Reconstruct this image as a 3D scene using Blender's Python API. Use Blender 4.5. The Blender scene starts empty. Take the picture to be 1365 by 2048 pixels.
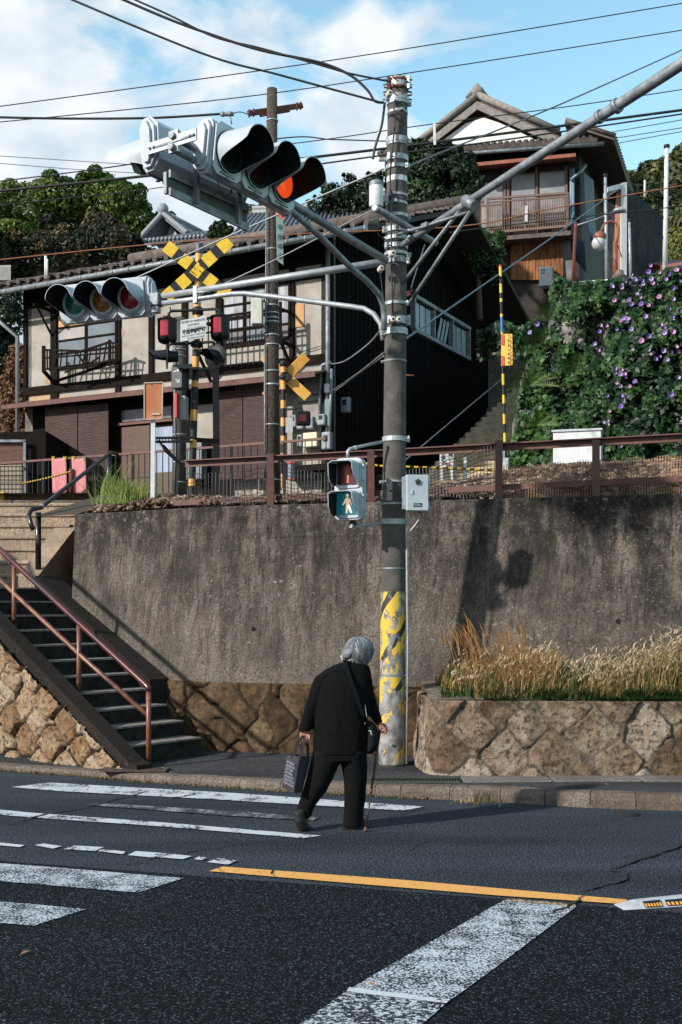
import bpy, bmesh, math, random
import numpy as np
from mathutils import Vector, Matrix, Euler
random.seed(7); rng = np.random.default_rng(11)
SC = bpy.context.scene
COL = SC.collection
# ---------------------------------------------------------------- camera
F = 2300.0; CX = 682.5; HY = 1215.0; EYE = 1.6
cd = bpy.data.cameras.new('camera'); cam = bpy.data.objects.new('camera', cd); COL.objects.link(cam)
cd.sensor_fit = 'VERTICAL'; cd.sensor_height = 36.0; cd.lens = F/2048*36.0
cd.shift_y = (HY-1024)/2048.0
cd.clip_start = .1; cd.clip_end = 4000
cam.location = (0, 0, EYE); cam.rotation_euler = (math.radians(90), 0, 0)
SC.camera = cam
# ---------------------------------------------------------------- sun and sky
SUN = Vector((-.83, -.56, 0)).normalized()
EL = math.radians(28)
sdir = Vector((SUN.x*math.cos(EL), SUN.y*math.cos(EL), math.sin(EL)))
ld = bpy.data.lights.new('sun', 'SUN'); ld.energy = 5.0; ld.angle = math.radians(1.6); ld.color = (1, .935, .85)
sun = bpy.data.objects.new('sun', ld); COL.objects.link(sun)
sun.rotation_euler = sdir.to_track_quat('Z', 'Y').to_euler(); sun.location = (-20, -20, 30)
wd = bpy.data.worlds.new('World'); SC.world = wd; wd.use_nodes = True
nt = wd.node_tree; nt.nodes.clear()
def wn(t, **k):
    n = nt.nodes.new(t)
    for a, b in k.items(): setattr(n, a, b)
    return n
wo = wn('ShaderNodeOutputWorld'); bg = wn('ShaderNodeBackground'); bg.inputs[1].default_value = .05
sky = wn('ShaderNodeTexSky', sky_type='NISHITA'); sky.sun_disc = False; sky.sun_elevation = EL
sky.sun_rotation = math.atan2(sdir.x, sdir.y); sky.air_density = 1.0; sky.dust_density = .3; sky.ozone_density = 1.5
tc = wn('ShaderNodeTexCoord'); mp = wn('ShaderNodeMapping'); mp.inputs['Scale'].default_value = (2.6, 2.6, 4.2); mp.inputs['Location'].default_value = (.35, .2, .15)
n1 = wn('ShaderNodeTexNoise'); n1.inputs['Scale'].default_value = 3.1; n1.inputs['Detail'].default_value = 9; n1.inputs['Roughness'].default_value = .52; n1.inputs['Distortion'].default_value = .25
sx = wn('ShaderNodeSeparateXYZ')
m1 = wn('ShaderNodeMath', operation='MULTIPLY_ADD'); m1.inputs[1].default_value = -.55; 
m2 = wn('ShaderNodeMath', operation='MULTIPLY_ADD'); m2.inputs[1].default_value = -.32
m3 = wn('ShaderNodeMath', operation='ADD')
cr = wn('ShaderNodeValToRGB'); cr.color_ramp.elements[0].position = .43; cr.color_ramp.elements[1].position = .55
mx = wn('ShaderNodeMix', data_type='RGBA')
tint = wn('ShaderNodeMix', data_type='RGBA', blend_type='MULTIPLY'); tint.inputs[0].default_value = 1; tint.inputs[7].default_value = (4.4, 5.0, 4.1, 1)
L = nt.links.new
L(tc.outputs['Generated'], mp.inputs[0]); L(mp.outputs[0], n1.inputs['Vector']); L(tc.outputs['Generated'], sx.inputs[0])
L(sx.outputs['X'], m1.inputs[0]); L(n1.outputs['Fac'], m1.inputs[2])
L(sx.outputs['Z'], m2.inputs[0]); L(m1.outputs[0], m2.inputs[2])
L(m2.outputs[0], m3.inputs[0]); m3.inputs[1].default_value = .105
L(m3.outputs[0], cr.inputs[0]); L(cr.outputs[0], mx.inputs[0])
L(sky.outputs[0], tint.inputs[6]); L(tint.outputs[2], mx.inputs[6])
n2 = wn('ShaderNodeTexNoise'); n2.inputs['Scale'].default_value = 5; n2.inputs['Detail'].default_value = 6
L(mp.outputs[0], n2.inputs['Vector'])
cr2 = wn('ShaderNodeValToRGB'); cr2.color_ramp.elements[0].position = .35; cr2.color_ramp.elements[1].position = .62
cr2.color_ramp.elements[0].color = (9.0, 11.0, 12.8, 1); cr2.color_ramp.elements[1].color = (14.2, 14.8, 15.2, 1)
L(n2.outputs['Fac'], cr2.inputs[0]); L(cr2.outputs[0], mx.inputs[7])
L(mx.outputs[2], bg.inputs[0]); L(bg.outputs[0], wo.inputs[0])
SC.view_settings.view_transform = 'Standard'; SC.view_settings.look = 'None'
SC.view_settings.gamma = 1; SC.view_settings.exposure = 0.45
# ---------------------------------------------------------------- coordinates
def W(px, py, d): return Vector(((px-CX)/F*d, d, EYE+(HY-py)/F*d))
def G(px, py, z=0):
    d = (EYE-z)*F/(py-HY); return Vector(((px-CX)/F*d, d, z))
V = Vector
# ---------------------------------------------------------------- objects
ORG = {}
def tag(o, label=None, cat=None, group=None, kind=None):
    if label: o['label'] = label
    if cat: o['category'] = cat
    if group: o['group'] = group
    if kind: o['kind'] = kind
    return o
def thing(name, label, cat, loc=(0, 0, 0), group=None):
    o = bpy.data.objects.new(name, None); COL.objects.link(o); o.empty_display_size = .2
    o.location = loc; ORG[o.name] = V(loc); tag(o, label, cat, group); return o
class MB:
    def __init__(s): s.v = []; s.f = []; s.m = []; s.s = []; s.cm = 0
    def face(s, pts, smooth=False):
        b = len(s.v); s.v += [V(p) for p in pts]; s.f.append(tuple(range(b, b+len(pts)))); s.m.append(s.cm); s.s.append(smooth)
    def mesh(s, vs, fs, smooth=False):
        b = len(s.v); s.v += [V(p) for p in vs]
        for f in fs: s.f.append(tuple(b+i for i in f)); s.m.append(s.cm); s.s.append(smooth)
        return s
    def hexa(s, p):  # 8 points: bottom 4 ccw, top 4
        return s.mesh(p, [(3, 2, 1, 0), (4, 5, 6, 7), (0, 1, 5, 4), (1, 2, 6, 5), (2, 3, 7, 6), (3, 0, 4, 7)])
    def box(s, c, sz, R=None):
        c = V(c); h = [x/2 for x in sz]
        P = [V((a*h[0], b*h[1], d*h[2])) for d in (-1, 1) for a, b in ((-1, -1), (1, -1), (1, 1), (-1, 1))]
        if R is not None: P = [R @ p for p in P]
        return s.hexa([c+p for p in P])
    def frame(s, c, x, y, z, sx, sy, sz):  # box along axes
        x = V(x).normalized(); y = V(y).normalized(); z = V(z).normalized(); c = V(c)
        P = [c+x*a*sx/2+y*b*sy/2+z*d*sz/2 for d in (-1, 1) for a, b in ((-1, -1), (1, -1), (1, 1), (-1, 1))]
        return s.hexa(P)
    def beam(s, a, b, w, h=None, up=(0, 0, 1)):
        a = V(a); b = V(b); h = h or w; d = (b-a); l = d.length; d.normalize(); u = V(up)
        if abs(d.dot(u)) > .98: u = V((0, 1, 0))
        x = d.cross(u).normalized(); y = x.cross(d)
        return s.frame((a+b)/2, d, x, y, l, w, h)
    def tube(s, pts, r, n=8, smooth=True, cap=True):
        pts = [V(p) for p in pts]; N = len(pts)
        rs = r if hasattr(r, '__len__') else [r]*N
        vs = []; prev = None
        for i, p in enumerate(pts):
            d = (pts[min(i+1, N-1)]-pts[max(i-1, 0)]).normalized()
            if prev is None:
                u = V((0, 0, 1)) if abs(d.z) < .9 else V((0, 1, 0))
                x = d.cross(u).normalized()
            else:
                x = (prev-d*prev.dot(d)).normalized()
            prev = x; y = d.cross(x)
            for k in range(n):
                a = 2*math.pi*k/n; vs.append(p+(x*math.cos(a)+y*math.sin(a))*rs[i])
        b = len(s.v); s.v += vs
        for i in range(N-1):
            for k in range(n):
                k2 = (k+1) % n
                s.f.append((b+i*n+k, b+i*n+k2, b+(i+1)*n+k2, b+(i+1)*n+k)); s.m.append(s.cm); s.s.append(smooth)
        if cap:
            s.f.append(tuple(b+k for k in reversed(range(n)))); s.m.append(s.cm); s.s.append(False)
            s.f.append(tuple(b+(N-1)*n+k for k in range(n))); s.m.append(s.cm); s.s.append(False)
        return s
    def lathe(s, prof, o=(0, 0, 0), ax=(0, 0, 1), n=20, smooth=True, a0=0, a1=2*math.pi):
        o = V(o); ax = V(ax).normalized(); u = V((0, 0, 1)) if abs(ax.z) < .9 else V((0, 1, 0))
        x = ax.cross(u).normalized(); y = ax.cross(x); full = abs(a1-a0-2*math.pi) < 1e-4; nn = n if full else n+1
        b = len(s.v)
        for (r, t) in prof:
            for k in range(nn):
                a = a0+(a1-a0)*k/n; s.v.append(o+ax*t+(x*math.cos(a)+y*math.sin(a))*r)
        for i in range(len(prof)-1):
            for k in range(n):
                k2 = (k+1) % nn
                s.f.append((b+i*nn+k, b+i*nn+k2, b+(i+1)*nn+k2, b+(i+1)*nn+k)); s.m.append(s.cm); s.s.append(smooth)
        return s
    def prism(s, poly, ext):
        poly = [V(p) for p in poly]; e = V(ext); n = len(poly)
        return s.mesh(poly+[p+e for p in poly], [tuple(reversed(range(n))), tuple(range(n, 2*n))]+[(i, (i+1) % n, n+(i+1) % n, n+i) for i in range(n)])
    def ball(s, c, r, n=12):
        rr = r if hasattr(r, '__len__') else (r, r, r); c = V(c); vs = []; fs = []
        m = n//2
        for i in range(m+1):
            t = math.pi*i/m
            for k in range(n):
                a = 2*math.pi*k/n; vs.append(c+V((math.sin(t)*math.cos(a)*rr[0], math.sin(t)*math.sin(a)*rr[1], math.cos(t)*rr[2])))
        for i in range(m):
            for k in range(n): fs.append((i*n+k, (i+1)*n+k, (i+1)*n+(k+1) % n, i*n+(k+1) % n))
        return s.mesh(vs, fs, True)
    def build(s, name, mats, parent=None, label=None, org=None, bevel=0, group=None):
        if parent is not None: o0 = ORG[parent.name]
        else: o0 = V(org) if org is not None else V((0, 0, 0))
        me = bpy.data.meshes.new(name)
        me.from_pydata([tuple(p-o0) for p in s.v], [], s.f)
        if not isinstance(mats, (list, tuple)): mats = [mats]
        for m in mats: me.materials.append(m)
        me.polygons.foreach_set('material_index', s.m); me.polygons.foreach_set('use_smooth', s.s)
        me.update()
        o = bpy.data.objects.new(name, me); COL.objects.link(o)
        if parent is not None: o.parent = parent
        else: o.location = o0
        ORG[o.name] = o0
        if label: o['label'] = label
        if group: o['group'] = group
        if bevel:
            bv = o.modifiers.new('bevel', 'BEVEL'); bv.width = bevel; bv.segments = 2; bv.limit_method = 'ANGLE'; bv.angle_limit = .6
        return o
def copy_tree(o, parent=None):
    c = o.copy(); COL.objects.link(c)
    if parent is not None: c.parent = parent
    for ch in [x for x in bpy.data.objects if x.parent == o and x is not c]: copy_tree(ch, c)
    return c
def np_mesh(name, verts, faces, mats, parent=None, org=None, smooth=False, attrs=None, midx=None):
    verts = np.asarray(verts, dtype=np.float64); faces = np.asarray(faces, dtype=np.int32)
    o0 = ORG[parent.name] if parent is not None else (V(org) if org is not None else V((0, 0, 0)))
    verts = verts-np.array(o0)
    me = bpy.data.meshes.new(name); nv = len(verts); nf, k = faces.shape
    me.vertices.add(nv); me.vertices.foreach_set('co', verts.astype(np.float32).ravel())
    me.loops.add(nf*k); me.loops.foreach_set('vertex_index', faces.ravel())
    me.polygons.add(nf); me.polygons.foreach_set('loop_start', np.arange(0, nf*k, k, dtype=np.int32)); me.polygons.foreach_set('loop_total', np.full(nf, k, dtype=np.int32))
    if not isinstance(mats, (list, tuple)): mats = [mats]
    for m in mats: me.materials.append(m)
    me.update(calc_edges=True)
    if midx is not None: me.polygons.foreach_set('material_index', midx.astype(np.int32))
    if smooth: me.polygons.foreach_set('use_smooth', np.ones(nf, dtype=bool))
    for an, av in (attrs or {}).items():
        a = me.attributes.new(an, 'FLOAT', 'POINT'); a.data.foreach_set('value', np.asarray(av, dtype=np.float32))
    o = bpy.data.objects.new(name, me); COL.objects.link(o)
    if parent is not None: o.parent = parent
    else: o.location = o0
    ORG[o.name] = o0
    return o
# numpy value noise
_perm = rng.random((64, 64, 64))
def vnoise(p):
    p = np.asarray(p); i = np.floor(p).astype(int); f = p-i; f = f*f*(3-2*f); r = 0
    for dx in (0, 1):
        for dy in (0, 1):
            for dz in (0, 1):
                w = (f[..., 0] if dx else 1-f[..., 0])*(f[..., 1] if dy else 1-f[..., 1])*(f[..., 2] if dz else 1-f[..., 2])
                r = r+w*_perm[(i[..., 0]+dx) % 64, (i[..., 1]+dy) % 64, (i[..., 2]+dz) % 64]
    return r
def fbm(p, o=4):
    s = 0; a = .5
    for k in range(o): s = s+a*vnoise(np.asarray(p)*(2**k)+k*7.3); a *= .5
    return s/(1-.5**o)
# ---------------------------------------------------------------- materials
MATS = {}
def nodes(name):
    m = bpy.data.materials.new(name); m.use_nodes = True; t = m.node_tree; b = t.nodes['Principled BSDF']; return m, t, b
ALB = .74
def rgb(c): return (c[0]*ALB, c[1]*ALB, c[2]*ALB, 1)
def mat(name, c, rough=.7, metal=0, c2=None, scale=6, lo=.4, hi=.62, bump=0, bscale=80, vec=(1, 1, 1), coord='Object', emit=None, estr=1, spec=.5, detail=8, c3=None, s3=1.2, lo3=.5, hi3=.7):
    if name in MATS: return MATS[name]
    m, t, b = nodes(name); N = t.nodes.new; Lk = t.links.new
    b.inputs['Roughness'].default_value = rough; b.inputs['Metallic'].default_value = metal
    b.inputs['Specular IOR Level'].default_value = spec
    b.inputs['Base Color'].default_value = rgb(c)
    tcn = N('ShaderNodeTexCoord'); mpn = N('ShaderNodeMapping'); mpn.inputs['Scale'].default_value = vec; Lk(tcn.outputs[coord], mpn.inputs[0])
    out = None
    if c2 is not None:
        nn = N('ShaderNodeTexNoise'); nn.inputs['Scale'].default_value = scale; nn.inputs['Detail'].default_value = detail; nn.inputs['Roughness'].default_value = .6
        Lk(mpn.outputs[0], nn.inputs['Vector'])
        r = N('ShaderNodeValToRGB'); r.color_ramp.elements[0].position = lo; r.color_ramp.elements[1].position = hi
        r.color_ramp.elements[0].color = rgb(c); r.color_ramp.elements[1].color = rgb(c2); Lk(nn.outputs['Fac'], r.inputs[0]); out = r.outputs[0]
        if c3 is not None:
            n3 = N('ShaderNodeTexNoise'); n3.inputs['Scale'].default_value = s3; n3.inputs['Detail'].default_value = 6; n3.inputs['Roughness'].default_value = .65
            Lk(tcn.outputs[coord], n3.inputs['Vector'])
            r3 = N('ShaderNodeMapRange'); r3.inputs[1].default_value = lo3; r3.inputs[2].default_value = hi3; Lk(n3.outputs['Fac'], r3.inputs[0])
            mm = N('ShaderNodeMix'); mm.data_type = 'RGBA'; Lk(r3.outputs[0], mm.inputs[0]); Lk(out, mm.inputs[6]); mm.inputs[7].default_value = rgb(c3); out = mm.outputs[2]
        Lk(out, b.inputs['Base Color'])
    if bump:
        nb = N('ShaderNodeTexNoise'); nb.inputs['Scale'].default_value = bscale; nb.inputs['Detail'].default_value = 4; Lk(tcn.outputs[coord], nb.inputs['Vector'])
        bp = N('ShaderNodeBump'); bp.inputs['Strength'].default_value = bump; bp.inputs['Distance'].default_value = .02; Lk(nb.outputs['Fac'], bp.inputs['Height']); Lk(bp.outputs[0], b.inputs['Normal'])
    if emit is not None:
        b.inputs['Emission Color'].default_value = (*emit, 1); b.inputs['Emission Strength'].default_value = estr
    MATS[name] = m; return m
def attr_mat(name, stops, attr='tint', rough=.6, spec=.3, sub=0, trans=0, noise=0):
    if name in MATS: return MATS[name]
    m, t, b = nodes(name); N = t.nodes.new; Lk = t.links.new
    a = N('ShaderNodeAttribute'); a.attribute_name = attr
    r = N('ShaderNodeValToRGB'); e = r.color_ramp.elements
    for i, (p, c) in enumerate(stops):
        if i < 2: e[i].position = p; e[i].color = rgb(c)
        else: q = e.new(p); q.color = rgb(c)
    Lk(a.outputs['Fac'], r.inputs[0]); Lk(r.outputs[0], b.inputs['Base Color'])
    b.inputs['Roughness'].default_value = rough; b.inputs['Specular IOR Level'].default_value = spec
    if trans:
        o = t.nodes['Material Output']; tr = N('ShaderNodeBsdfTranslucent'); ms = N('ShaderNodeMixShader'); ms.inputs[0].default_value = trans
        Lk(r.outputs[0], tr.inputs[0]); Lk(b.outputs[0], ms.inputs[1]); Lk(tr.outputs[0], ms.inputs[2]); Lk(ms.outputs[0], o.inputs[0])
    MATS[name] = m; return m
def text_mesh(mb, s, o, x, y, size, align='LEFT', sx=1.0, bold=0.0):
    """writing laid on a plate: origin o, reading direction x, up y"""
    c = bpy.data.curves.new('writing', 'FONT'); c.body = s; c.size = size; c.align_x = align; c.offset = bold; c.resolution_u = 3
    ob = bpy.data.objects.new('writing', c); COL.objects.link(ob)
    bpy.context.view_layer.update()
    me = ob.evaluated_get(bpy.context.evaluated_depsgraph_get()).to_mesh()
    x = V(x).normalized(); y = V(y).normalized(); o = V(o)
    mb.mesh([o+x*v.co.x*sx+y*v.co.y for v in me.vertices], [tuple(p.vertices) for p in me.polygons])
    bpy.data.objects.remove(ob); bpy.data.curves.remove(c)
# ================================================================ materials of the setting
def asphalt(name, dark, mid, light, sc=120, p=(.42, .60, .68), rough=.85, patch=None, bump=.5, spec=.12):
    m, t, b = nodes(name); N = t.nodes.new; Lk = t.links.new
    tcn = N('ShaderNodeTexCoord')
    nn = N('ShaderNodeTexNoise'); nn.inputs['Scale'].default_value = sc; nn.inputs['Detail'].default_value = 3; nn.inputs['Roughness'].default_value = .7
    Lk(tcn.outputs['Object'], nn.inputs['Vector'])
    r = N('ShaderNodeValToRGB'); e = r.color_ramp.elements; e[0].position = p[0]; e[0].color = rgb(dark); e[1].position = p[1]; e[1].color = rgb(mid)
    q = e.new(p[2]); q.color = rgb(light); Lk(nn.outputs['Fac'], r.inputs[0]); out = r.outputs[0]
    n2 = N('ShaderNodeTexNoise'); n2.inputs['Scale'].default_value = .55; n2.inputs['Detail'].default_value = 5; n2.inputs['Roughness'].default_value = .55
    mp2 = N('ShaderNodeMapping'); mp2.inputs['Rotation'].default_value = (0, 0, .36); mp2.inputs['Scale'].default_value = (.5, 2.3, 1); Lk(tcn.outputs['Object'], mp2.inputs[0]); Lk(mp2.outputs[0], n2.inputs['Vector'])  # stretched noise puts soft light and dark shade bands into the asphalt
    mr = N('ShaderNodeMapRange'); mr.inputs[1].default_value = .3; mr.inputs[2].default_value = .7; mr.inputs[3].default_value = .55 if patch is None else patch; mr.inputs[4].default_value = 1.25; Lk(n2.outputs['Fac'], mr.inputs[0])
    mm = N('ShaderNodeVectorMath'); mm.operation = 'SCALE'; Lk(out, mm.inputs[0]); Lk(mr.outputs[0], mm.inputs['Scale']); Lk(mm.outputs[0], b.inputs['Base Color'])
    b.inputs['Roughness'].default_value = rough; b.inputs['Specular IOR Level'].default_value = spec
    bp = N('ShaderNodeBump'); bp.inputs['Strength'].default_value = bump; bp.inputs['Distance'].default_value = .006; Lk(nn.outputs['Fac'], bp.inputs['Height']); Lk(bp.outputs[0], b.inputs['Normal'])
    MATS[name] = m; return m
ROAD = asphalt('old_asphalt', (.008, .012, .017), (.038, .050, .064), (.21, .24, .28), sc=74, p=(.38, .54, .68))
ROAD2 = asphalt('new_asphalt', (.0008, .0018, .0032), (.0055, .0092, .0140), (.15, .185, .22), sc=84, p=(.45, .57, .70), bump=1.0, patch=.7)
PAVE = asphalt('pavement_asphalt', (.018, .020, .023), (.055, .058, .064), (.20, .20, .21), sc=80, p=(.40, .54, .68))
def paint(name, col, under, wear=(.40, .50), sc=85, sc2=6, w2=.5):
    """road paint worn down to the asphalt beneath"""
    m, t, b = nodes(name); N = t.nodes.new; Lk = t.links.new
    tcn = N('ShaderNodeTexCoord'); a = N('ShaderNodeTexNoise'); a.inputs['Scale'].default_value = sc; a.inputs['Detail'].default_value = 3; a.inputs['Roughness'].default_value = .65
    c = N('ShaderNodeTexNoise'); c.inputs['Scale'].default_value = sc2; c.inputs['Detail'].default_value = 5
    Lk(tcn.outputs['Object'], a.inputs['Vector']); Lk(tcn.outputs['Object'], c.inputs['Vector'])
    ad = N('ShaderNodeMath'); ad.operation = 'MULTIPLY_ADD'; Lk(c.outputs['Fac'], ad.inputs[0]); ad.inputs[1].default_value = w2; Lk(a.outputs['Fac'], ad.inputs[2])
    mr = N('ShaderNodeMapRange'); mr.inputs[1].default_value = wear[0]+w2*.5; mr.inputs[2].default_value = wear[1]+w2*.5; Lk(ad.outputs[0], mr.inputs[0])
    x = N('ShaderNodeMix'); x.data_type = 'RGBA'; Lk(mr.outputs[0], x.inputs[0]); x.inputs[6].default_value = rgb(under); x.inputs[7].default_value = rgb(col)
    Lk(x.outputs[2], b.inputs['Base Color']); b.inputs['Roughness'].default_value = .75; b.inputs['Specular IOR Level'].default_value = .3
    MATS[name] = m; return m
WHITE_WORN = paint('worn_white_paint', (.55, .61, .68), (.012, .017, .023), wear=(.46, .55), sc=85, w2=.4)
WHITE_OLD = paint('old_white_paint', (.55, .60, .65), (.035, .045, .058), wear=(.37, .43), sc=40, sc2=5, w2=.9)
WHITE_FAINT = paint('faint_white_paint', (.26, .29, .32), (.035, .045, .058), wear=(.50, .62), sc=40, sc2=4, w2=1.0)
ORANGE_PAINT = paint('orange_line_paint', (.78, .40, .11), (.12, .09, .06), wear=(.30, .37), sc=50, w2=.5)
def concrete(name, base, dark, light, streak=.8, zlo=.8, zhi=2.7, green=None):
    m, t, b = nodes(name); N = t.nodes.new; Lk = t.links.new
    tcn = N('ShaderNodeTexCoord')
    def noise(sc, vec=(1, 1, 1), det=7, ro=.6, dist=0):
        mp = N('ShaderNodeMapping'); mp.inputs['Scale'].default_value = vec; Lk(tcn.outputs['Object'], mp.inputs[0])
        n = N('ShaderNodeTexNoise'); n.inputs['Scale'].default_value = sc; n.inputs['Detail'].default_value = det; n.inputs['Roughness'].default_value = ro; n.inputs['Distortion'].default_value = dist
        Lk(mp.outputs[0], n.inputs['Vector']); return n.outputs['Fac']
    def ramp(f, lo, hi, a=0, c=1):
        r = N('ShaderNodeMapRange'); r.inputs[1].default_value = lo; r.inputs[2].default_value = hi; r.inputs[3].default_value = a; r.inputs[4].default_value = c; Lk(f, r.inputs[0]); return r.outputs[0]
    def mix(f, a, c):
        x = N('ShaderNodeMix'); x.data_type = 'RGBA'; Lk(f, x.inputs[0])
        if isinstance(a, tuple): x.inputs[6].default_value = rgb(a)
        else: Lk(a, x.inputs[6])
        if isinstance(c, tuple): x.inputs[7].default_value = rgb(c)
        else: Lk(c, x.inputs[7])
        return x.outputs[2]
    def mul(a, c):
        x = N('ShaderNodeMath'); x.operation = 'MULTIPLY'; Lk(a, x.inputs[0]); Lk(c, x.inputs[1]) if not isinstance(c, (int, float)) else setattr(x.inputs[1], 'default_value', c); return x.outputs[0]
    o = mix(ramp(noise(1.4, det=9, ro=.7), .38, .62), base, tuple(.62*x for x in base))
    o = mix(ramp(noise(48, det=3, ro=.7), .47, .60, 0, .8), o, tuple(.34*x for x in base))
    sz = N('ShaderNodeSeparateXYZ'); Lk(tcn.outputs['Object'], sz.inputs[0])
    grad = ramp(sz.outputs['Z'], zlo, zhi, .25, 1.0)
    st = ramp(noise(1.1, (4.5, 4.5, .8), det=11, ro=.76, dist=.25), .44, .58, 0, streak*.8)
    big = ramp(noise(.55, (1, 1, .8), det=6), .30, .52)
    o = mix(mul(mul(st, grad), big), o, dark)
    st2 = ramp(noise(1.0, (26, 26, .55), det=8, ro=.7), .50, .64, 0, .8)
    o = mix(mul(st2, grad), o, dark)
    mold = ramp(noise(2.2, (1.6, 1.6, 1), det=11, ro=.78), .42, .56, 0, .9)
    o = mix(mul(mold, ramp(sz.outputs['Z'], zlo+(zhi-zlo)*.55, zhi+.2)), o, dark)
    xg = ramp(sz.outputs['X'], .3, 3.0, 0, .8); o = mix(mul(mul(xg, mold), ramp(sz.outputs['Z'], zlo, zhi*.7)), o, dark)
    if green: o = mix(ramp(noise(1.6, det=8), .56, .72, 0, .55), o, green)
    o = mix(mul(ramp(noise(42, det=3, ro=.7), .63, .70, 0, .75), ramp(noise(1.3), .42, .62, .15, 1)), o, light)
    o = mix(mul(ramp(noise(11, det=8, ro=.8), .57, .64, 0, .6), ramp(noise(.9), .52, .64)), o, light)
    Lk(o, b.inputs['Base Color']); b.inputs['Roughness'].default_value = .95; b.inputs['Specular IOR Level'].default_value = .15
    bp = N('ShaderNodeBump'); bp.inputs['Strength'].default_value = .9; bp.inputs['Distance'].default_value = .03
    Lk(noise(38, det=5, ro=.75), bp.inputs['Height']); Lk(bp.outputs[0], b.inputs['Normal'])
    MATS[name] = m; return m
CONC = concrete('stained_concrete', (.265, .222, .188), (.024, .021, .020), (.62, .56, .50), streak=1.0, zlo=.3, zhi=2.4)
CONC2 = concrete('step_concrete', (.78, .60, .44), (.18, .11, .07), (.6, .55, .48), streak=.7, zlo=0, zhi=3.2)
CONC3 = concrete('stringer_concrete', (.045, .038, .032), (.012, .012, .012), (.12, .11, .10), streak=.7, zlo=0, zhi=2)
KERBM = concrete('kerb_concrete', (.36, .30, .26), (.12, .09, .07), (.5, .46, .42), streak=.4, zlo=-1, zhi=.3)
def stone_mat(name, a, c, d, mortar):
    m, t, b = nodes(name); N = t.nodes.new; Lk = t.links.new
    at = N('ShaderNodeAttribute'); at.attribute_name = 'cell'; am = N('ShaderNodeAttribute'); am.attribute_name = 'mortar'
    r = N('ShaderNodeValToRGB'); e = r.color_ramp.elements; e[0].color = rgb(a); e[1].color = rgb(d); e[0].position = 0; e[1].position = 1; q = e.new(.5); q.color = rgb(c)
    tcn = N('ShaderNodeTexCoord'); n = N('ShaderNodeTexNoise'); n.inputs['Scale'].default_value = 8; n.inputs['Detail'].default_value = 10; n.inputs['Roughness'].default_value = .68; Lk(tcn.outputs['Object'], n.inputs['Vector'])
    s = N('ShaderNodeMath'); s.operation = 'MULTIPLY_ADD'; Lk(n.outputs['Fac'], s.inputs[0]); s.inputs[1].default_value = 2.2; s2 = N('ShaderNodeMath'); s2.operation = 'MULTIPLY_ADD'; Lk(at.outputs['Fac'], s2.inputs[0]); s2.inputs[1].default_value = .8; s2.inputs[2].default_value = -1.05; Lk(s2.outputs[0], s.inputs[2])
    Lk(s.outputs[0], r.inputs[0])
    n2 = N('ShaderNodeTexNoise'); n2.inputs['Scale'].default_value = 22; n2.inputs['Detail'].default_value = 6; n2.inputs['Roughness'].default_value = .7; Lk(tcn.outputs['Object'], n2.inputs['Vector'])
    mr = N('ShaderNodeMapRange'); mr.inputs[1].default_value = .50; mr.inputs[2].default_value = .60; mr.inputs[4].default_value = .85; Lk(n2.outputs['Fac'], mr.inputs[0])
    x = N('ShaderNodeMix'); x.data_type = 'RGBA'; Lk(mr.outputs[0], x.inputs[0]); Lk(r.outputs[0], x.inputs[6]); x.inputs[7].default_value = rgb((.05, .035, .02))
    y = N('ShaderNodeMix'); y.data_type = 'RGBA'; Lk(am.outputs['Fac'], y.inputs[0]); Lk(x.outputs[2], y.inputs[6]); y.inputs[7].default_value = rgb(mortar)
    Lk(y.outputs[2], b.inputs['Base Color']); b.inputs['Roughness'].default_value = .93; b.inputs['Specular IOR Level'].default_value = .15
    bp = N('ShaderNodeBump'); bp.inputs['Strength'].default_value = .9; bp.inputs['Distance'].default_value = .03; Lk(n2.outputs['Fac'], bp.inputs['Height']); Lk(bp.outputs[0], b.inputs['Normal'])
    MATS[name] = m; return m
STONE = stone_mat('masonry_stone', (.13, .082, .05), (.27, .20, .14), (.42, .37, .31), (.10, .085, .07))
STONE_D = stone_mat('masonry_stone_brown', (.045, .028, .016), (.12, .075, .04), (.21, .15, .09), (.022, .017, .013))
STONE_L = stone_mat('masonry_stone_tan', (.24, .14, .075), (.38, .27, .175), (.46, .37, .28), (.09, .07, .05))
SOIL = mat('soil', (.10, .075, .05), .95, c2=(.26, .21, .16), scale=14, bump=1, bscale=60)
BALLASTM = attr_mat('ballast_stone', [(0, (.04, .026, .018)), (1, (.38, .28, .21)), (.5, (.13, .08, .052))], 'tint', rough=.9)
# ================================================================ the ground
def struct(o, label=None): o['kind'] = 'structure'; return o
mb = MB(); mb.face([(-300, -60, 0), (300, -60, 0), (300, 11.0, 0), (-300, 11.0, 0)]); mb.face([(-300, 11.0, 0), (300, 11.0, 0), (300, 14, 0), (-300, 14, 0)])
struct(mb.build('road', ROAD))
# the newer, darker asphalt of the near lane: its far edge runs just in front of the centre line
def line_px(p0, p1, xs):
    a = G(*p0); b = G(*p1); d = (b-a)/(b.x-a.x); return [a+d*(x-a.x) for x in xs]
e = line_px((400, 1753), (1250, 1818), (-40, 30))
mb = MB(); mb.face([(-40, -30, .004), (30, -30, .004), (e[1].x, e[1].y, .004), (e[0].x, e[0].y, .004)]); struct(mb.build('near_lane', ROAD2))
def rm(name, px, m, z=.009, noise=0):
    pts = [G(x, y, z) for x, y in px]
    mb = MB(); mb.face(pts[::-1] if (pts[1]-pts[0]).cross(pts[2]-pts[0]).z < 0 else pts); o = mb.build(name, m); return struct(o)
rm('crosswalk_stripe', [(23, 1574), (99, 1565), (470, 1586), (848, 1613), (808, 1621), (420, 1598), (120, 1582)], WHITE_OLD)
rm('crosswalk_stripe', [(170, 1609), (200, 1606), (470, 1622), (640, 1635), (625, 1641), (440, 1630)], WHITE_FAINT)
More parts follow.
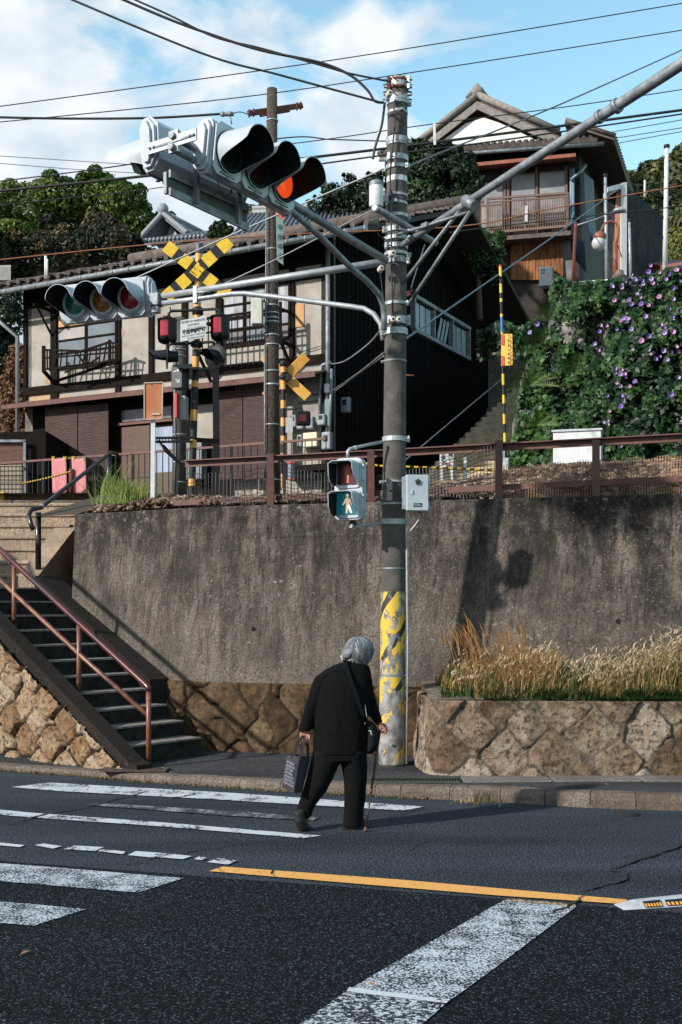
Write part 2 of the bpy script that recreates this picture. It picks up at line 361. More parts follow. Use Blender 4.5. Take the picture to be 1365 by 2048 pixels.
rm('crosswalk_stripe', [(-260, 1603), (-250, 1597), (0, 1619), (60, 1625), (330, 1645), (643, 1671), (606, 1676), (330, 1653), (40, 1633)], WHITE_OLD)
for q in ([(70, 1690), (88, 1687), (124, 1692), (106, 1697)], [(128, 1698), (150, 1691), (208, 1694), (190, 1702)], [(256, 1710), (272, 1702), (328, 1706), (308, 1715)], [(312, 1714), (330, 1706), (384, 1712), (366, 1718)], [(388, 1718), (398, 1713), (414, 1715), (404, 1720)], [(415, 1724), (436, 1716), (475, 1721), (456, 1729)], [(196, 1702), (206, 1698), (252, 1703), (246, 1708)], [(-50, 1686), (-40, 1681), (50, 1690), (40, 1694)]):
    rm('crosswalk_stripe', q, WHITE_OLD)
rm('crosswalk_stripe', [(-300, 1703), (-300, 1737), (277, 1785), (368, 1756), (140, 1737)], WHITE_WORN)
rm('crosswalk_stripe', [(-300, 1775), (-300, 1820), (69, 1851), (173, 1818)], WHITE_WORN)
rm('centre_line', [(418, 1742), (446, 1733), (800, 1759), (1255, 1799), (1249, 1808), (1000, 1791), (700, 1766)], ORANGE_PAINT)
rm('old_line_trace', [(1005, 1801), (1022, 1797), (1150, 1808), (1153, 1813)], paint('faded_orange_paint', (.55, .36, .18), (.10, .09, .085), wear=(.42, .55), sc=40), .0085)
rm('stop_line', [(1007, 1801), (1153, 1813), (994, 1933), (893, 2006), (693, 1982), (815, 1910)], WHITE_WORN)
rm('stop_line', [(693, 1982), (893, 2006), (845, 2048), (700, 2180), (430, 2180), (600, 2048)], paint('older_worn_white_paint', (.50, .56, .62), (.010, .014, .020), wear=(.49, .56), sc=60, w2=.3))
rm('stop_line', [(697, 1977), (700, 1974), (900, 1999), (893, 2006), (693, 1983)], MATS['old_white_paint'], .013)
# cracks in the asphalt
CR = mat('crack_dark', (.008, .009, .010), .95)
def crack(px, w, z=.0135):
    mb = MB(); pts = []
    for (a, b_) in zip(px[:-1], px[1:]):
        n = 7
        for k in range(n): pts.append(G(a[0]+(b_[0]-a[0])*k/n+random.uniform(-5, 5), a[1]+(b_[1]-a[1])*k/n+random.uniform(-1.2, 1.2), z))
    pts.append(G(px[-1][0], px[-1][1], z)); L_ = []; R_ = []
    for i, p in enumerate(pts):
        d = (pts[min(i+1, len(pts)-1)]-pts[max(i-1, 0)]).normalized(); nrm = V((-d.y, d.x, 0)); ww = w*random.uniform(.3, 1.5)*(.3 if i in (0, len(pts)-1) else 1)
        L_.append(p+nrm*ww); R_.append(p-nrm*ww)
    for i in range(len(pts)-1): mb.face([R_[i], R_[i+1], L_[i+1], L_[i]])
    struct(mb.build('road_crack', CR))
crack([(1158, 1782), (1245, 1760), (1252, 1745), (1215, 1738), (1285, 1715), (1365, 1688), (1420, 1680)], .013)
crack([(1140, 1812), (1170, 1790)], .010); crack([(1150, 1808), (1085, 1830)], .008)
crack([(10, 1646), (180, 1610), (300, 1580)], .010); crack([(400, 1585), (340, 1597)], .008); crack([(480, 1765), (436, 1735)], .006)
crack([(850, 1612), (770, 1636)], .006); crack([(560, 1690), (700, 1660)], .004); crack([(0, 1585), (120, 1570)], .006); crack([(240, 1728), (380, 1700), (560, 1675)], .006)
crack([(815, 1700), (850, 1680)], .004); crack([(540, 1738), (548, 1752)], .005)
# ---------------------------------------------------------------- kerb and pavement
kpx = [(-260, 1512), (0, 1541), (100, 1549), (200, 1557), (290, 1565), (400, 1572), (560, 1583), (700, 1590), (800, 1596), (1000, 1604), (1180, 1616), (1365, 1622), (1700, 1640)]
kp = [G(x, y) for x, y in kpx]
def kh(x): return .055+.065*min(1, max(0, (x+3.0)/5.2))
KP = []
for a, b_ in zip(kp[:-1], kp[1:]):
    for k in range(6): KP.append(a.lerp(b_, k/6))
KP.append(kp[-1])
def nrm2(P, i):
    d = (P[min(i+1, len(P)-1)]-P[max(i-1, 0)]).normalized(); return V((-d.y, d.x, 0))
mb = MB(); acc = 0; last = 0
for i in range(len(KP)-1):
    a, b_ = KP[i], KP[i+1]; na, nb = nrm2(KP, i), nrm2(KP, i+1); ha, hb = kh(a.x), kh(b_.x); wk = .16
    g = .006 if i % 3 == 0 else 0
    d = (b_-a).normalized(); a2 = a+d*g
    prof = lambda p, n, h: [p+V((0, 0, -.05)), p+V((0, 0, h*.55)), p+n*.012+V((0, 0, h*.85)), p+n*.035+V((0, 0, h)), p+n*wk+V((0, 0, h)), p+n*wk+V((0, 0, -.05))]
    A = prof(a2, na, ha+random.uniform(-.003, .003)); B = prof(b_, nb, hb+random.uniform(-.003, .003))
    for k in range(5): mb.face([A[k], B[k], B[k+1], A[k+1]])
    mb.face(A[::-1]); mb.face(B)
struct(mb.build('kerb', KERBM))
# pavement: from the kerb to well under the walls
mb = MB()
for i in range(len(KP)-1):
    a, b_ = KP[i]+nrm2(KP, i)*.15, KP[i+1]+nrm2(KP, i+1)*.15; za, zb = kh(a.x)-.008, kh(b_.x)-.008
    mb.face([(a.x, a.y, za), (b_.x, b_.y, zb), (b_.x, max(13.4, b_.y+1.6), .118), (a.x, max(13.4, a.y+1.6), .118)])
struct(mb.build('pavement', PAVE))
# ---------------------------------------------------------------- upper ground beyond the retaining wall
def ytop(x):
    if x > -1.4: return 12.1-.31*x
    return 12.534-.60*(x+1.4)
def ybase(x):
    if x > -1.4: return ytop(x)-.32
    return ytop(x)-.30
ZT = 2.70
xs = list(np.linspace(-3.14, 40, 120)); prof = [(.27, ZT-.6), (.272, ZT-.02), (.5, 2.83), (1.0, 2.98), (1.6, 3.16), (2.4, 3.28), (4, 3.33), (9, 3.38), (30, 3.4), (400, 3.4)]
def lower(x, dy): return -.26*min(1, max(0, (2.4-x)/1.6))*min(1, max(0, (dy-.3)/.9))*min(1, max(0, (22-dy)/15))
vs = []; fs = []
for i, x in enumerate(xs):
    for (dy, z) in prof: vs.append((x if dy < 40 else x*8, max(ytop(x), 10.5 if x < 12 else 8)+dy, z+lower(x, dy)+(random.uniform(-.02, .02) if .2 < dy < 3 else 0)))
n = len(prof)
for i in range(len(xs)-1):
    for k in range(n-1): fs.append((i*n+k, (i+1)*n+k, (i+1)*n+k+1, i*n+k+1))
b = len(vs); vs += [(-300, 17.7, 3.36), (-3.72, 17.7, 3.36), (-3.72, 40, 3.36), (-300, 40, 3.36), (-300, 500, 3.36), (-3, 500, 3.36)]
fs += [(b, b+1, b+2, b+3), (b+3, b+2, b+5, b+4)]
vs += [(-3.72, 17.7, 3.33), (-3.72, 13.9, 2.7), (-3.14, 13.6, 2.7), (-3.14, 17.7, 3.33), (-3.14, 40, 3.36), (-3.0, 500, 3.36)]
fs += [(b+6, b+7, b+8, b+9), (b+1, b+9, b+10, b+2), (b+2, b+10, b+11, b+5)]
struct(MB().mesh(vs, fs, True).build('railway_ground', mat('track_soil', (.035, .025, .018), .95, c2=(.10, .07, .045), scale=9, bump=1)))
# ================================================================ retaining wall
xs = [-3.14, -2.6, -2.1, -1.7, -1.5, -1.3, -1.0, -.5, 0, .5, 1, 1.5, 2, 2.5, 3, 3.5, 4, 5, 6, 8, 10, 12]
rows = [(.10, 0), (.8, 0), (.93, .068), (.935, .083), (1.3, .27), (1.64, .447), (1.645, .460), (1.8, .53), (2.3, .80), (2.345, .832), (2.35, .822), (2.69, .97), (ZT, 1.02)]
vs = []; fs = []
for x in xs:
    for z, f in rows:
        y = ybase(x)+(ytop(x)-ybase(x))*f; vs.append((x, y, z))
    vs.append((x, ytop(x)+.28, ZT)); vs.append((x, ytop(x)+.45, .1))
n = len(rows)+2
for i in range(len(xs)-1):
    for k in range(n-1): fs.append((i*n+k, (i+1)*n+k, (i+1)*n+k+1, i*n+k+1))
fs.append(tuple(range(n))); fs.append(tuple(reversed([(len(xs)-1)*n+k for k in range(n)])))
w = MB().mesh(vs, fs).build('retaining_wall', CONC); ORG[w.name] = V((0, 0, 0)); tag(w, 'tall weather stained concrete retaining wall under the brown railway fence', 'retaining wall')
for px, py in ((508, 1258), (1237, 1243)):
    k = (px-CX)/F; x = 0; f = .3
    for _ in range(20): yy = ybase(x)+(ytop(x)-ybase(x))*f; z = EYE+(HY-py)/F*yy; f = np.interp(z, [.8, 1.3, 1.8, 2.3], [0, .27, .53, .80]); x = k*yy
    mb = MB(); mb.lathe([(.0, .004), (.018, .004), (.024, .008), (.028, .0)], (x, yy-.002, z), (0, -1, .15), n=14); mb.build('weep_hole', mat('hole_dark', (.006, .006, .006), .95), w)
# end return of the wall beside the upper steps
mb = MB(); mb.hexa([(-3.14, 13.45, .8), (-3.13, 13.45, .8), (-3.66, 17.7, .8), (-3.70, 17.7, .8), (-3.14, 13.58, ZT-.02), (-3.02, 13.5, ZT-.02), (-3.2, 17.7, 3.3), (-3.72, 17.7, 3.3)])
c = mb.build('end_return', CONC, None, 'dark end of the wall beside the upper steps'); c.parent = w
# ================================================================ rough stone masonry
def stone_path(name, path, z0, z1, m, parent=None, cell=.30, res=.016, amp=.045, seed=1, batter=.08, zcut=None, label=None, topw=.25, soft=.05):
    P = [np.array(p, float) for p in path]; seg = [np.linalg.norm(P[i+1]-P[i]) for i in range(len(P)-1)]; Ltot = sum(seg)
    nS = max(2, int(Ltot/res)); nT = max(2, int((z1-z0)/res)); S = np.linspace(0, Ltot, nS+1); T = np.linspace(z0, z1, nT+1)
    cum = np.concatenate([[0], np.cumsum(seg)])
    px = np.interp(S, cum, [p[0] for p in P]); py = np.interp(S, cum, [p[1] for p in P])
    k = max(1, int(.07/res)); ker = np.ones(2*k+1)/(2*k+1)
    tx = np.gradient(px); ty = np.gradient(py); tx = np.convolve(np.pad(tx, k, 'edge'), ker, 'valid'); ty = np.convolve(np.pad(ty, k, 'edge'), ker, 'valid')
    px = np.convolve(np.pad(px, k, mode='reflect', reflect_type='odd'), ker, 'valid'); py = np.convolve(np.pad(py, k, mode='reflect', reflect_type='odd'), ker, 'valid')
    l = np.hypot(tx, ty); nx, ny = ty/l, -tx/l
    SS, TT = np.meshgrid(S, T, indexing='ij')
    wob = np.stack([SS*2.2, TT*2.2, SS*0+seed*3.1], -1)
    s2 = SS+(fbm(wob, 2)-.5)*.16; t2 = TT+(fbm(wob+11, 2)-.5)*.16
    a = (s2+t2)/math.sqrt(2)/cell; b_ = (s2-t2)/math.sqrt(2)/cell
    r = np.random.default_rng(seed); J = r.uniform(-.27, .27, (80, 80, 2)); RC = r.random((80, 80)); RA = r.random((80, 80))
    ia = np.floor(a).astype(int); ib = np.floor(b_).astype(int)
    best = np.full(a.shape, 9.); sec = np.full(a.shape, 9.); cellv = np.zeros(a.shape); ra = np.zeros(a.shape); tl = np.zeros(a.shape); RT = r.uniform(-1, 1, (80, 80, 2))
    for da in (-1, 0, 1):
        for db in (-1, 0, 1):
            ja = (ia+da) % 80; jb = (ib+db) % 80
            ca = ia+da+.5+J[ja, jb, 0]; cb = ib+db+.5+J[ja, jb, 1]
            d = np.maximum(abs(a-ca), abs(b_-cb)); 
            m_ = d < best; sec = np.where(m_, best, np.minimum(sec, d)); best = np.where(m_, d, best)
            cellv = np.where(m_, RC[ja, jb], cellv); ra = np.where(m_, RA[ja, jb], ra); tl = np.where(m_, (a-ca)*RT[ja, jb, 0]+(b_-cb)*RT[ja, jb, 1], tl)
    edge = (sec-best)*cell
    h = np.clip(edge/soft, 0, 1); h = h*h*(3-2*h)
    nz = fbm(np.stack([SS*7, TT*7, SS*0+seed], -1), 5)
    disp = h*(amp*(.7+.8*ra)+tl*.03)+(nz-.5)*.075*(.3+.7*h)
    mort = 1-np.clip((edge-.006)/.016, 0, 1)
    off = disp-(TT-z0)*batter
    X = px[:, None]+nx[:, None]*off; Y = py[:, None]+ny[:, None]*off
    v = np.stack([X, Y, TT], -1).reshape(-1, 3); n_ = nT+1
    I = np.arange(nS)[:, None]*n_+np.arange(nT)[None, :]
    f = np.stack([I, I+n_, I+n_+1, I+1], -1).reshape(-1, 4)
    if zcut is not None:
        cen = v[f].mean(1); sc_ = np.repeat(S[:-1], nT); f = f[cen[:, 2] < zcut(sc_)]
    cv = cellv.reshape(-1); mo = mort.reshape(-1)
    if topw and zcut is None:   # rough top, level with the ledge
        tv = np.stack([px-nx*topw, py-ny*topw, np.full_like(px, z1)], -1); b0 = len(v); v = np.concatenate([v, tv]); cv = np.concatenate([cv, np.full(len(tv), .6)]); mo = np.concatenate([mo, np.full(len(tv), .8)])
        i = np.arange(nS); f = np.concatenate([f, np.stack([i*n_+nT, (i+1)*n_+nT, b0+i+1, b0+i], -1)])
    o = np_mesh(name, v, f, m, parent, smooth=True, attrs={'cell': cv, 'mortar': mo})
    return o
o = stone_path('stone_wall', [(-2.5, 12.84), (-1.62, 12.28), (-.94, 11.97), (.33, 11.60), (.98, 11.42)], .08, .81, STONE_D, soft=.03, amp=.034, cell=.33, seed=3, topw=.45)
tag(o, 'low brown rough stone wall at the foot of the concrete wall between steps and pole', 'stone wall')
o = stone_path('stone_wall', [(.74, 11.75), (.735, 10.65), (.80, 10.36), (.95, 10.25), (4.5, 10.05), (12, 9.7)], .08, .765, STONE, cell=.36, res=.015, seed=8, amp=.018, soft=.02, topw=.1)
tag(o, 'tan stone masonry wall holding the bed of dry grass right of the pole', 'stone wall')
# planting ledge
mb = MB(); N_ = 60
pa = [(.80+i*.19, 10.42-.028*(i*.19)+0) for i in range(N_)]
for i in range(N_-1):
    (x0, y0), (x1, y1) = pa[i], pa[i+1]
    for k in range(5):
        f0, f1 = k/5, (k+1)/5
        P = lambda x, y, f: (x, y+(ybase(x)+.1-y)*f, .767+.10*f**.7)
        mb.face([P(x0, y0, f0), P(x1, y1, f0), P(x1, y1, f1), P(x0, y0, f1)])
struct(mb.build('planting_bed', SOIL))
# ================================================================ lower flight of steps with cheek wall
UU = V((-.78, .63, 0)).normalized(); VV = V((.63, .78, 0)).normalized()
S0 = V((-2.04, 11.08, 0)); TR = .258; RI = .156; ZB = .114; WID = .95
st = thing('stone_steps', 'lower flight of shaded stone steps climbing left behind the rusty handrail', 'steps', (S0.x, S0.y, .1))
NOSE = mat('lit_step_edge', (.12, .11, .10), .9, c2=(.26, .235, .205), scale=20, lo=.35, hi=.6); STEPM = mat('shaded_step_stone', (.022, .020, .019), .95, spec=.1, c2=(.045, .040, .036), scale=10, bump=.6)  # riser shade and lit tread edges are put into the two stone colours
for k in range(11):
    a = S0+UU*TR*k; z0, z1 = ZB+RI*k, ZB+RI*(k+1); mb = MB()
    a2 = a+UU*(TR+.35 if k < 10 else 1.6)
    p = [a-VV*.03, a+VV*WID, a2+VV*WID, a2-VV*.03]
    mb.hexa([V((q.x, q.y, .0)) for q in p]+[V((q.x, q.y, z1-.02)) for q in p])
    mb.cm = 1; q0 = a-UU*.022
    p = [q0-VV*.02, q0+VV*(WID-.01), a2+VV*(WID-.01), a2-VV*.02]; mb.hexa([V((q.x, q.y, z1-.019)) for q in p]+[V((q.x, q.y, z1)) for q in p])
    mb.build('step', [STEPM, NOSE], st)
# stringer against the retaining wall
mb = MB(); a = S0+VV*WID-UU*.55; LL = TR*11+.5
zz = lambda s: ZB+RI*((s-.55)/TR+1)+.02
q = [(1.25, .3), (1.33, .83), (LL, zz(LL)), (LL, .05)]
pts = [a+UU*s+V((0, 0, z)) for s, z in q]
mb.prism(pts, VV*.34); mb.build('stringer', CONC3, st)
# near cheek wall
ck = thing('stair_cheek_wall', 'sloping stone masonry cheek wall below the rusty handrail at left', 'stone wall', (S0.x, S0.y, .1))
A0 = S0-UU*.36-VV*.03; ztopc = lambda s: ZB+.02+RI/TR*np.maximum(0, s-.10)
mb = MB(); Lc = 5.2
q = [(-.02, .05), (0, .13), (.10, .15), (Lc, ztopc(Lc)+.05), (Lc, .05)]
mb.prism([A0+UU*s+V((0, 0, z))-VV*.19 for s, z in q], VV*.19); mb.build('coping', CONC3, ck)
pa = A0+UU*Lc-VV*.17; pb = A0-VV*.17-UU*.1
o = stone_path('masonry', [(pa.x, pa.y), (pb.x, pb.y)], .05, 2.2, STONE_L, ck, cell=.31, seed=5, amp=.05, zcut=lambda s: ztopc(Lc-s)-.09, batter=-.02, topw=0)
# ================================================================ upper flight, lit risers facing the road
us = thing('stone_steps', 'upper flight of sunlit tan stone steps rising toward the level crossing', 'steps', (-4.5, 14.3, 1.8))
zz0, yy0 = 1.83, 14.25
for k in range(7):
    mb = MB(); z0 = zz0+.183*k; y0 = yy0+.40*k; y1 = 18 if k == 6 else y0+.46
    mb.box((-6.0+ -.02*k, (y0+y1)/2, z0/2+.0915), (4.7, y1-y0, z0+.183)); mb.box((-6.0-.02*k, (y0+y1)/2-.012, z0+.183-.02), (4.7, y1-y0+.024, .045))
    mb.build('step', CONC2, us, bevel=.012)
mb = MB(); 
for x0, x1 in ((-9, -5.9), (-5.88, -4.95), (-4.93, -3.72)): mb.box(((x0+x1)/2, 17.55, 3.12), (x1-x0, .5, .19))
mb.build('kerb_block', KERBM, us, bevel=.01)
mb = MB(); 
for x0, x1 in ((-7, -5.3), (-5.28, -3.9), (-3.88, -2.9)): mb.box(((x0+x1)/2+.25, 18.2, 3.29), (x1-x0, .4, .2))
mb.build('kerb_block', KERBM, us, bevel=.01)
YEL = mat('yellow_paint', (.75, .52, .03), .6, c2=(.55, .36, .03), scale=30)
mb = MB(); mb.box((-5.33, 18.18, 3.30), (.14, .46, .215)); mb.box((-6.3, 17.53, 3.12), (.16, .53, .26)); mb.box((-3.1, 18.15, 3.38), (.16, .4, .2)); mb.build('yellow_mark', YEL, us)
mb = MB(); mb.box((-5.9, 17.25, 3.035), (4.4, .05, .045)); mb.build('threshold_bar', mat('dark_steel', (.02, .022, .028), .5), us)
mb = MB(); P = [(-3.86, 13.75), (-3.62, 13.75), (-3.66, 15.9), (-3.95, 15.9)]
mb.hexa([V((x, y, 1.2)) for x, y in P]+[V((P[0][0], P[0][1], 1.98)), V((P[1][0], P[1][1], 1.98)), V((P[2][0], P[2][1], 2.72)), V((P[3][0], P[3][1], 2.72))]); mb.build('cheek', CONC2, us)
# landing in front of upper steps
mb = MB(); mb.hexa([V((-9, 12.6, 0)), V((-2.9, 13.2, 0)), V((-3.6, 14.3, 0)), V((-9, 14.3, 0)), V((-9, 12.6, 1.82)), V((-3.7, 13.4, 1.82)), V((-3.7, 14.3, 1.82)), V((-9, 14.3, 1.82))]); mb.build('landing', STEPM, us)
# ---------------------------------------------------------------- gutter slabs, grate and hatch on the pavement
SLAB = concrete('gutter_slab', (.36, .33, .31), (.15, .13, .12), (.5, .48, .45), streak=.3, zlo=-1, zhi=1)
mb = MB(); x = 1.05
while x < 9:
    w_ = random.uniform(.7, .85); y = 9.93-.03*(x-1); zt = .131
    zt = kh(x)+.006; mb.box((x+w_/2, y+.07, zt-.02), (w_-.012, .30, .04)); x += w_
g = mb.build('gutter_slabs', SLAB, bevel=.006); struct(g)
gr = thing('drain_grate', 'long green black drain grate in the pavement near the pole foot', 'drain grate', (.6, 9.95, .12))
mb = MB()
mb.box((.62, 9.86, .104), (.80, .02, .012)); mb.box((.62, 10.10, .104), (.80, .02, .012))
for i in range(34): mb.beam((.24+i*.0235, 9.87, .104), (.24+i*.0235+.03, 10.09, .104), .007, .010)
mb.build('bars', mat('grate_metal', (.03, .045, .03), .7, c2=(.08, .10, .06), scale=30), gr)
mb = MB(); mb.box((.62, 9.98, .098), (.8, .22, .006)); mb.build('pit', mat('pit_dark', (.008, .015, .008), .9), gr)
mb = MB(); c = G(270, 1540, .08); mb.box((c.x, c.y, .085), (.62, .24, .012)); hb = mb.build('hatch_cover', mat('rusted_plate', (.035, .028, .025), .7, c2=(.10, .06, .045), scale=20), org=(c.x, c.y, .08)); tag(hb, 'dark rusted hatch plate in the pavement at the foot of the steps', 'hatch')
c = G(1258, 1629); mb = MB(); mb.lathe([(0, .010), (.085, .010), (.09, .004)], (c.x, c.y, 0), n=24); h = mb.build('valve_cover', mat('cover_dark', (.012, .013, .015), .6), org=(c.x, c.y, 0)); tag(h, 'small round dark valve cover set in the road by the right kerb', 'valve cover')
# ================================================================ poles, signals and crossing equipment
def PL(A, B):
    """pixel ray met with the upright plane through A and B (plan points), optionally pushed off toward the camera"""
    A = V((A[0], A[1], 0)); B = V((B[0], B[1], 0)); d = (B-A).normalized(); n = V((d.y, -d.x, 0))
    if n.y > 0: n = -n
    def f(px, py, off=0):
        r = V(((px-CX)/F, 1, 0)); a = A+n*off; t = a.dot(n)/r.dot(n)
        return V((r.x*t, t, EYE+(HY-py)/F*t))
    f.d = d; f.n = n; return f
POLE = mat('pole_concrete', (.085, .078, .072), .93, c2=(.14, .128, .118), scale=7, bump=.8, bscale=120, c3=(.07, .065, .06), s3=2.5, lo3=.5, hi3=.68)
POLE_D = mat('pole_concrete_dark', (.050, .038, .028), .9, c2=(.14, .11, .08), scale=34, lo=.46, hi=.68, bump=.8, bscale=90, detail=3)
GALV = mat('galvanised_steel', (.34, .37, .40), .5, metal=.35, c2=(.46, .49, .52), scale=12, bump=.1)
GALV_D = mat('weathered_steel', (.16, .18, .20), .55, metal=.3, c2=(.30, .33, .36), scale=10)
PGREY = mat('signal_housing_paint', (.40, .455, .51), .42, c2=(.50, .555, .61), scale=5, lo=.35, hi=.7)
BLACK = mat('black_metal', (.005, .006, .008), .65, spec=.2)
BLACKP = mat('black_paint', (.010, .011, .013), .55, spec=.3, c2=(.018, .019, .021), scale=20)
VIN = mat('visor_inner', (.008, .012, .016), .7, spec=.2)
RUST = mat('rusted_steel', (.20, .045, .028), .8, c2=(.085, .028, .022), scale=22, lo=.35, hi=.65, bump=.4)
WHITE = mat('white_paint', (.72, .74, .75), .5, c2=(.6, .62, .63), scale=9)
CABLE = mat('black_cable', (.012, .013, .015), .6)
def lens(name, c, e=None, es=0): return mat(name, c, .12, c2=tuple(.35*x for x in c), scale=14, lo=.38, hi=.62, emit=e, estr=es, spec=.9, bump=.35, bscale=28)
LG = lens('green_lens', (.01, .30, .25)); LY = lens('amber_lens', (.42, .20, .01)); LR = lens('red_lens', (.42, .008, .022))
LRON = mat('lit_red_lens', (.8, .06, .01), .2, c2=(.5, .03, .01), scale=30, emit=(1, .09, .012), estr=.5)
DL = mat('unlit_dark_lens', (.02, .005, .003), .8, spec=.1); DG = mat('unlit_green_lens', (.002, .005, .005), .8, spec=.1)
# ---------------------------------------------------------------- main utility pole
PB = V((.483, 10.95, .11)); PT = V((.541, 10.95, 6.62))
def pc(z): return PB.lerp(PT, (z-PB.z)/(PT.z-PB.z))
def prr(z): return .122+(.093-.122)*(z-PB.z)/(PT.z-PB.z)
def pz(y): return EYE+(HY-y)/F*10.95
pole = thing('utility_pole', 'tall grey concrete pole with worn yellow paint at its foot, carrying the road signals', 'utility pole', PB)
mb = MB(); zs = np.linspace(-.1, 6.62, 24); mb.tube([pc(z) for z in zs], [prr(z) for z in zs], 28); mb.lathe([(.09, 0), (.07, .02), (0, .025)], PT, n=20); mb.build('shaft', POLE, pole)
# worn warning paint wrap
def wrap_mat():
    m, t, b = nodes('worn_warning_paint'); N = t.nodes.new; Lk = t.links.new
    tcn = N('ShaderNodeTexCoord'); sp = N('ShaderNodeSeparateXYZ'); Lk(tcn.outputs['Object'], sp.inputs[0])
    at = N('ShaderNodeMath'); at.operation = 'ARCTAN2'; Lk(sp.outputs['Y'], at.inputs[0]); Lk(sp.outputs['X'], at.inputs[1])
    ad = N('ShaderNodeMath'); ad.operation = 'MULTIPLY_ADD'; Lk(at.outputs[0], ad.inputs[0]); ad.inputs[1].default_value = -.155; Lk(sp.outputs['Z'], ad.inputs[2])
    ns = N('ShaderNodeTexNoise'); ns.inputs['Scale'].default_value = 9; Lk(tcn.outputs['Object'], ns.inputs['Vector'])
    a2 = N('ShaderNodeMath'); a2.operation = 'MULTIPLY_ADD'; Lk(ns.outputs['Fac'], a2.inputs[0]); a2.inputs[1].default_value = .06; Lk(ad.outputs[0], a2.inputs[2])
    sc = N('ShaderNodeMath'); sc.operation = 'MULTIPLY'; Lk(a2.outputs[0], sc.inputs[0]); sc.inputs[1].default_value = 2.05
    fr = N('ShaderNodeMath'); fr.operation = 'FRACT'; Lk(sc.outputs[0], fr.inputs[0])
    gt = N('ShaderNodeMath'); gt.operation = 'GREATER_THAN'; Lk(fr.outputs[0], gt.inputs[0]); gt.inputs[1].default_value = .80
    x = N('ShaderNodeMix'); x.data_type = 'RGBA'; Lk(gt.outputs[0], x.inputs[0]); x.inputs[6].default_value = rgb((.72, .46, .04)); x.inputs[7].default_value = rgb((.02, .021, .023))
    n = N('ShaderNodeTexNoise'); n.inputs['Scale'].default_value = 8; n.inputs['Detail'].default_value = 9; n.inputs['Roughness'].default_value = .7; mp = N('ShaderNodeMapping'); mp.inputs['Scale'].default_value = (1, 1, .55); Lk(tcn.outputs['Object'], mp.inputs[0]); Lk(mp.outputs[0], n.inputs['Vector'])
    z = N('ShaderNodeMapRange'); Lk(sp.outputs['Z'], z.inputs[0]); z.inputs[1].default_value = 0; z.inputs[2].default_value = 1.7; z.inputs[3].default_value = -.075; z.inputs[4].default_value = .02
    s = N('ShaderNodeMath'); s.operation = 'ADD'; Lk(n.outputs['Fac'], s.inputs[0]); Lk(z.outputs[0], s.inputs[1])
    g = N('ShaderNodeMapRange'); Lk(s.outputs[0], g.inputs[0]); g.inputs[1].default_value = .492; g.inputs[2].default_value = .502
    y = N('ShaderNodeMix'); y.data_type = 'RGBA'; Lk(g.outputs[0], y.inputs[0])
    n4 = N('ShaderNodeTexNoise'); n4.inputs['Scale'].default_value = 8; n4.inputs['Detail'].default_value = 5; Lk(tcn.outputs['Object'], n4.inputs['Vector']); r4 = N('ShaderNodeValToRGB'); r4.color_ramp.elements[0].color = rgb((.12, .12, .12)); r4.color_ramp.elements[1].color = rgb((.34, .34, .33)); r4.color_ramp.elements[0].position = .4; r4.color_ramp.elements[1].position = .6; Lk(n4.outputs['Fac'], r4.inputs[0])
    Lk(r4.outputs[0], y.inputs[6]); Lk(x.outputs[2], y.inputs[7]); Lk(y.outputs[2], b.inputs['Base Color']); b.inputs['Roughness'].default_value = .6
    return m
mb = MB(); zs = np.linspace(PB.z+.005, pz(1184), 20); mb.tube([pc(z) for z in zs], [prr(z)+.004 for z in zs], 28, cap=False); mb.lathe([(prr(1.7)+.0045, 0), (prr(1.7), .003)], pc(pz(1184)), n=28); mb.build('warning_wrap', wrap_mat(), pole)
def band(mb, y, h=.03, t=.008, lug=None, rr=prr, cc=pc, zf=pz):
    z = zf(y); r = rr(z); c = cc(z)
    mb.lathe([(r+.0, -h/2), (r+t, -h/2), (r+t, h/2), (r, h/2)], c, n=24, smooth=False)
    if lug is not None:
        a = math.radians(lug); d = V((math.cos(a), math.sin(a), 0)); mb.frame(c+d*(r+t+.012), d, (-d.y, d.x, 0), (0, 0, 1), .03, .03, h*1.3)
        mb.tube([c+d*(r+t+.012)+V((-d.y, d.x, 0))*s for s in (-.035, .035)], .006, 6)
for y, h, t, lug, m in [(170, .09, .01, -30, GALV), (199, .05, .012, -150, GALV), (208, .03, .01, 0, GALV), (227, .02, .005, -70, GALV), (283, .05, .012, -20, GALV), (290, .022, .006, None, GALV), (319, .05, .01, -130, GALV), (337, .035, .014, -40, GALV), (361, .05, .002, None, WHITE), (393, .022, .005, -170, GALV), (409, .022, .005, -100, GALV), (434, .03, .010, 10, GALV), (462, .045, .012, -160, GALV), (479, .035, .012, -20, GALV), (495, .04, .010, -140, GALV), (510, .03, .016, 0, GALV), (523, .06, .012, -30, GALV_D), (609, .03, .008, -30, GALV), (643, .07, .012, -20, GALV), (665, .06, .014, -160, GALV), (723, .018, .004, 175, GALV_D), (879, .045, .010, -15, GALV), (964, .020, .005, 180, GALV), (1008, .020, .005, 185, GALV), (1044, .05, .010, -10, GALV), (1137, .016, .004, 180, GALV_D), (1350, .022, .005, -20, GALV_D)]:
    mb = MB(); band(mb, y, h, t, lug); mb.build('clamp_band', m, pole)
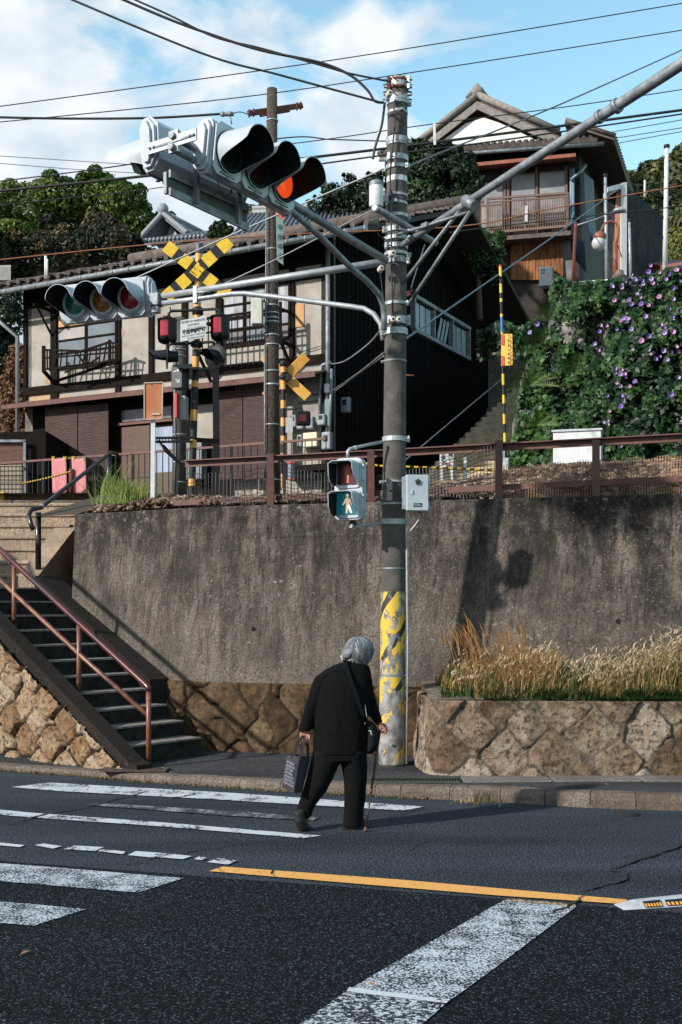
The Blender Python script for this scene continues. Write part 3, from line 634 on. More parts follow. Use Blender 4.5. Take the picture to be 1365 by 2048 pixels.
# rusty head fittings, insulators
mb = MB()
for y in (165, 180, 195):
    z = pz(y)
    for k in range(6):
        a = math.radians(-200+k*44); d = V((math.cos(a), math.sin(a), 0)); mb.tube([pc(z)+d*.09, pc(z)+d*.145], .008, 6)
    mb.lathe([(.095, -.012), (.104, -.012), (.104, .012), (.095, .012)], pc(z), n=20)
mb.frame(pc(pz(176))+V((-.09, -.07, 0)), (1, 0, 0), (0, 1, 0), (0, 0, 1), .03, .04, .14)
mb.build('head_fitting', RUST, pole)
IVORY = mat('porcelain', (.62, .58, .50), .3)
for (px, py) in [(779, 188), (785, 508), (785, 640), (762, 538), (797, 640)]:
    mb = MB(); c = W(px, py, 10.78); mb.lathe([(.012, -.03), (.028, -.03), (.028, -.012), (.018, 0), (.028, .012), (.028, .03), (.012, .03)], c, (.3, -1, .1), n=14); mb.build('insulator', IVORY, pole)
mb = MB(); mb.tube([W(788, 215, 10.80), W(791, 232, 10.82), W(789, 260, 10.82), W(786, 290, 10.82), W(781, 345, 10.81), W(781, 375, 10.81), W(785, 395, 10.81), W(783, 440, 10.80), W(784, 560, 10.79), W(786, 610, 10.79), W(788, 640, 10.79)], .008, 6)
mb.tube([W(757, 430, 10.6), W(757, 470, 10.7), W(772, 480, 10.8)], .006, 6); mb.tube([W(760, 540, 10.75), W(768, 600, 10.8), W(770, 640, 10.8)], .004, 5)
mb.build('riser_cable', CABLE, pole)
mb = MB(); mb.frame(W(779, 979, 10.81), (1, 0, 0), (0, 1, 0), (0, 0, 1), .058, .006, .205); q = mb.build('number_plate', mat('dull_aluminium', (.36, .33, .31), .55, metal=.3, c2=(.24, .22, .20), scale=30), pole)
mb = MB(); mb.lathe([(.012, 0), (.016, 0), (.016, .002), (.012, .002)], W(777.5, 962, 10.803), (0, -1, 0), n=16)
for k, y in enumerate((972, 977, 982, 987, 992)): mb.box(W(774, y, 10.805), (.010, .002, .010))
mb.box(W(782, 982, 10.805), (.02, .002, .02)); mb.build('plate_mark', BLACKP, q)
mb = MB(); mb.lathe([(.062, 0), (.066, .012), (.066, .19), (.062, .2)], W(753, 414, 10.78), n=22); wc = mb.build('junction_canister', WHITE, pole)
mb = MB(); mb.lathe([(.068, .195), (.068, .225), (.055, .24), (0, .24)], W(753, 414, 10.78), n=22); mb.build('lid', GALV_D, wc)
mb = MB(); mb.frame(W(772, 398, 10.87), (1, 0, 0), (0, 1, 0), (0, 0, 1), .05, .03, .06); mb.build('bracket', GALV, wc)
# conduit and control box
mb = MB(); mb.tube([W(839, 1022, 10.78), W(838, 1040, 10.78), W(830, 1052, 10.80), W(817, 1066, 10.83), W(814, 1085, 10.84), W(816, 1300, 10.86), W(814, 1528, 10.86)], .010, 8); mb.build('conduit', GALV, pole)
bx = thing('control_box', 'pale grey steel signal control box with star emblem on the right of the pole', 'control box', W(833, 1022, 10.8))
c = W(833.5, 986.5, 10.72); R = Matrix.Rotation(math.radians(7), 3, 'Z')
mb = MB(); mb.box(c, (.205, .11, .335), R); mb.build('cabinet', PGREY, bx, bevel=.006)
mb = MB(); mb.box(c+R@V((0, -.058, 0)), (.20, .012, .33), R); mb.build('door', PGREY, bx, bevel=.004)
mb = MB(); pts = []
for k in range(10):
    a = math.pi/2+k*math.pi/5; r = .030 if k % 2 == 0 else .021; pts.append(c+R@V((r*math.cos(a), -.065, .10+r*math.sin(a))))
mb.prism(pts, R@V((0, -.012, 0))); mb.ball(c+R@V((0, -.078, .10)), .009, 8); mb.build('star_emblem', mat('dark_bronze', (.06, .055, .04), .5, metal=.5), bx)
mb = MB(); mb.box(c+R@V((-.058, -.066, 0.005)), (.018, .014, .036), R); mb.build('latch', mat('chrome', (.6, .6, .6), .2, metal=1), bx)
mb = MB(); mb.box(c+R@V((.0, -.0655, -.115)), (.078, .004, .036), R); lp = mb.build('label_plate', BLACKP, bx)
mb = MB()
for (a, b_, w) in [(-.026, .008, .016), (-.008, .008, .01), (.012, .006, .02), (-.024, -.008, .012), (-.004, -.007, .02), (.022, -.008, .014)]: mb.box(c+R@V((a, -.068, -.115+b_)), (w, .002, .007), R)
mb.build('label_marks', PGREY, lp)
for dz in (.11, -.11):
    mb = MB(); mb.box(c+R@V((.106, -.045, dz)), (.012, .02, .045), R); mb.build('hinge', GALV, bx)
mb = MB(); mb.box(c+R@V((-.115, .0, 0)), (.04, .05, .30), R); mb.build('mounting_bracket', GALV, bx)
# ---------------------------------------------------------------- traffic signal heads
def signal_head(name, label, p3, ax, nrm, lenses, tilt=8, h=.40, mod=.335, group=None, vis=.31, bez=None):
    """p3: centre of the lens nearest the arm end; ax: unit plan vector from first to last lens"""
    ax = V(ax).normalized(); n0 = V(nrm).normalized(); up = V((0, 0, 1)); t = math.radians(tilt)
    n = (n0*math.cos(t)-up*math.sin(t)).normalized(); z = ax.cross(n); z = -z if z.z < 0 else z
    root = thing(name, label, 'traffic light', p3, group)
    P = lambda a, b, c: V(p3)+ax*a+n*b+z*c
    # body: three moulded modules
    for k in range(3):
        mb = MB(); a0 = -(k+.5)*mod+.003; a1 = -(k-.5)*mod-.003; hh = h/2; ch = .07
        prof = [(-hh+ch*.6, 0), (-hh, -.03), (-hh, -.09), (-hh+ch, -.165), (hh-ch, -.165), (hh, -.09), (hh, -.03), (hh-ch*.6, 0)]
        A = [P(a0, b, c) for c, b in prof]; B = [P(a1, b, c) for c, b in prof]
        mb.face(A); mb.face(B[::-1])
        for i in range(8): mb.face([A[i], A[(i+1) % 8], B[(i+1) % 8], B[i]])
        mb.build('housing', PGREY, root, bevel=.008)
        mb = MB(); cc = .045; w2 = mod/2-.006
        o8 = [(-w2+cc, -hh+.004), (w2-cc, -hh+.004), (w2, -hh+cc), (w2, hh-cc), (w2-cc, hh-.004), (-w2+cc, hh-.004), (-w2, hh-cc), (-w2, -hh+cc)]
        mb.prism([P(-k*mod+a, .004, c) for a, c in o8], n*.016); dr = mb.build('door', PGREY, root, bevel=.004)
        mb = MB(); mb.frame(P(-k*mod, .026, -hh+.028), ax, n, z, .16, .012, .012); mb.frame(P(-k*mod, .022, -hh+.004), ax, n, z, .03, .03, .018); mb.build('catch', GALV_D, dr)
    for sgn in (-1, 1):  # end caps, stepped
        a0 = mod/2 if sgn > 0 else -2.5*mod
        for (d0, d1, s, lo_) in ((0, .012, 1.04, .0), (.012, .04, .93, .01), (.04, .065, .78, .03)):
            mb = MB(); hh = h/2*s; q = [(-hh+.05, 0-lo_), (-hh, -.03-lo_), (-hh, -.10), (-hh+.07, -.165*s), (hh-.07, -.165*s), (hh, -.10), (hh, -.03-lo_), (hh-.05, 0-lo_)]
            mb.prism([P(a0+sgn*d0, b, c) for c, b in q], ax*sgn*(d1-d0)); mb.build('end_cap', PGREY, root, bevel=.004)
    for k, lm in enumerate(lenses):
        a = -k*mod; o = P(a, .02, .0)
        mb = MB(); mb.lathe([(.118, .0), (.122, .014), (.150, .016), (.156, .002), (.156, -.01)], o, n, n=32); rg = mb.build('bezel', bez or PGREY, root)
        mb = MB(); mb.lathe([(.0, .034), (.05, .030), (.09, .020), (.118, .004)], o, n, n=28); mb.build('lens', lm, root)
        # visor: a tube cut back along the lower side
        x = n.cross(z).normalized(); NV = 44; vo = []; vi = []; tp = []
        def ring(r, t_f): return [o+x*math.sin(th)*r(th)+z*math.cos(th)*r(th)+n*t_f(th) for th in [2*math.pi*i/NV for i in range(NV)]]
        def Lf(th):
            c = (1+math.cos(th))/2; s = min(1, max(0, (c-.12)/.50)); s = s*s*(3-2*s); return .018+(vis-.018)*s
        mb = MB(); nr = 8; vs = []; fs = []
        for side in (0, 1):
            b0 = len(vs)
            for j in range(nr+1):
                f_ = j/nr; vs += ring(lambda th: (.150 if side == 0 else .144)+.012*f_, lambda th: .006+(Lf(th)-.006)*f_)
            for j in range(nr):
                for i in range(NV):
                    i2 = (i+1) % NV; q = (b0+j*NV+i, b0+j*NV+i2, b0+(j+1)*NV+i2, b0+(j+1)*NV+i); fs.append(q if side == 0 else q[::-1])
        mb.mesh(vs[:(nr+1)*NV], fs[:nr*NV], True)
        mb.cm = 1; mb.mesh(vs[(nr+1)*NV:], [tuple(i-(nr+1)*NV for i in f) for f in fs[nr*NV:]], True)
        mb.cm = 0; e0 = vs[nr*NV:(nr+1)*NV]; e1 = vs[(2*nr+1)*NV:]
        for i in range(NV): mb.face([e0[i], e0[(i+1) % NV], e1[(i+1) % NV], e1[i]])
        mb.build('visor', [PGREY, VIN], root)
    return root, P
AA = V((.57, .82, 0)).normalized(); AN = V((.82, -.57, 0)).normalized()
l1 = W(455, 306, 8.72); l3 = l1+AA*.67+V((0, 0, -.025))
sa, PA_ = signal_head('traffic_light', 'upper signal head above the road with its red lamp lit, facing right', l3, (l3-l1), AN, [LRON, DL, DG], tilt=5, bez=VIN)
lb3 = W(263, 595, 11.9); BA = V((.935, -.354, 0)).normalized(); BN = V((-.354, -.935, 0))
sb, PB_ = signal_head('traffic_light', 'lower left signal head showing dull green, amber and red lenses', lb3, BA, BN, [LR, LY, LG], tilt=8)
# back-to-back companion facing away
c2 = l1-AN*.50+AA*-.22+V((0, 0, .03)); 
s2, P2_ = signal_head('traffic_light', 'signal head seen from behind, pointing away to the left beside the lit one', c2+AA*0, -AA, -AN, [DG, DL, DL], tilt=4, vis=.40)
# ---------------------------------------------------------------- signal arms
def arm_plane(p, q): return PL((p.x, p.y), (q.x, q.y))
aA = arm_plane(pc(5), V((-1.235, 8.4, 0))); aB = arm_plane(pc(5), V((-1.85, 11.75, 0))); aR = arm_plane(pc(5), V((2.49, 8.4, 0)))
t = thing('signal_arm', 'pair of grey steel tubes reaching from the pole toward the upper signals', 'signal arm', aA(772, 520))
mb = MB(); mb.tube([aA(342, 269), aA(580, 405), aA(700, 478), aA(772, 520)], [.028, .034, .036, .036], 14); mb.build('upper_tube', GALV_D, t)
mb = MB(); mb.tube([aA(*p) for p in ((340, 291), (359, 304), (513, 386), (580, 419), (640, 472), (700, 533), (735, 563), (758, 588), (767, 612), (769, 635), (769, 660))], .028, 14); mb.build('lower_tube', GALV_D, t)
for (px, py, w) in ((352, 285, .14), (455, 345, .10), (560, 400, .06)):
    mb = MB(); c = aA(px, py); mb.frame(c, aA.d, aA.n, (0, 0, 1), .05, .08, w); mb.build('tube_clamp', GALV_D, t)
mb = MB()
for (px, py, s) in ((348, 268, 1), (372, 268, -1)):
    pass
mb.frame(aA(342, 280)+AN*.13+AA*.03, AN, AA, (0, 0, 1), .19, .012, .085); mb.frame(aA(342, 280)-AN*.15+AA*.03, AN, AA, (0, 0, 1), .22, .012, .085)
mb.frame(aA(342, 280)+AA*.04, AN, AA, (0, 0, 1), .09, .03, .16)
mb.tube([aA(342, 281)-AN*.2+AA*.03, aA(342, 281)+AN*.2+AA*.03], .014, 8)
for s_ in (-.23, -.19, .17, .205): mb.lathe([(0, .022), (.010, .022), (.012, 0)], aA(342, 280)+AN*s_+AA*.03, -AA, n=8)
mb.build('mounting_bracket', GALV, t)
mb = MB(); mb.tube([aA(435, 350), aA(437, 375), aA(448, 392), aA(462, 388), aA(465, 372)], .006, 6); mb.tube([aA(465, 372), aA(476, 380), aA(480, 392)], .010, 6); mb.build('slack_cable', CABLE, t)
t = thing('signal_arm', 'pair of grey steel tubes reaching left from the pole to the green amber red head', 'signal arm', aB(765, 526))
mb = MB(); mb.tube([aB(322, 593), aB(560, 556), aB(768, 524)], [.030, .034, .036], 14); mb.build('upper_tube', GALV, t)
mb = MB(); mb.tube([aB(*p) for p in ((322, 607), (400, 597), (462, 588), (490, 587), (560, 595), (700, 613), (728, 617), (748, 628), (762, 648), (767, 680))], .026, 14); mb.build('lower_tube', GALV, t)
mb = MB(); mb.frame(aB(393, 590), aB.d, aB.n, (0, 0, 1), .04, .07, .17); mb.tube([aB(393, 585, .05), aB(420, 583, .05)], .012, 6); mb.build('tube_clamp', GALV, t)
mb = MB(); c = aB(313, 600); mb.frame(c, aB.d, aB.n, (0, 0, 1), .10, .12, .13); mb.frame(c+V((0, 0, -.10)), aB.d, aB.n, (0, 0, 1), .07, .08, .07); mb.build('end_bracket', GALV_D, t, bevel=.008)
t = thing('signal_arm', 'thick grey steel tube rising from the pole past the upper right corner', 'signal arm', aR(806, 489))
far = aR(1365, 127); dirr = (far-aR(906, 425)).normalized()
mb = MB(); mb.tube([aR(800, 493), aR(906, 425), aR(952, 394), aR(1198, 235), aR(1234, 212), far, far+dirr*3.5], [.030, .033, .036, .040, .044, .046, .05], 16)
mb.tube([aR(1196, 236), aR(1204, 231)], .052, 14); mb.tube([aR(1230, 215), aR(1238, 209)], .058, 14); mb.build('main_tube', GALV_D, t)
mb = MB(); mb.tube([aR(1231, 207), aR(1231, 198)], .010, 6); mb.build('eye_bolt', GALV, t)
for a, b_ in (((775, 606), (938, 398)), ((817, 610), (952, 406))):
    mb = MB(); mb.tube([aR(*a), aR(*b_)], .017, 10); mb.build('strut', GALV_D, t)
mb = MB(); mb.tube([aR(770, 476, .06), aR(852, 452, .05), aR(935, 425, 0)], .014, 10); mb.build('strut', GALV_D, t)
mb = MB(); mb.tube([aR(930, 400, .02), aR(950, 412, .02)], .05, 10); mb.build('joint_clamp', GALV_D, t); mb = MB(); mb.frame(aR(856, 452, .03), aR.d, aR.n, (0, 0, 1), .08, .1, .04); mb.build('joint_clamp', GALV_D, t)
t = thing('cross_tube', 'short capped steel tube clamped across the pole below the white canister', 'pole bracket', W(810, 450, 10.9))
mb = MB(); mb.tube([W(752, 417, 10.45), W(872, 486, 11.35)], .032, 16); mb.build('tube', GALV_D, t); mb = MB(); mb.lathe([(.033, 0), (.036, .0), (.036, .02), (.02, .024), (0, .024)], W(752, 417, 10.45), (W(752, 417, 10.45)-W(872, 486, 11.35)), n=18); mb.build('end_cap', GALV, t)
mb = MB(); mb.tube([W(815, 460, 10.7), W(845, 465, 10.75), W(860, 455, 10.8)], .012, 8); mb.build('u_bolt', GALV, t)
# hung place-name board seen from behind
sf = arm_plane(V((-1.32, 8.6, 0)), V((-1.32, 8.6, 0))+AA)
t = thing('street_name_board', 'long grey board hanging under the upper signals, seen from its back', 'sign', sf(410, 400))
za0 = sf(333, 345).z; mb = MB()
Lb = (sf(490, 440)-sf(333, 368)); a = sf(333, 345); a2 = sf(333, 388); e_ = sf(490, 414); e2 = sf(490, 461)
mb.hexa([a2, e2, e2+AN*.02, a2+AN*.02, a, e_, e_+AN*.02, a+AN*.02]); mb.build('panel', mat('board_back', (.045, .06, .078), .5, c2=(.07, .09, .11), scale=4), t)
mb = MB(); o_ = AN*.035
for f in (0, .17, .84, 1): mb.beam(a.lerp(a2, f)+o_, e_.lerp(e2, f)+o_, .020, .03)
mb.beam(a, a2, .03, .03, up=AA); mb.beam(e_, e2, .03, .03, up=AA); mb.build('frame', GALV_D, t)
for fr, py in ((.285, 300), (.83, 355)):
    p = a.lerp(e_, fr)+AN*.06; q = a2.lerp(e2, fr)+AN*.06; mb = MB(); mb.beam(q, p+V((0, 0, .30)), .035, .02, up=AA); mb.beam(q+AA*.02+AN*.015, p+V((0, 0, .30))+AA*.02+AN*.015, .008, .008, up=AA); mb.build('hanger', GALV_D, t)
# ---------------------------------------------------------------- pedestrian signal
ps = thing('pedestrian_signal', 'pale pedestrian signal with red standing figure above lit green walking figure', 'pedestrian signal', W(697, 1040, 10.6))
pn = V((-.40, -.917, 0)).normalized(); pa_ = V((pn.y*-1, pn.x, 0)); pa_ = -pa_ if pa_.x < 0 else pa_; c = W(697, 978, 10.6)
PP = lambda a, b, z: c+pa_*a+pn*b+V((0, 0, z))
def rrect(w, h, r, n=5, cx=0, cz=0):
    o = []
    for sx_, sz_, a0 in ((1, -1, -90), (1, 1, 0), (-1, 1, 90), (-1, -1, 180)):
        for i in range(n+1):
            a = math.radians(a0+90*i/n); o.append((cx+sx_*(w/2-r)+r*math.cos(a), cz+sz_*(h/2-r)+r*math.sin(a)))
    return o
mb = MB(); mb.prism([PP(a, 0, z) for a, z in rrect(.285, .575, .06)], -pn*.10); mb.build('housing', PGREY, ps, bevel=.008)
for dz, nm, cm, fig in ((.138, 'red', (.055, .008, .008), (.55, .12, .05)), (-.138, 'green', (.005, .085, .115), (.8, .62, .48))):
    mb = MB(); mb.prism([PP(a, .001, z) for a, z in rrect(.26, .262, .05, cz=dz)], pn*.014); dr = mb.build('door', PGREY, ps, bevel=.004)
    mb = MB(); mb.prism([PP(a, .0155, z) for a, z in rrect(.205, .205, .02, cz=dz)], pn*.004)
    em = (.0, .10, .14) if nm == 'green' else None
    fc = mb.build('face', mat(nm+'_face', cm, .25, c2=tuple(1.7*x for x in cm), scale=10, emit=em, estr=.35 if em else 1), dr)
    mb = MB(); sq = lambda pts: mb.prism([PP(a, .021, dz+z) for a, z in pts], pn*.003)
    sc_ = 1.0
    if nm == 'red':
        sq([(.0+.014*math.cos(k*.628), .076+.015*math.sin(k*.628)) for k in range(10)])
        sq([(-.022, .055), (-.026, .0), (-.017, -.005), (-.014, -.085), (-.001, -.085), (0, -.02), (.001, -.085), (.014, -.085), (.017, -.005), (.026, .0), (.022, .055)])
        fm = mat('red_figure', fig, .5)
    else:
        sq([(.0+.015*math.cos(k*.628), .078+.016*math.sin(k*.628)) for k in range(10)])
        sq([(-.004, .058), (-.022, .045), (-.036, .012), (-.050, -.006), (-.044, -.014), (-.026, .002), (-.016, .02), (-.013, -.018), (-.016, -.088), (-.001, -.088), (.004, -.03), (.034, -.088), (.05, -.082), (.024, -.012), (.020, .022), (.030, .01), (.038, -.016), (.045, -.010), (.034, .03), (.016, .056)])
        fm = mat('lit_walking_figure', fig, .5, emit=(1, .72, .50), estr=.38)
    mb.build('figure', fm, fc)
    # hood: roof and two cheeks
    mb = MB(); dp = .175; w2 = .118; hz = .118
    TT_ = .006
    top = [(-w2, hz-.02), (-w2+.03, hz), (w2-.03, hz), (w2, hz-.02)]
    def sheet(a0, z0, a1, z1, l0, l1, base0=.016):
        A = PP(a0, base0, dz+z0); B = PP(a1, base0, dz+z1); C_ = PP(a1, base0+l1, dz+z1-.012); D = PP(a0, base0+l0, dz+z0-.012)
        n_ = (B-A).cross(D-A).normalized()*TT_; mb.hexa([A, B, C_, D, A+n_, B+n_, C_+n_, D+n_])
    for i in range(3): sheet(*top[i], *top[i+1], dp, dp)
    for s in (-1, 1):
        zz_ = [hz-.02, .04, -.02, -.07, -.105]; ll = [dp, dp*.97, dp*.72 if s > 0 else dp*.95, dp*.28 if s > 0 else dp*.75, .03 if s > 0 else dp*.3]
        for i in range(4): sheet(s*w2, zz_[i], s*w2, zz_[i+1], ll[i], ll[i+1])
    mb.build('hood', mat('hood_paint', (.40, .45, .50), .45) if False else PGREY, ps)
    mb = MB(); sgn = -1; A = []; 
    for z_, l_ in zip([hz-.02, .04, -.02, -.07, -.105], [dp, dp*.97, dp*.95, dp*.75, dp*.3]): A.append((z_, l_))
    pts = [PP(-w2+.007, .018+l, dz+z_-.01) for z_, l in A]+[PP(-w2+.007, .02, dz+A[-1][0]), PP(-w2+.007, .02, dz+A[0][0])]
    mb.prism(pts, pa_*.002); pts = [PP(-w2+.02, .02, dz+hz-.011), PP(w2-.02, .02, dz+hz-.011), PP(w2-.02, .015+dp, dz+hz-.022), PP(-w2+.02, .015+dp, dz+hz-.022)]; mb.prism(pts, V((0, 0, -.002))); mb.build('hood_lining', VIN, ps)
    for h_ in (.07, -.07):
        mb = MB(); mb.frame(PP(.146, -.02, dz+h_), pa_, pn, (0, 0, 1), .014, .04, .03); mb.build('hinge', GALV, ps)
mb = MB(); mb.tube([W(696, 915, 10.66), W(696, 903, 10.66), W(700, 898, 10.68), W(712, 895, 10.72), W(764, 884, 10.82)], .016, 10); mb.tube([W(709, 896, 10.70), W(714, 895, 10.73)], .021, 10); mb.build('top_bracket', GALV, ps)
mb = MB(); mb.tube([W(703, 1052, 10.64), W(712, 1053, 10.68), W(765, 1046, 10.83)], .014, 10); mb.tube([W(702, 1052, 10.63), W(706, 1052, 10.65)], .02, 10); mb.build('bottom_bracket', GALV, ps)
mb = MB(); mb.lathe([(.03, 0), (.035, .02), (.022, .05)], W(706, 1052, 10.66), n=14); mb.build('drop_joint', BLACKP, ps)
# ---------------------------------------------------------------- striped pole helper
YB = mat('warning_yellow', (.85, .55, .02), .5, c2=(.72, .44, .02), scale=12); YO = mat('faded_orange_yellow', (.82, .42, .10), .6, c2=(.65, .30, .07), scale=25, lo=.45, hi=.7)
def striped(parent, pts_d, r, n=14, name='shaft', mats=None):
    """pts_d: list of (point, material index) from the top down"""
    mb = MB()
    for (p, m), (q, _) in zip(pts_d[:-1], pts_d[1:]): mb.cm = m; mb.tube([p, q], r, n, cap=False)
    mb.cm = pts_d[0][1]; mb.lathe([(r, 0), (0, .004)], pts_d[0][0], n=n); return mb.build(name, mats or [YO, BLACKP], parent)
# ---------------------------------------------------------------- level crossing signal, near side
D1 = 15.5
cs = thing('crossing_signal', 'level crossing signal with yellow and black crossbuck, red drum lamps and white name plate', 'crossing signal', W(383, 992, D1))
def w1(x, y, o=0): return W(x, y, D1-o)
st_ = [(492, 2), (508, 0), (700, 1), (714, 0), (735, 1), (762, 0), (775, 1), (792, 1), (820, 0), (842, 1), (880, 0), (896, 1), (930, 1), (958, 0), (972, 1), (992, 1)]
xp = lambda y: 399-(y-490)*.0305
striped(cs, [(w1(xp(y), y), 0 if m == 0 else 1) for y, m in st_], .048, 16)
mb = MB(); mb.lathe([(.054, -.06), (.056, 0.05), (.05, .065), (0, .07)], w1(399, 497), n=16); mb.build('pole_cap', mat('slate_cap', (.06, .075, .095), .5), cs)
for (a, b_), off in ((((332, 491.5), (456, 589)), .085), (((460, 481.5), (332, 594.5)), .07)):
    A = w1(*a, off); B = w1(*b_, off); d = (B-A); ln = d.length; d.normalize(); up = V((0, -1, 0)); x = d.cross(up).normalized()
    fr = [0, .145, .245, .385, .49-.055, .56, .665, .805, .905, 1.0] if False else [0, .15, .25, .39, .445, .575, .655, .79, .875, 1.0]
    mb = MB()
    for i in range(9):
        mb.cm = i % 2; p = A+d*ln*fr[i]; q = A+d*ln*fr[i+1]; mb.beam(p, q, .165, .004, up=up)
    cb = mb.build('crossbuck_board', [YB, BLACKP], cs)
mb = MB()
for p in ((385, 533), (402, 532), (386, 545), (402, 544)): mb.tube([w1(p[0], p[1], .06), w1(p[0]-2.5, p[1]-2.5, .13)], .007, 6)
mb.build('board_bolts', BLACKP, cs)
def drum_lamp(root, x, y, w1, s=1.0, red=LR):
    c = w1(x, y, .1); mb = MB(); mb.lathe([(.06*s, .30*s), (.07*s, .275*s), (.135*s, .262*s), (.137*s, .25*s), (.11*s, .245*s), (0, .245*s)], c, n=24); mb.lathe([(0, -.02), (.06*s, -.02*s), (.085*s, 0), (.10*s, .03*s)], c, n=20); l = mb.build('drum_lamp', BLACKP, root)
    mb = MB(); mb.lathe([(.092*s, .02*s), (.098*s, .06*s), (.098*s, .245*s)], c, n=26); mb.build('red_glass', red, l)
    # U shaped shield around the rear of the drum, with two side lips
    for a0, a1 in ((-.6, 3.75),):
        mb = MB(); pr = [(.128*s, .25*s), (.128*s, .0), (.115*s, -.04*s), (.08*s, -.06*s)]; mb.lathe(pr, c, n=20, a0=math.pi*.5+.25, a1=math.pi*1.5-.25 if False else math.pi*.5+.25+2.2)
        mb.lathe(pr, c, n=20, a0=-math.pi*.5-.1, a1=-math.pi*.5+2.1 if False else math.pi*.05); mb.build('shield', BLACKP, l)
LR2 = mat('drum_red_glass', (.50, .006, .03), .08, c2=(.22, .003, .015), scale=9, vec=(6, 6, .3), lo=.42, hi=.58, spec=.9)
drum_lamp(cs, 335, 678, w1, 1.0, LR2); drum_lamp(cs, 441, 672, w1, 1.0, LR2)
mb = MB(); mb.tube([w1(338, 636, .1), w1(338, 627, .1), w1(343, 622, .1), w1(380, 621, .06), w1(397, 620, .06), w1(432, 618, .08), w1(439, 621, .1), w1(441, 632, .1)], .019, 10); mb.lathe([(.02, 0), (.075, .02), (.075, .10), (.05, .12)], w1(396, 632), n=16)
mb.tube([w1(341, 622, .1), w1(341, 614, .1)], .008, 6); mb.build('upper_bracket', BLACKP, cs)
mb = MB(); mb.tube([w1(336, 702, .1), w1(337, 692, .1), w1(342, 688, .1), w1(395, 686, .06), w1(425, 684, .1), w1(431, 690, .1)], .019, 10); mb.lathe([(.05, -.03), (.085, .0), (.085, .05), (.03, .08)], w1(394, 692), n=16); mb.build('lower_bracket', BLACKP, cs)
def disc_lamp(root, x, y, w1, n, s=1.0):
    n = V(n).normalized(); c = w1(x, y, .1); l_ = MB(); l_.lathe([(0, -.16*s), (.07*s, -.15*s), (.08*s, -.02*s), (.08*s, 0)], c, n, n=20); l = l_.build('disc_lamp', BLACKP, root)
    mb = MB(); mb.lathe([(.0, -.006), (.168*s, -.006), (.172*s, 0), (.168*s, .006), (.0, .006)], c, n, n=30); mb.build('backing_disc', BLACKP, l)
    mb = MB(); x_ = n.cross(V((0, 0, 1))).normalized(); z_ = x_.cross(n); NV = 24; vs = []; fs = []
    for j in range(5):
        for i in range(NV+1):
            th = -2.0+4.0*i/NV; r = (.09-.02*j/4)*s; lf = (.24*max(0, math.cos(th/2.1)))*s; vs.append(c+x_*math.sin(th)*r+z_*math.cos(th)*r+n*(.006+lf*j/4))
    for j in range(4):
        for i in range(NV): fs.append((j*(NV+1)+i, j*(NV+1)+i+1, (j+1)*(NV+1)+i+1, (j+1)*(NV+1)+i))
    mb.mesh(vs, fs, True); mb.build('hood', BLACKP, l)
disc_lamp(cs, 334, 713, w1, (-1, -.22, -.03)); disc_lamp(cs, 431, 713, w1, (-.45, -.85, -.05))
# name plate with its writing
mb = MB(); pA = w1(361.5, 641, .16); pB = w1(413.5, 631, .12); pC = w1(412, 674.5, .12); pD = w1(361, 683.5, .16)
mb.prism([pD, pC, pB, pA], (0, .008, 0)); npl = mb.build('name_plate', mat('plate_white', (.74, .76, .76), .5), cs)
xa = (pC-pD).normalized(); ya = (pA-pD).normalized(); Wd = (pC-pD).length; Hd = (pA-pD).length; INK = mat('sign_ink', (.012, .012, .014), .6)
o = pD+V((0, -.004, 0)); wm = MB()
T_ = lambda s, fx, fy, sz, al='CENTER', sx=1, bold=0: text_mesh(wm, s, o+xa*Wd*fx+ya*Hd*fy, xa, ya, sz*Hd, al, sx, bold)
T_('尾道駅', .19, .84, .13); T_('東尾道駅', .80, .82, .13, sx=.8); T_('220K982M', .50, .66, .13, sx=1.0)
T_('せんこうじまえふみきり', .56, .545, .07, sx=1.0); T_('千光寺前踏切', .53, .33, .235, sx=.80, bold=.003); T_('連絡先 岡山電気区下関通信作業室', .52, .19, .085, sx=.85); T_('TEL(086)222-8268', .60, .05, .11, sx=1.0)
P_ = lambda fx, fy: o+xa*Wd*fx+ya*Hd*fy
wm.face([P_(.42, .865), P_(.58, .865), P_(.58, .885), P_(.42, .885)]); wm.face([P_(.37, .875), P_(.43, .835), P_(.43, .915)]); wm.face([P_(.63, .875), P_(.57, .915), P_(.57, .835)])
wm.build('writing', INK, npl)
# arrow indicator, relay box, working platform
mb = MB(); mb.frame(w1(361, 757, .12), (1, -.45, 0), (.45, 1, 0), (0, 0, 1), .17, .18, .29); ib = mb.build('direction_indicator', mat('indicator_case', (.005, .010, .016), .5), cs, bevel=.008)
mb = MB(); f_ = V((1, -.45, 0)).normalized(); g_ = V((-.45, -1, 0)).normalized(); cI = w1(361, 757, .12)+g_*.093
Q = lambda a, z: cI+f_*a+V((0, 0, z))
mb.face([Q(-.05, .070), Q(.03, .085), Q(.028, .097), Q(-.052, .082)]); mb.face([Q(.01, .115), Q(.045, .093), Q(.018, .065), Q(.012, .072), Q(.03, .09), Q(.004, .107)])
mb.face([Q(-.01, -.02), Q(.04, -.06), Q(.035, -.068), Q(-.016, -.028)]); mb.face([Q(.005, -.075), Q(.045, -.07), Q(.048, -.025), Q(.038, -.028), Q(.035, -.06), Q(.005, -.066)]); mb.build('arrow', mat('arrow_white', (.5, .6, .62), .5), ib)
mb = MB(); mb.prism([w1(345, 733, .3), w1(372, 738, .3), w1(408, 742, 0), w1(385, 730, -.2)], (0, 0, .02)); mb.tube([w1(375, 765, .05), w1(378, 780, 0), w1(388, 775, 0)], .012, 8); mb.tube([w1(383, 735, .0), w1(432, 742, -.8)], .02, 8); mb.build('indicator_bracket', BLACKP, cs)
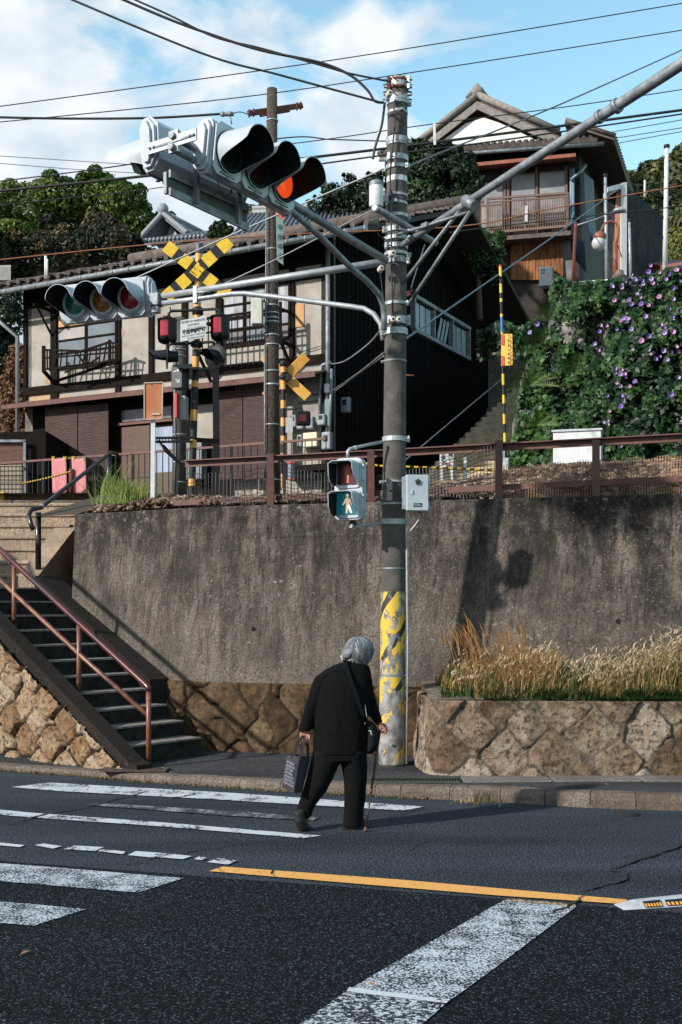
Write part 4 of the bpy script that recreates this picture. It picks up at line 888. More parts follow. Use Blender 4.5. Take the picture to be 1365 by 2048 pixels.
mb = MB(); mb.frame(w1(366, 817, .05), (1, -.3, 0), (.3, 1, 0), (0, 0, 1), .12, .12, .32); rb = mb.build('relay_box', mat('grey_box', (.30, .31, .31), .6, c2=(.4, .4, .4), scale=8), cs, bevel=.006)
mb = MB(); mb.frame(w1(354.5, 812, .14), (1, -.3, 0), (.3, 1, 0), (0, 0, 1), .035, .10, .33); mb.build('red_strip', mat('red_board', (.45, .02, .03), .6), rb)
mb = MB(); mb.beam(w1(311, 876, .1), w1(385, 875, .1), .03, .03); mb.beam(w1(311, 884, .1), w1(385, 883, .1), .03, .03)
for k in range(12): mb.beam(w1(314+k*6, 876, .1), w1(314+k*6, 884, .1), .012, .012)
mb.beam(w1(318, 880, .1), w1(330, 900, .1), .03, .03); mb.beam(w1(330, 900, .1), w1(365, 930, .05), .04, .04); mb.beam(w1(326, 890, .02), w1(358, 925, -.05), .03, .03); mb.beam(w1(395, 880, 0), w1(435, 882, -1), .06, .06); mb.build('step_bracket', BLACK, cs)
# concrete pole and steel post just behind
D1b = 16.3
t = thing('concrete_post', 'grey concrete post with steel bands just behind the near crossing signal', 'post', W(358, 985, D1b))
mb = MB(); mb.tube([W(359, 636, D1b), W(360, 800, D1b), W(358, 990, D1b)], [.088, .092, .10], 20); mb.build('shaft', POLE, t)
mb = MB()
for y in (700, 713, 740, 870, 925, 965): mb.lathe([(.094, -.008), (.099, -.008), (.099, .008), (.094, .008)], W(359, y, D1b), n=20)
mb.build('steel_bands', GALV, t)
mb = MB(); mb.tube([W(350, 690, D1b-.1), W(349, 820, D1b-.1), W(352, 900, D1b-.1), W(349, 985, D1b-.1)], .007, 6); mb.build('cable', GALV_D, t)
t = MB(); t.beam(W(432, 742, 17.2), W(434, 1010, 17.2), .09, .09, up=(0, 1, 0)); o = t.build('steel_post', BLACK, org=W(433, 990, 17.2)); tag(o, 'black square steel post standing right of the near crossing signal', 'post')
# ---------------------------------------------------------------- dark pole with cross arm
D2 = 17.0
dp_ = thing('dark_pole', 'dark mottled concrete pole with short rusty cross arm near its top', 'utility pole', W(546, 985, D2))
mb = MB(); mb.tube([W(544.5, 178, D2), W(544.5, 400, D2), W(545, 700, D2), W(546, 1000, D2)], [.076, .086, .098, .112], 22); mb.ball(W(544.5, 179, D2), (.076, .076, .025), 16); mb.build('shaft', POLE_D, dp_)
mb = MB()
for y in (242, 410, 500, 612, 627, 637, 645, 671, 690, 743, 850, 960): 
    r = .078+(y-178)/822*.034; mb.lathe([(r, -.010), (r+.008, -.010), (r+.008, .010), (r, .010)], W(545, y, D2), n=22)
mb.build('steel_bands', GALV, dp_)
mb = MB(); r = .102; mb.lathe([(r, -.014), (r+.008, -.014), (r+.008, .014), (r, .014)], W(545, 770, D2), n=22); mb.build('perforated_band', GALV, dp_)
mb = MB(); ca = W(498, 227, D2-.05); cb_ = W(605, 211, D2+.15)
ca = V((-1.36, 16.85, W(498, 227, 16.85).z)); cb_ = V(((605-CX)/F*17.35, 17.35, W(605, 211, 17.35).z)); mb.beam(ca, cb_, .04, .075); mb.beam(W(520, 232, 16.95), W(580, 222, 17.1), .02, .03)
for f in (.02, .1, .9, .97): p = ca.lerp(cb_, f); mb.tube([p+V((0, -.02, .05)), p+V((0, -.02, -.07))], .012, 6)
mb.build('cross_arm', RUST, dp_)
mb = MB(); mb.frame(W(515, 624, D2-.12), (1, -.2, 0), (.2, 1, 0), (0, 0, 1), .155, .14, .385); jb = mb.build('junction_box', mat('box_offwhite', (.52, .54, .48), .5, c2=(.42, .44, .38), scale=8), dp_, bevel=.006)
mb = MB(); mb.frame(W(515, 624, D2-.12)+V((0, -.078, 0)), (1, -.2, 0), (.2, 1, 0), (0, 0, 1), .145, .012, .37); mb.build('door', MATS['box_offwhite'], jb, bevel=.004)
mb = MB(); mb.tube([W(533, 420, D2-.11), W(532, 640, D2-.11), W(528, 655, D2-.13), W(522, 665, D2-.13)], .010, 6); mb.tube([W(530, 690, D2-.1), W(530, 960, D2-.1)], .012, 6); mb.tube([W(534, 650, D2-.12), W(532, 662, D2-.12), W(524, 668, D2-.13)], .006, 6); mb.build('conduit', GALV_D, dp_)
mb = MB(); mb.prism([W(551, 402, D2-.16), W(569, 424, D2-.16), W(569, 441, D2-.16), W(551, 428, D2-.16)], (0, .01, 0)); mb.build('orange_plate', mat('orange_plate', (.72, .14, .03), .5, c2=(.6, .10, .03), scale=5), dp_)
mb = MB(); a = [W(552, 430, D2-.16), W(567, 440, D2-.16), W(567, 530, D2-.16), W(554, 520, D2-.16)]; mb.prism(a[::-1], (0, .01, 0)); vp = mb.build('vertical_sign', mat('sign_pale_green', (.20, .28, .27), .5), dp_)
wm = MB(); 
for k, ch in enumerate('千光寺山'): text_mesh(wm, ch, W(555+.2*k, 459+k*19, D2-.175), (1, 0, -.0), (0, 0, 1), .085, bold=.004)
wm.build('writing', mat('sign_green_ink', (.02, .07, .07), .6), vp)
# ---------------------------------------------------------------- far crossing signal seen from behind
D3 = 20.0
w3 = lambda x, y, o=0: W(x, y, D3-o)
c3 = thing('crossing_signal', 'orange crossing signal seen from behind, across the tracks beside the dark pole', 'crossing signal', w3(567, 975))
striped(c3, [(w3(567, y), m) for y, m in ((733, 0), (745, 1), (752, 0), (779, 1), (801, 0), (817, 1), (836, 0), (853, 1), (872, 0), (888, 1), (907, 0), (925, 1), (948, 0), (975, 0))], .045, 14)
YO2 = mat('board_back_orange', (.85, .46, .10), .6, c2=(.75, .38, .07), scale=5)
for a, b_ in (((526, 722), (616, 794)), ((530, 788), (613, 712))):
    a = (572-(b_[0]-572), 753-(b_[1]-753)); A = w3(*a, -.06); B = w3(*b_, -.06); mb = MB(); mb.beam(A, B, .175, .006, up=(0, -1, 0)); d = (B-A).normalized(); x = d.cross(V((0, -1, 0)))
    for k in range(-3, 4): mb.beam(A+x*k*.022+V((0, -.005, 0)), B+x*k*.022+V((0, -.005, 0)), .004, .006, up=(0, -1, 0))
    mb.build('crossbuck_board', YO2, c3)
mb = MB(); mb.tube([w3(567, 722), w3(567, 733)], .06, 14); mb.lathe([(.05, -.03), (.07, -.03), (.07, .03), (.05, .03)], w3(567, 755), n=14); mb.frame(w3(572, 755, .03), (1, 0, 0), (0, 1, 0), (0, 0, 1), .14, .05, .10); mb.tube([w3(575, 819), w3(600, 816), w3(605, 820), w3(607, 828)], .018, 8); mb.build('bracket', BLACKP, c3)
mb = MB(); mb.frame(w3(607, 837, .1), (1, 0, 0), (0, 1, 0), (0, 0, 1), .25, .12, .25); l = mb.build('lamp_back', BLACK, c3, bevel=.03)
mb = MB(); mb.box(w3(606, 836, .17), (.13, .01, .12)); mb.build('red_glass', mat('dull_red', (.10, .008, .006), .3), l)
mb = MB(); mb.frame(w3(579, 850, .12), (1, -.3, 0), (.3, 1, 0), (0, 0, 1), .13, .01, .26); mb.build('name_plate', mat('plate_back', (.33, .33, .34), .6), c3)
mb = MB(); mb.frame(w3(579, 942, .12), (1, -.3, 0), (.3, 1, 0), (0, 0, 1), .17, .12, .30); eb = mb.build('button_box', mat('box_bluegrey', (.22, .26, .32), .5), c3)
mb = MB(); mb.frame(w3(571, 942, .19), (1, -.3, 0), (.3, 1, 0), (0, 0, 1), .02, .02, .32); mb.frame(w3(580, 926, .19), (1, -.3, 0), (.3, 1, 0), (0, 0, 1), .17, .02, .02); mb.frame(w3(580, 958, .19), (1, -.3, 0), (.3, 1, 0), (0, 0, 1), .17, .02, .02); mb.build('red_frame', mat('red_frame_paint', (.6, .05, .04), .5), eb)
# ---------------------------------------------------------------- rusty notice on white post
rs = thing('notice_sign', 'blank rusted orange notice board on a white square post at the wall top', 'sign', W(306, 998, 13.7))
mb = MB(); mb.beam(W(306, 1000, 13.7), W(307, 836, 13.7), .05, .05, up=(0, 1, 0)); mb.build('post', WHITE, rs)
mb = MB(); mb.prism([W(289, 839, 13.65), W(324, 837, 13.65), W(326, 765, 13.65), W(289, 767, 13.65)], (0, .012, 0)); bd = mb.build('board', mat('rusted_board', (.48, .16, .06), .75, c2=(.58, .28, .15), scale=3, vec=(1, 1, .4), c3=(.22, .06, .03), s3=9, lo3=.56, hi3=.68), rs)
mb = MB(); 
for e_ in (((289, 766), (326, 764.5)), ((289, 839), (325, 837)), ((289, 766), (289, 839)), ((326, 765), (324.5, 837))): mb.beam(W(*e_[0], 13.645), W(*e_[1], 13.645), .012, .012, up=(0, 1, 0))
mb.build('rim', mat('white_rust_rim', (.55, .42, .36), .7), bd); mb = MB(); mb.box(W(312, 828, 13.64), (.10, .004, .02)); mb.build('pale_strip', mat('pale_strip', (.6, .45, .38), .7), bd)
# ---------------------------------------------------------------- crossing gate rod with yellow sign
gt = thing('crossing_gate_rod', 'thin raised yellow and black crossing gate rod with a hanging yellow warning sign', 'crossing gate', W(1011, 948, 16))
ys = [(530, 2), (534, 0), (553, 1), (568, 0), (586, 1), (597, 0), (604, 1), (628, 0), (634, 3), (665, 0), (668, 1), (748, 0), (770, 1), (790, 0), (807, 1), (828, 0), (848, 1), (866, 0), (884, 1), (948, 1)]
rp = lambda y: W(1001+(y-530)*.0262, y, 16)
mb = MB()
for (y, m), (y2, _) in zip(ys[:-1], ys[1:]): mb.cm = m; mb.tube([rp(y), rp(y2)], .020, 10, cap=False)
mb.build('rod', [YB, BLACKP, mat('red_tip', (.55, .02, .02), .5), mat('blue_band', (.03, .16, .42), .5)], gt)
mb = MB(); a = [W(1003, 732, 15.94), W(1026, 730, 15.9), W(1025, 668, 15.9), W(1003, 668, 15.94)]; mb.prism(a, (0, .008, 0)); ysn = mb.build('warning_sign', mat('sign_yellow', (.85, .50, .07), .55), gt)
mb = MB(); mb.face([W(1003.2, 690, 15.93), W(1009, 690, 15.92), W(1009, 669, 15.92), W(1003.2, 669, 15.93)]); mb.face([W(1003.2, 731, 15.93), W(1009, 731, 15.92), W(1009, 712, 15.92), W(1003.2, 712, 15.93)]); mb.build('red_patch', mat('sign_red', (.7, .06, .04), .5), ysn)
wm = MB()
for k, ch in enumerate('おまちください'[::-1]): 
    text_mesh(wm, ch, W(1011.5, 678+k*7.8+.5, 15.88), (1, 0, 0), (0, 0, 1), .078, bold=.004) if False else text_mesh(wm, ch, W(1022.3, 730-(6-k)*8.6-1, 15.88), (0, 0, 1), (-1, 0, 0), .056, bold=.002)
wm.build('writing', INK, ysn)
mb = MB(); mb.box(W(1011, 935, 15.9), (.07, .07, .26)); mb.build('base_box', WHITE, gt); mb = MB(); mb.box(W(1006, 910, 15.9), (.05, .06, .20)); mb.build('grey_box', GALV, gt)
# ---------------------------------------------------------------- emergency button sign, cabinet, small posts behind the fence
es = thing('emergency_button_sign', 'small white emergency button sign with red arrow behind the brown fence', 'sign', W(893, 935, 14.6))
mb = MB(); mb.prism([W(880, 934, 14.6), W(908, 934, 14.6), W(908, 898, 14.6), W(880, 898, 14.6)], (0, .01, 0)); pl = mb.build('plate', WHITE, es)
wm = MB()
for k, ch in enumerate('ボタン'): text_mesh(wm, ch, W(881.5, 909+k*9.6, 14.59), (1, 0, 0), (0, 0, 1), .068, bold=.004)
for k, ch in enumerate('非常'): text_mesh(wm, ch, W(895, 908+k*12, 14.59), (1, 0, 0), (0, 0, 1), .078, bold=.005)
wm.build('writing', INK, pl)
mb = MB(); mb.face([W(888, 927.5, 14.585), W(894, 923.5, 14.585), W(894, 926, 14.585), W(901, 926, 14.585), W(901, 929.5, 14.585), W(894, 929.5, 14.585), W(894, 932, 14.585)]); mb.build('arrow', mat('arrow_red', (.55, .06, .04), .5), pl)
mb = MB(); mb.beam(W(884, 960, 14.65), W(884, 930, 14.65), .03, .03, up=(0, 1, 0)); mb.beam(W(905, 960, 14.65), W(903, 930, 14.65), .03, .03, up=(0, 1, 0)); mb.build('leg', WHITE, es)
for x in (929, 932): pass
t = MB(); t.beam(W(931, 960, 14.8), W(930, 915, 14.8), .04, .04, up=(0, 1, 0)); o = t.build('marker_post', WHITE, org=W(931, 960, 14.8)); tag(o, 'short white marker post right of the emergency button sign', 'post')
cbx = thing('equipment_cabinet', 'large white equipment cabinet on the gravel in front of the ivy', 'cabinet', W(1167, 941, 14.6))
R = Matrix.Rotation(math.radians(-16), 3, 'Z'); c = W(1157, 900, 14.8)
c = V((3.06, 14.85, 0)); H0 = W(1157, 941, 14.6).z-.08; H1 = W(1157, 861, 14.6).z; c.z = (H0+H1)/2
mb = MB(); mb.box(c, (.60, .36, H1-H0), R); mb.build('cabinet_body', WHITE, cbx, bevel=.006)
mb = MB(); mb.box(c+V((0, 0, (H1-H0)/2+.015)), (.64, .40, .03), R); mb.build('lid', mat('lid_grey', (.5, .52, .54), .5), cbx, bevel=.006)
mb = MB(); mb.box(c+R@V((.302, 0, 0)), (.008, .30, (H1-H0)*.85), R); mb.box(c+R@V((.308, -.08, -.02)), (.012, .02, .06), R); mb.build('side_door', mat('cabinet_side', (.6, .62, .64), .5), cbx)
# ================================================================ brown railway fence on the wall
FBR = mat('brown_fence_paint', (.13, .045, .032), .6, c2=(.085, .03, .022), scale=8, c3=(.22, .085, .055), s3=14, lo3=.60, hi3=.72)
fl = lambda x: ytop(x)+.16
def fpt(x, z): return V((x, fl(x), z))
def fpx(px, z):  # x on the fence line under a pixel column
    k = (px-CX)/F; a0, s = 12.26, -.31
    x = k*a0/(1-k*s); 
    return fpt(x, z)
fe = thing('railway_fence', 'brown angle iron railway fence with wire mesh along the top of the concrete wall', 'fence', fpx(540, ZT))
mb = MB(); a = fpx(368, 3.245); b_ = fpx(1365, 3.295); e_ = fpx(1700, 3.31); mb.beam(a, e_, .07, .012); mb.beam(a+V((0, .03, -.03)), e_+V((0, .03, -.03)), .010, .075)
mb.build('top_rail', FBR, fe)
mb = MB(); a = fpx(345, 2.80); e_ = fpx(1700, 2.905); mb.beam(a, e_, .055, .010); mb.beam(a+V((0, -.026, -.025)), e_+V((0, -.026, -.025)), .008, .058); mb.build('bottom_rail', FBR, fe)
for px in (541, 742, 998, 1192, 1420):
    mb = MB(); p = fpx(px, 0); mb.beam((p.x, p.y-.01, ZT-.1), (p.x, p.y-.01, 3.27 if px != 998 else 3.31), .075, .012, up=(0, 1, 0)); mb.beam((p.x+.034, p.y+.02, ZT-.1), (p.x+.034, p.y+.02, 3.27), .010, .06, up=(0, 1, 0)); mb.build('post', FBR, fe)
MESH_D = mat('mesh_black', (.015, .015, .016), .6); MESH_R = mat('mesh_rust', (.42, .25, .14), .7, c2=(.26, .13, .08), scale=12)
def net(name, P, nu, nv, m, parent, diag=False, r=.004, label=None, lift=0):
    """woven net: P(u,v) gives the surface, u and v in 0..1"""
    mb = MB()
    if not diag:
        for i in range(nu+1): mb.tube([P(i/nu, j/8) for j in range(9)], r, 3, smooth=False, cap=False)
        for j in range(nv+1): mb.tube([P(i/24, j/nv) for i in range(25)], r, 3, smooth=False, cap=False)
    else:
        for i in range(nu):
            for s in (0, 1):
                pts = []
                for j in range(nv+1):
                    off = (.5 if (j+s) % 2 else -.0)
                    pts.append(P((i+off+(.0))/nu, j/nv))
                mb.tube(pts, r, 3, smooth=False, cap=False)
    return mb.build(name, m, parent, label)
def sag(f): return lambda u, v: f(u, v)
Pn = lambda p0, p1, lowz, hi0, hi1, dip: (lambda u, v: (lambda q: V((q.x, q.y+.05+.03*math.sin(u*9+v*3), lowz+(hi0+(hi1-hi0)*u-dip*math.sin(math.pi*u)-lowz)*v+.012*math.sin(u*23))))(fpx(p0+(p1-p0)*u, 0)))
net('mesh_panel', Pn(372, 535, 2.74, 3.10, 3.12, .02), 22, 7, MESH_D, fe, r=.0035)
net('mesh_panel', Pn(548, 738, 2.74, 3.16, 3.16, .10), 28, 9, MESH_D, fe, r=.0035)
net('mesh_panel', Pn(745, 990, 2.74, 2.98, 3.28, .04), 36, 11, MESH_D, fe, r=.004, label='black net sagging from the fence beside the pole')
net('mesh_panel', Pn(1003, 1188, 2.70, 3.05, 3.07, .0), 34, 13, MESH_R, fe, diag=True, r=.0035, label='rusty diamond wire mesh')
net('mesh_panel', Pn(1196, 1418, 2.70, 3.07, 3.10, .0), 40, 13, MESH_R, fe, diag=True, r=.0035, label='rusty diamond wire mesh')
def rope(px, d, name='warning_rope', label='', r=.014, parent=None):
    mb = MB(); pts = []
    for (a, b_) in zip(px[:-1], px[1:]):
        for k in range(14): pts.append(W(a[0]+(b_[0]-a[0])*k/14, a[1]+(b_[1]-a[1])*k/14, d))
    pts.append(W(px[-1][0], px[-1][1], d))
    for i in range(len(pts)-1): mb.cm = i % 2; mb.tube(pts[i:i+2], r, 5, cap=False)
    o = mb.build(name, [YB, BLACKP], org=pts[0]); tag(o, label, 'rope'); return o
rope([(690, 920), (760, 932), (880, 936), (1002, 942), (1080, 939), (1190, 930), (1365, 917), (1480, 910)], 13.9, label='yellow and black warning rope strung behind the fence at right')
rope([(45, 967), (80, 960), (120, 950), (143, 943)], 21.2, label='short yellow and black rope tied to the black barred fence at left', r=.018)
# ---------------------------------------------------------------- rusty handrail of the lower flight
RAIL = mat('rust_red_rail', (.17, .06, .038), .42, c2=(.26, .10, .055), scale=7, vec=(1, 1, 3), c3=(.07, .022, .018), s3=5, lo3=.5, hi3=.65)
MAR = mat('maroon_rail', (.10, .022, .022), .28, c2=(.045, .015, .018), scale=5, lo=.45, hi=.6)
def hl(s, z): p = V((-1.84, 11.0, 0))+UU*s; return V((p.x, p.y, z))
hr = thing('handrail', 'rusty red brown tube handrail on the near side of the lower steps', 'handrail', hl(0, .1))
sl = RI/TR; zt = lambda s: .835+(s*(2.06-.835)/2.147)
mb = MB(); mb.tube([hl(-.0, .80), hl(.0, .835), hl(.04, .86), hl(1.05, zt(1.05)+.01), hl(2.147, 2.08), hl(4.2, 3.28)], .030, 12); mb.build('top_rail', MAR, hr)
mb = MB(); mb.tube([hl(0, .56), hl(1.05, 1.13), hl(2.147, 1.75), hl(4.2, 2.95)], .024, 12); mb.build('middle_rail', RAIL, hr)
for s, z0, z1 in ((0, .08, .83), (1.05, .60, 1.45), (2.147, 1.22, 2.07), (3.3, 1.9, 2.75)):
    mb = MB(); mb.tube([hl(s, z0), hl(s, z1)], .025, 12); mb.build('post', RAIL, hr)
# black rail of the upper flight
br = thing('handrail', 'black tube handrail with hooked end on the upper sunlit steps', 'handrail', W(77, 1137, 14))
BLG = mat('black_gloss_tube', (.014, .015, .017), .3)
A = W(78, 1018, 14.0); B = W(222, 905, 17.6); E0 = W(62, 1046, 13.75)
mb = MB(); mb.tube([E0+V((.03, -.02, -.08)), E0, W(58, 1030, 13.8), W(64, 1019, 13.86), A+(B-A)*.02, B, B+V((.07, .12, 0)), B+V((.1, .15, -.08))], .028, 12); mb.build('rail', BLG, br)
mb = MB(); p = (B-A).normalized(); q = A+(B-A)*.03; mb.tube([q-p*.03, q+p*.05], .031, 12); mb.build('steel_joint', GALV, br)
for (x, y0, y1, d) in ((77, 1138, 1025, 14.0), (219, 1005, 910, 17.6)):
    mb = MB(); mb.tube([W(x, y0, d), W(x, y1, d)], .036 if d < 15 else .045, 12); mb.build('post', BLG, br)
# ---------------------------------------------------------------- black barred fence in front of the house
FA = V((-7.6, 23.0, 0)); FB = V((-.25, 19.2, 0)); fn = PL(FA, FB)
bf = thing('barred_fence', 'black upright bar fence across the tracks in front of the stucco house', 'fence', V((-4, 21, 3.4)))
L_ = (FB-FA).length; n = 62; zf = 4.42
for k in range(n+1):
    p = FA.lerp(FB, k/n); 
    if k % 8 == 0:
        mb = MB(); mb.beam((p.x, p.y, 3.3), (p.x, p.y, zf), .05, .05, up=(0, 1, 0)); mb.build('post', BLACKP, bf)
mb = MB()
for k in range(n+1):
    p = FA.lerp(FB, k/n); mb.beam((p.x, p.y, 3.4), (p.x, p.y, zf), .016, .016, up=(0, 1, 0))
mb.build('bars', BLACKP, bf, 'row of thin upright bars')
mb = MB(); mb.beam(V((FA.x, FA.y, zf)), V((FB.x, FB.y, zf)), .05, .04); mb.beam(V((FA.x, FA.y, 3.5)), V((FB.x, FB.y, 3.5)), .03, .03); mb.build('rail', FBR, bf)
mp_ = thing('mesh_fence_panel', 'black grid mesh panel over pale planks at the far left', 'fence', W(20, 1005, 19.5))
net('grid', lambda u, v: W(-60+(-60+0)*0+u*108, 1005-v*72, 19.5), 14, 8, MESH_D, mp_, r=.010)
pp = thing('plank_stack', 'pale horizontal planks leaning behind the grid mesh at far left', 'planks', W(10, 1005, 20.5))
for k in range(6):
    mb = MB(); mb.frame(W(-20, 996-k*12, 20.6), (1, 0, 0), (0, 1, 0), (0, 0, 1), 1.15, .05, .098); mb.build('plank', mat('pale_plank', (.42, .34, .24), .8, c2=(.30, .24, .17), scale=6, vec=(.3, 1, 4)), pp)
# towels with pegs
PINK = mat('pink_towel', (.62, .25, .26), .95, c2=(.55, .20, .21), scale=30, bump=.4)
for i, (x0, x1, lab) in enumerate(((104, 133, 'pink towel pegged on the black fence, left one with two yellow pegs'), (144, 172, 'pink towel pegged on the black fence, right one with one green peg'))):
    p0 = fn(x0, 920, .05); t = thing('towel', lab, 'towel', fn((x0+x1)/2, 988, .05), 'towels drying on the fence'); nx_, nz_ = 10, 10; vs = []; fs = []
    for a in range(nx_+1):
        for b2 in range(nz_+1):
            u = a/nx_; v = b2/nz_; q = fn(x0+(x1-x0)*u+2*v, 918+68*v, .05+.012*math.sin(u*9+i)*v); q.z = fn(x0, 918, 0).z-v*.66; q.z += -.012*math.sin(math.pi*u); vs.append(q)
    for a in range(nx_):
        for b2 in range(nz_): k = a*(nz_+1)+b2; fs.append((k, k+nz_+1, k+nz_+2, k+1))
    o = MB().mesh(vs, fs, True).build('cloth', PINK, t); sm = o.modifiers.new('s', 'SOLIDIFY'); sm.thickness = .006
    for k, x in enumerate((x0+3, x1-3)):
        mb = MB(); c = fn(x, 918, .06); mb.beam(c+V((-.02, 0, .05)), c+V((.0, 0, -.03)), .016, .02, up=(0, 1, 0)); mb.beam(c+V((.02, -.001, .05)), c+V((.0, -.001, -.03)), .016, .02, up=(0, 1, 0)); mb.build('peg', mat('peg_green', (.10, .35, .08), .5) if (i == 1 and k == 1) else mat('peg_yellow', (.75, .55, .04), .5), t)
mb = MB(); mb.tube([fn(143, 985, .1), fn(143, 938, .1)], .045, 10); o = mb.build('rusty_stake', RUST, org=fn(143, 985, .1)); tag(o, 'rusty stake between the two pink towels', 'stake')
# ================================================================ stucco house
HC = V((-.2, 22, 0)); HA = V((-6.8, 3.5, 0)).normalized(); HN = V((-.458, -.889, 0)).normalized(); hp = PL(HC, HC+HA)
def hs(px, off=0): return (hp(px, 700, off)-HC).dot(HA)
def hz(px, py, off=0): return hp(px, py, off).z
def HP(s, z, off=0): p = HC+HA*s+HN*off; return V((p.x, p.y, z))
house = thing('stucco_house', 'old two storey stucco and dark timber house with a tiled roof behind the tracks', 'house', V((-3.5, 24, 3.4)))
def hb(mb, s0, s1, z0, z1, o0, o1): mb.hexa([HP(s0, z0, o0), HP(s1, z0, o0), HP(s1, z0, o1), HP(s0, z0, o1), HP(s0, z1, o0), HP(s1, z1, o0), HP(s1, z1, o1), HP(s0, z1, o1)])
def hpx(mb, x0, y0, x1, y1, o0, o1, ref=None):
    """block on the facade: pixel columns x0..x1; heights taken at column x0 (or ref)"""
    r = x0 if ref is None else ref; hb(mb, hs(x0, 0), hs(x1, 0), hz(r, y1), hz(r, y0), o0, o1)
STUC = mat('stucco', (.34, .31, .275), .95, c2=(.46, .43, .39), scale=1.6, lo=.38, hi=.62, bump=.35, bscale=150, c3=(.24, .20, .165), s3=.9, lo3=.52, hi3=.72)
TIMB = mat('dark_timber', (.009, .007, .007), .9, spec=.1, c2=(.018, .012, .010), scale=10, vec=(1, 1, .3))
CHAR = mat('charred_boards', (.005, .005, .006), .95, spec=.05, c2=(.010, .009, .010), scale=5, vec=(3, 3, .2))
SL_ = hs(50); ZG = 3.35; ZE = 8.62
mb = MB(); hb(mb, 0, SL_, ZG, ZE+.2, -.2, 0); mb.build('front_wall', STUC, house)
# side wall of charred boards, facing right
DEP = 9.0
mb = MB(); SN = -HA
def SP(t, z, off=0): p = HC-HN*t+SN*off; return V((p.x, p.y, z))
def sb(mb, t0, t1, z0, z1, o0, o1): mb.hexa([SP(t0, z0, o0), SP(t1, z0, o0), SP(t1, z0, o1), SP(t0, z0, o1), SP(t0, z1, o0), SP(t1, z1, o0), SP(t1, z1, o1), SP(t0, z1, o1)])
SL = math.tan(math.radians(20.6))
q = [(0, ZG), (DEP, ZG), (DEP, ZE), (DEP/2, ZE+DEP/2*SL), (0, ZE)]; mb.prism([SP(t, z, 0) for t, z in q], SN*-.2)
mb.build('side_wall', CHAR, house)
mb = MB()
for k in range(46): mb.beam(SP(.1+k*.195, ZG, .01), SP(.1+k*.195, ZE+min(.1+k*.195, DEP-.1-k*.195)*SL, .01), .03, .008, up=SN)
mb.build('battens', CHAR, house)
mb = MB(); q = [(0, 0)]; mb.hexa([HP(0, ZG, -DEP), HP(SL_, ZG, -DEP), HP(SL_, ZG, -DEP+.2), HP(0, ZG, -DEP+.2), HP(0, ZE, -DEP), HP(SL_, ZE, -DEP), HP(SL_, ZE, -DEP+.2), HP(0, ZE, -DEP+.2)])
mb.prism([SP(t, z, -SL_) for t, z in [(0, ZG), (DEP, ZG), (DEP, ZE), (DEP/2, ZE+DEP/2*SL), (0, ZE)]], SN*.2); mb.build('rear_walls', STUC, house)
# side windows (strip of pale blue panes)
sp_ = PL(HC, HC-HN*9)
def st(px): return (sp_(px, 650)-HC).dot(-HN)
t0, t1 = st(822), st(932); zb_, zt_ = sp_(932, 716).z, sp_(932, 662).z
mb = MB(); sb(mb, t0, t1, zb_-.08, zb_, .0, .14); sb(mb, t0, t1, zt_, zt_+.08, 0, .14)
for f in (0, .333, .666, 1): sb(mb, t0+(t1-t0)*f-.03, t0+(t1-t0)*f+.03, zb_, zt_, 0, .12)
wf = mb.build('side_window', GALV_D, house)
PANE = mat('frosted_pane', (.34, .42, .46), .25, c2=(.26, .33, .37), scale=6)
for f0, f1 in ((.02, .10), (.12, .2), (.22, .30), (.68, .76), (.78, .86), (.88, .96)):
    mb = MB(); sb(mb, t0+(t1-t0)*f0, t0+(t1-t0)*f1, zb_+.03, zt_-.05, .02, .05); mb.build('pane', PANE, wf)
mb = MB()
for k, f in enumerate((.40, .46, .52)):
    a = SP(t0+(t1-t0)*f, zb_+.03, .09); b2 = SP(t0+(t1-t0)*(f+.07), zt_-.1, .09); mb.beam(a, b2, .11, .01, up=SN)
mb.build('slipped_pane', PANE, wf)
# timber frame
def tpost(x0, x1, y0, y1): mb = MB(); hpx(mb, x0, y0, x1, y1, -.01, .05); mb.build('timber_post', TIMB, house)
for a in ((50, 56, 560, 800), (104, 118, 600, 806), (233, 243, 560, 795), (300, 309, 545, 752), (366, 376, 520, 745), (434, 446, 540, 740), (581, 591, 470, 760), (653, 668, 455, 1010)): tpost(*a)
mb = MB(); z = hz(55, 784); hb(mb, 0, SL_, z-.09, z+.085, -.01, .06); mb.build('timber_beam', TIMB, house)
mb = MB(); hb(mb, 0, SL_, ZE-.42, ZE+.1, -.01, .04); mb.build('timber_beam', TIMB, house)
mb = MB(); hb(mb, hs(300), 0, hz(300, 607), hz(300, 600), 0, .02); mb.build('trim', TIMB, house)
# patches of bare plaster
OCH = mat('bare_plaster', (.50, .36, .22), .95, c2=(.42, .28, .16), scale=6)
mb = MB()
for pts in ([(60, 792), (104, 787), (104, 806), (90, 812), (58, 815)], [(112, 796), (140, 790), (145, 800), (112, 806)], [(243, 655), (249, 662), (247, 672), (243, 676)], [(88, 765), (96, 745), (104, 758), (104, 770)]):
    mb = MB(); mb.prism([hp(x, y, .004) for x, y in pts], HN*.006); mb.build('plaster_patch', OCH, house)
mb = MB(); hpx(mb, 592, 610, 609, 655, 0, .02); mb.build('board_patch', mat('raw_board', (.62, .34, .16), .8, c2=(.5, .25, .11), scale=5, vec=(1, 1, .3)), house)
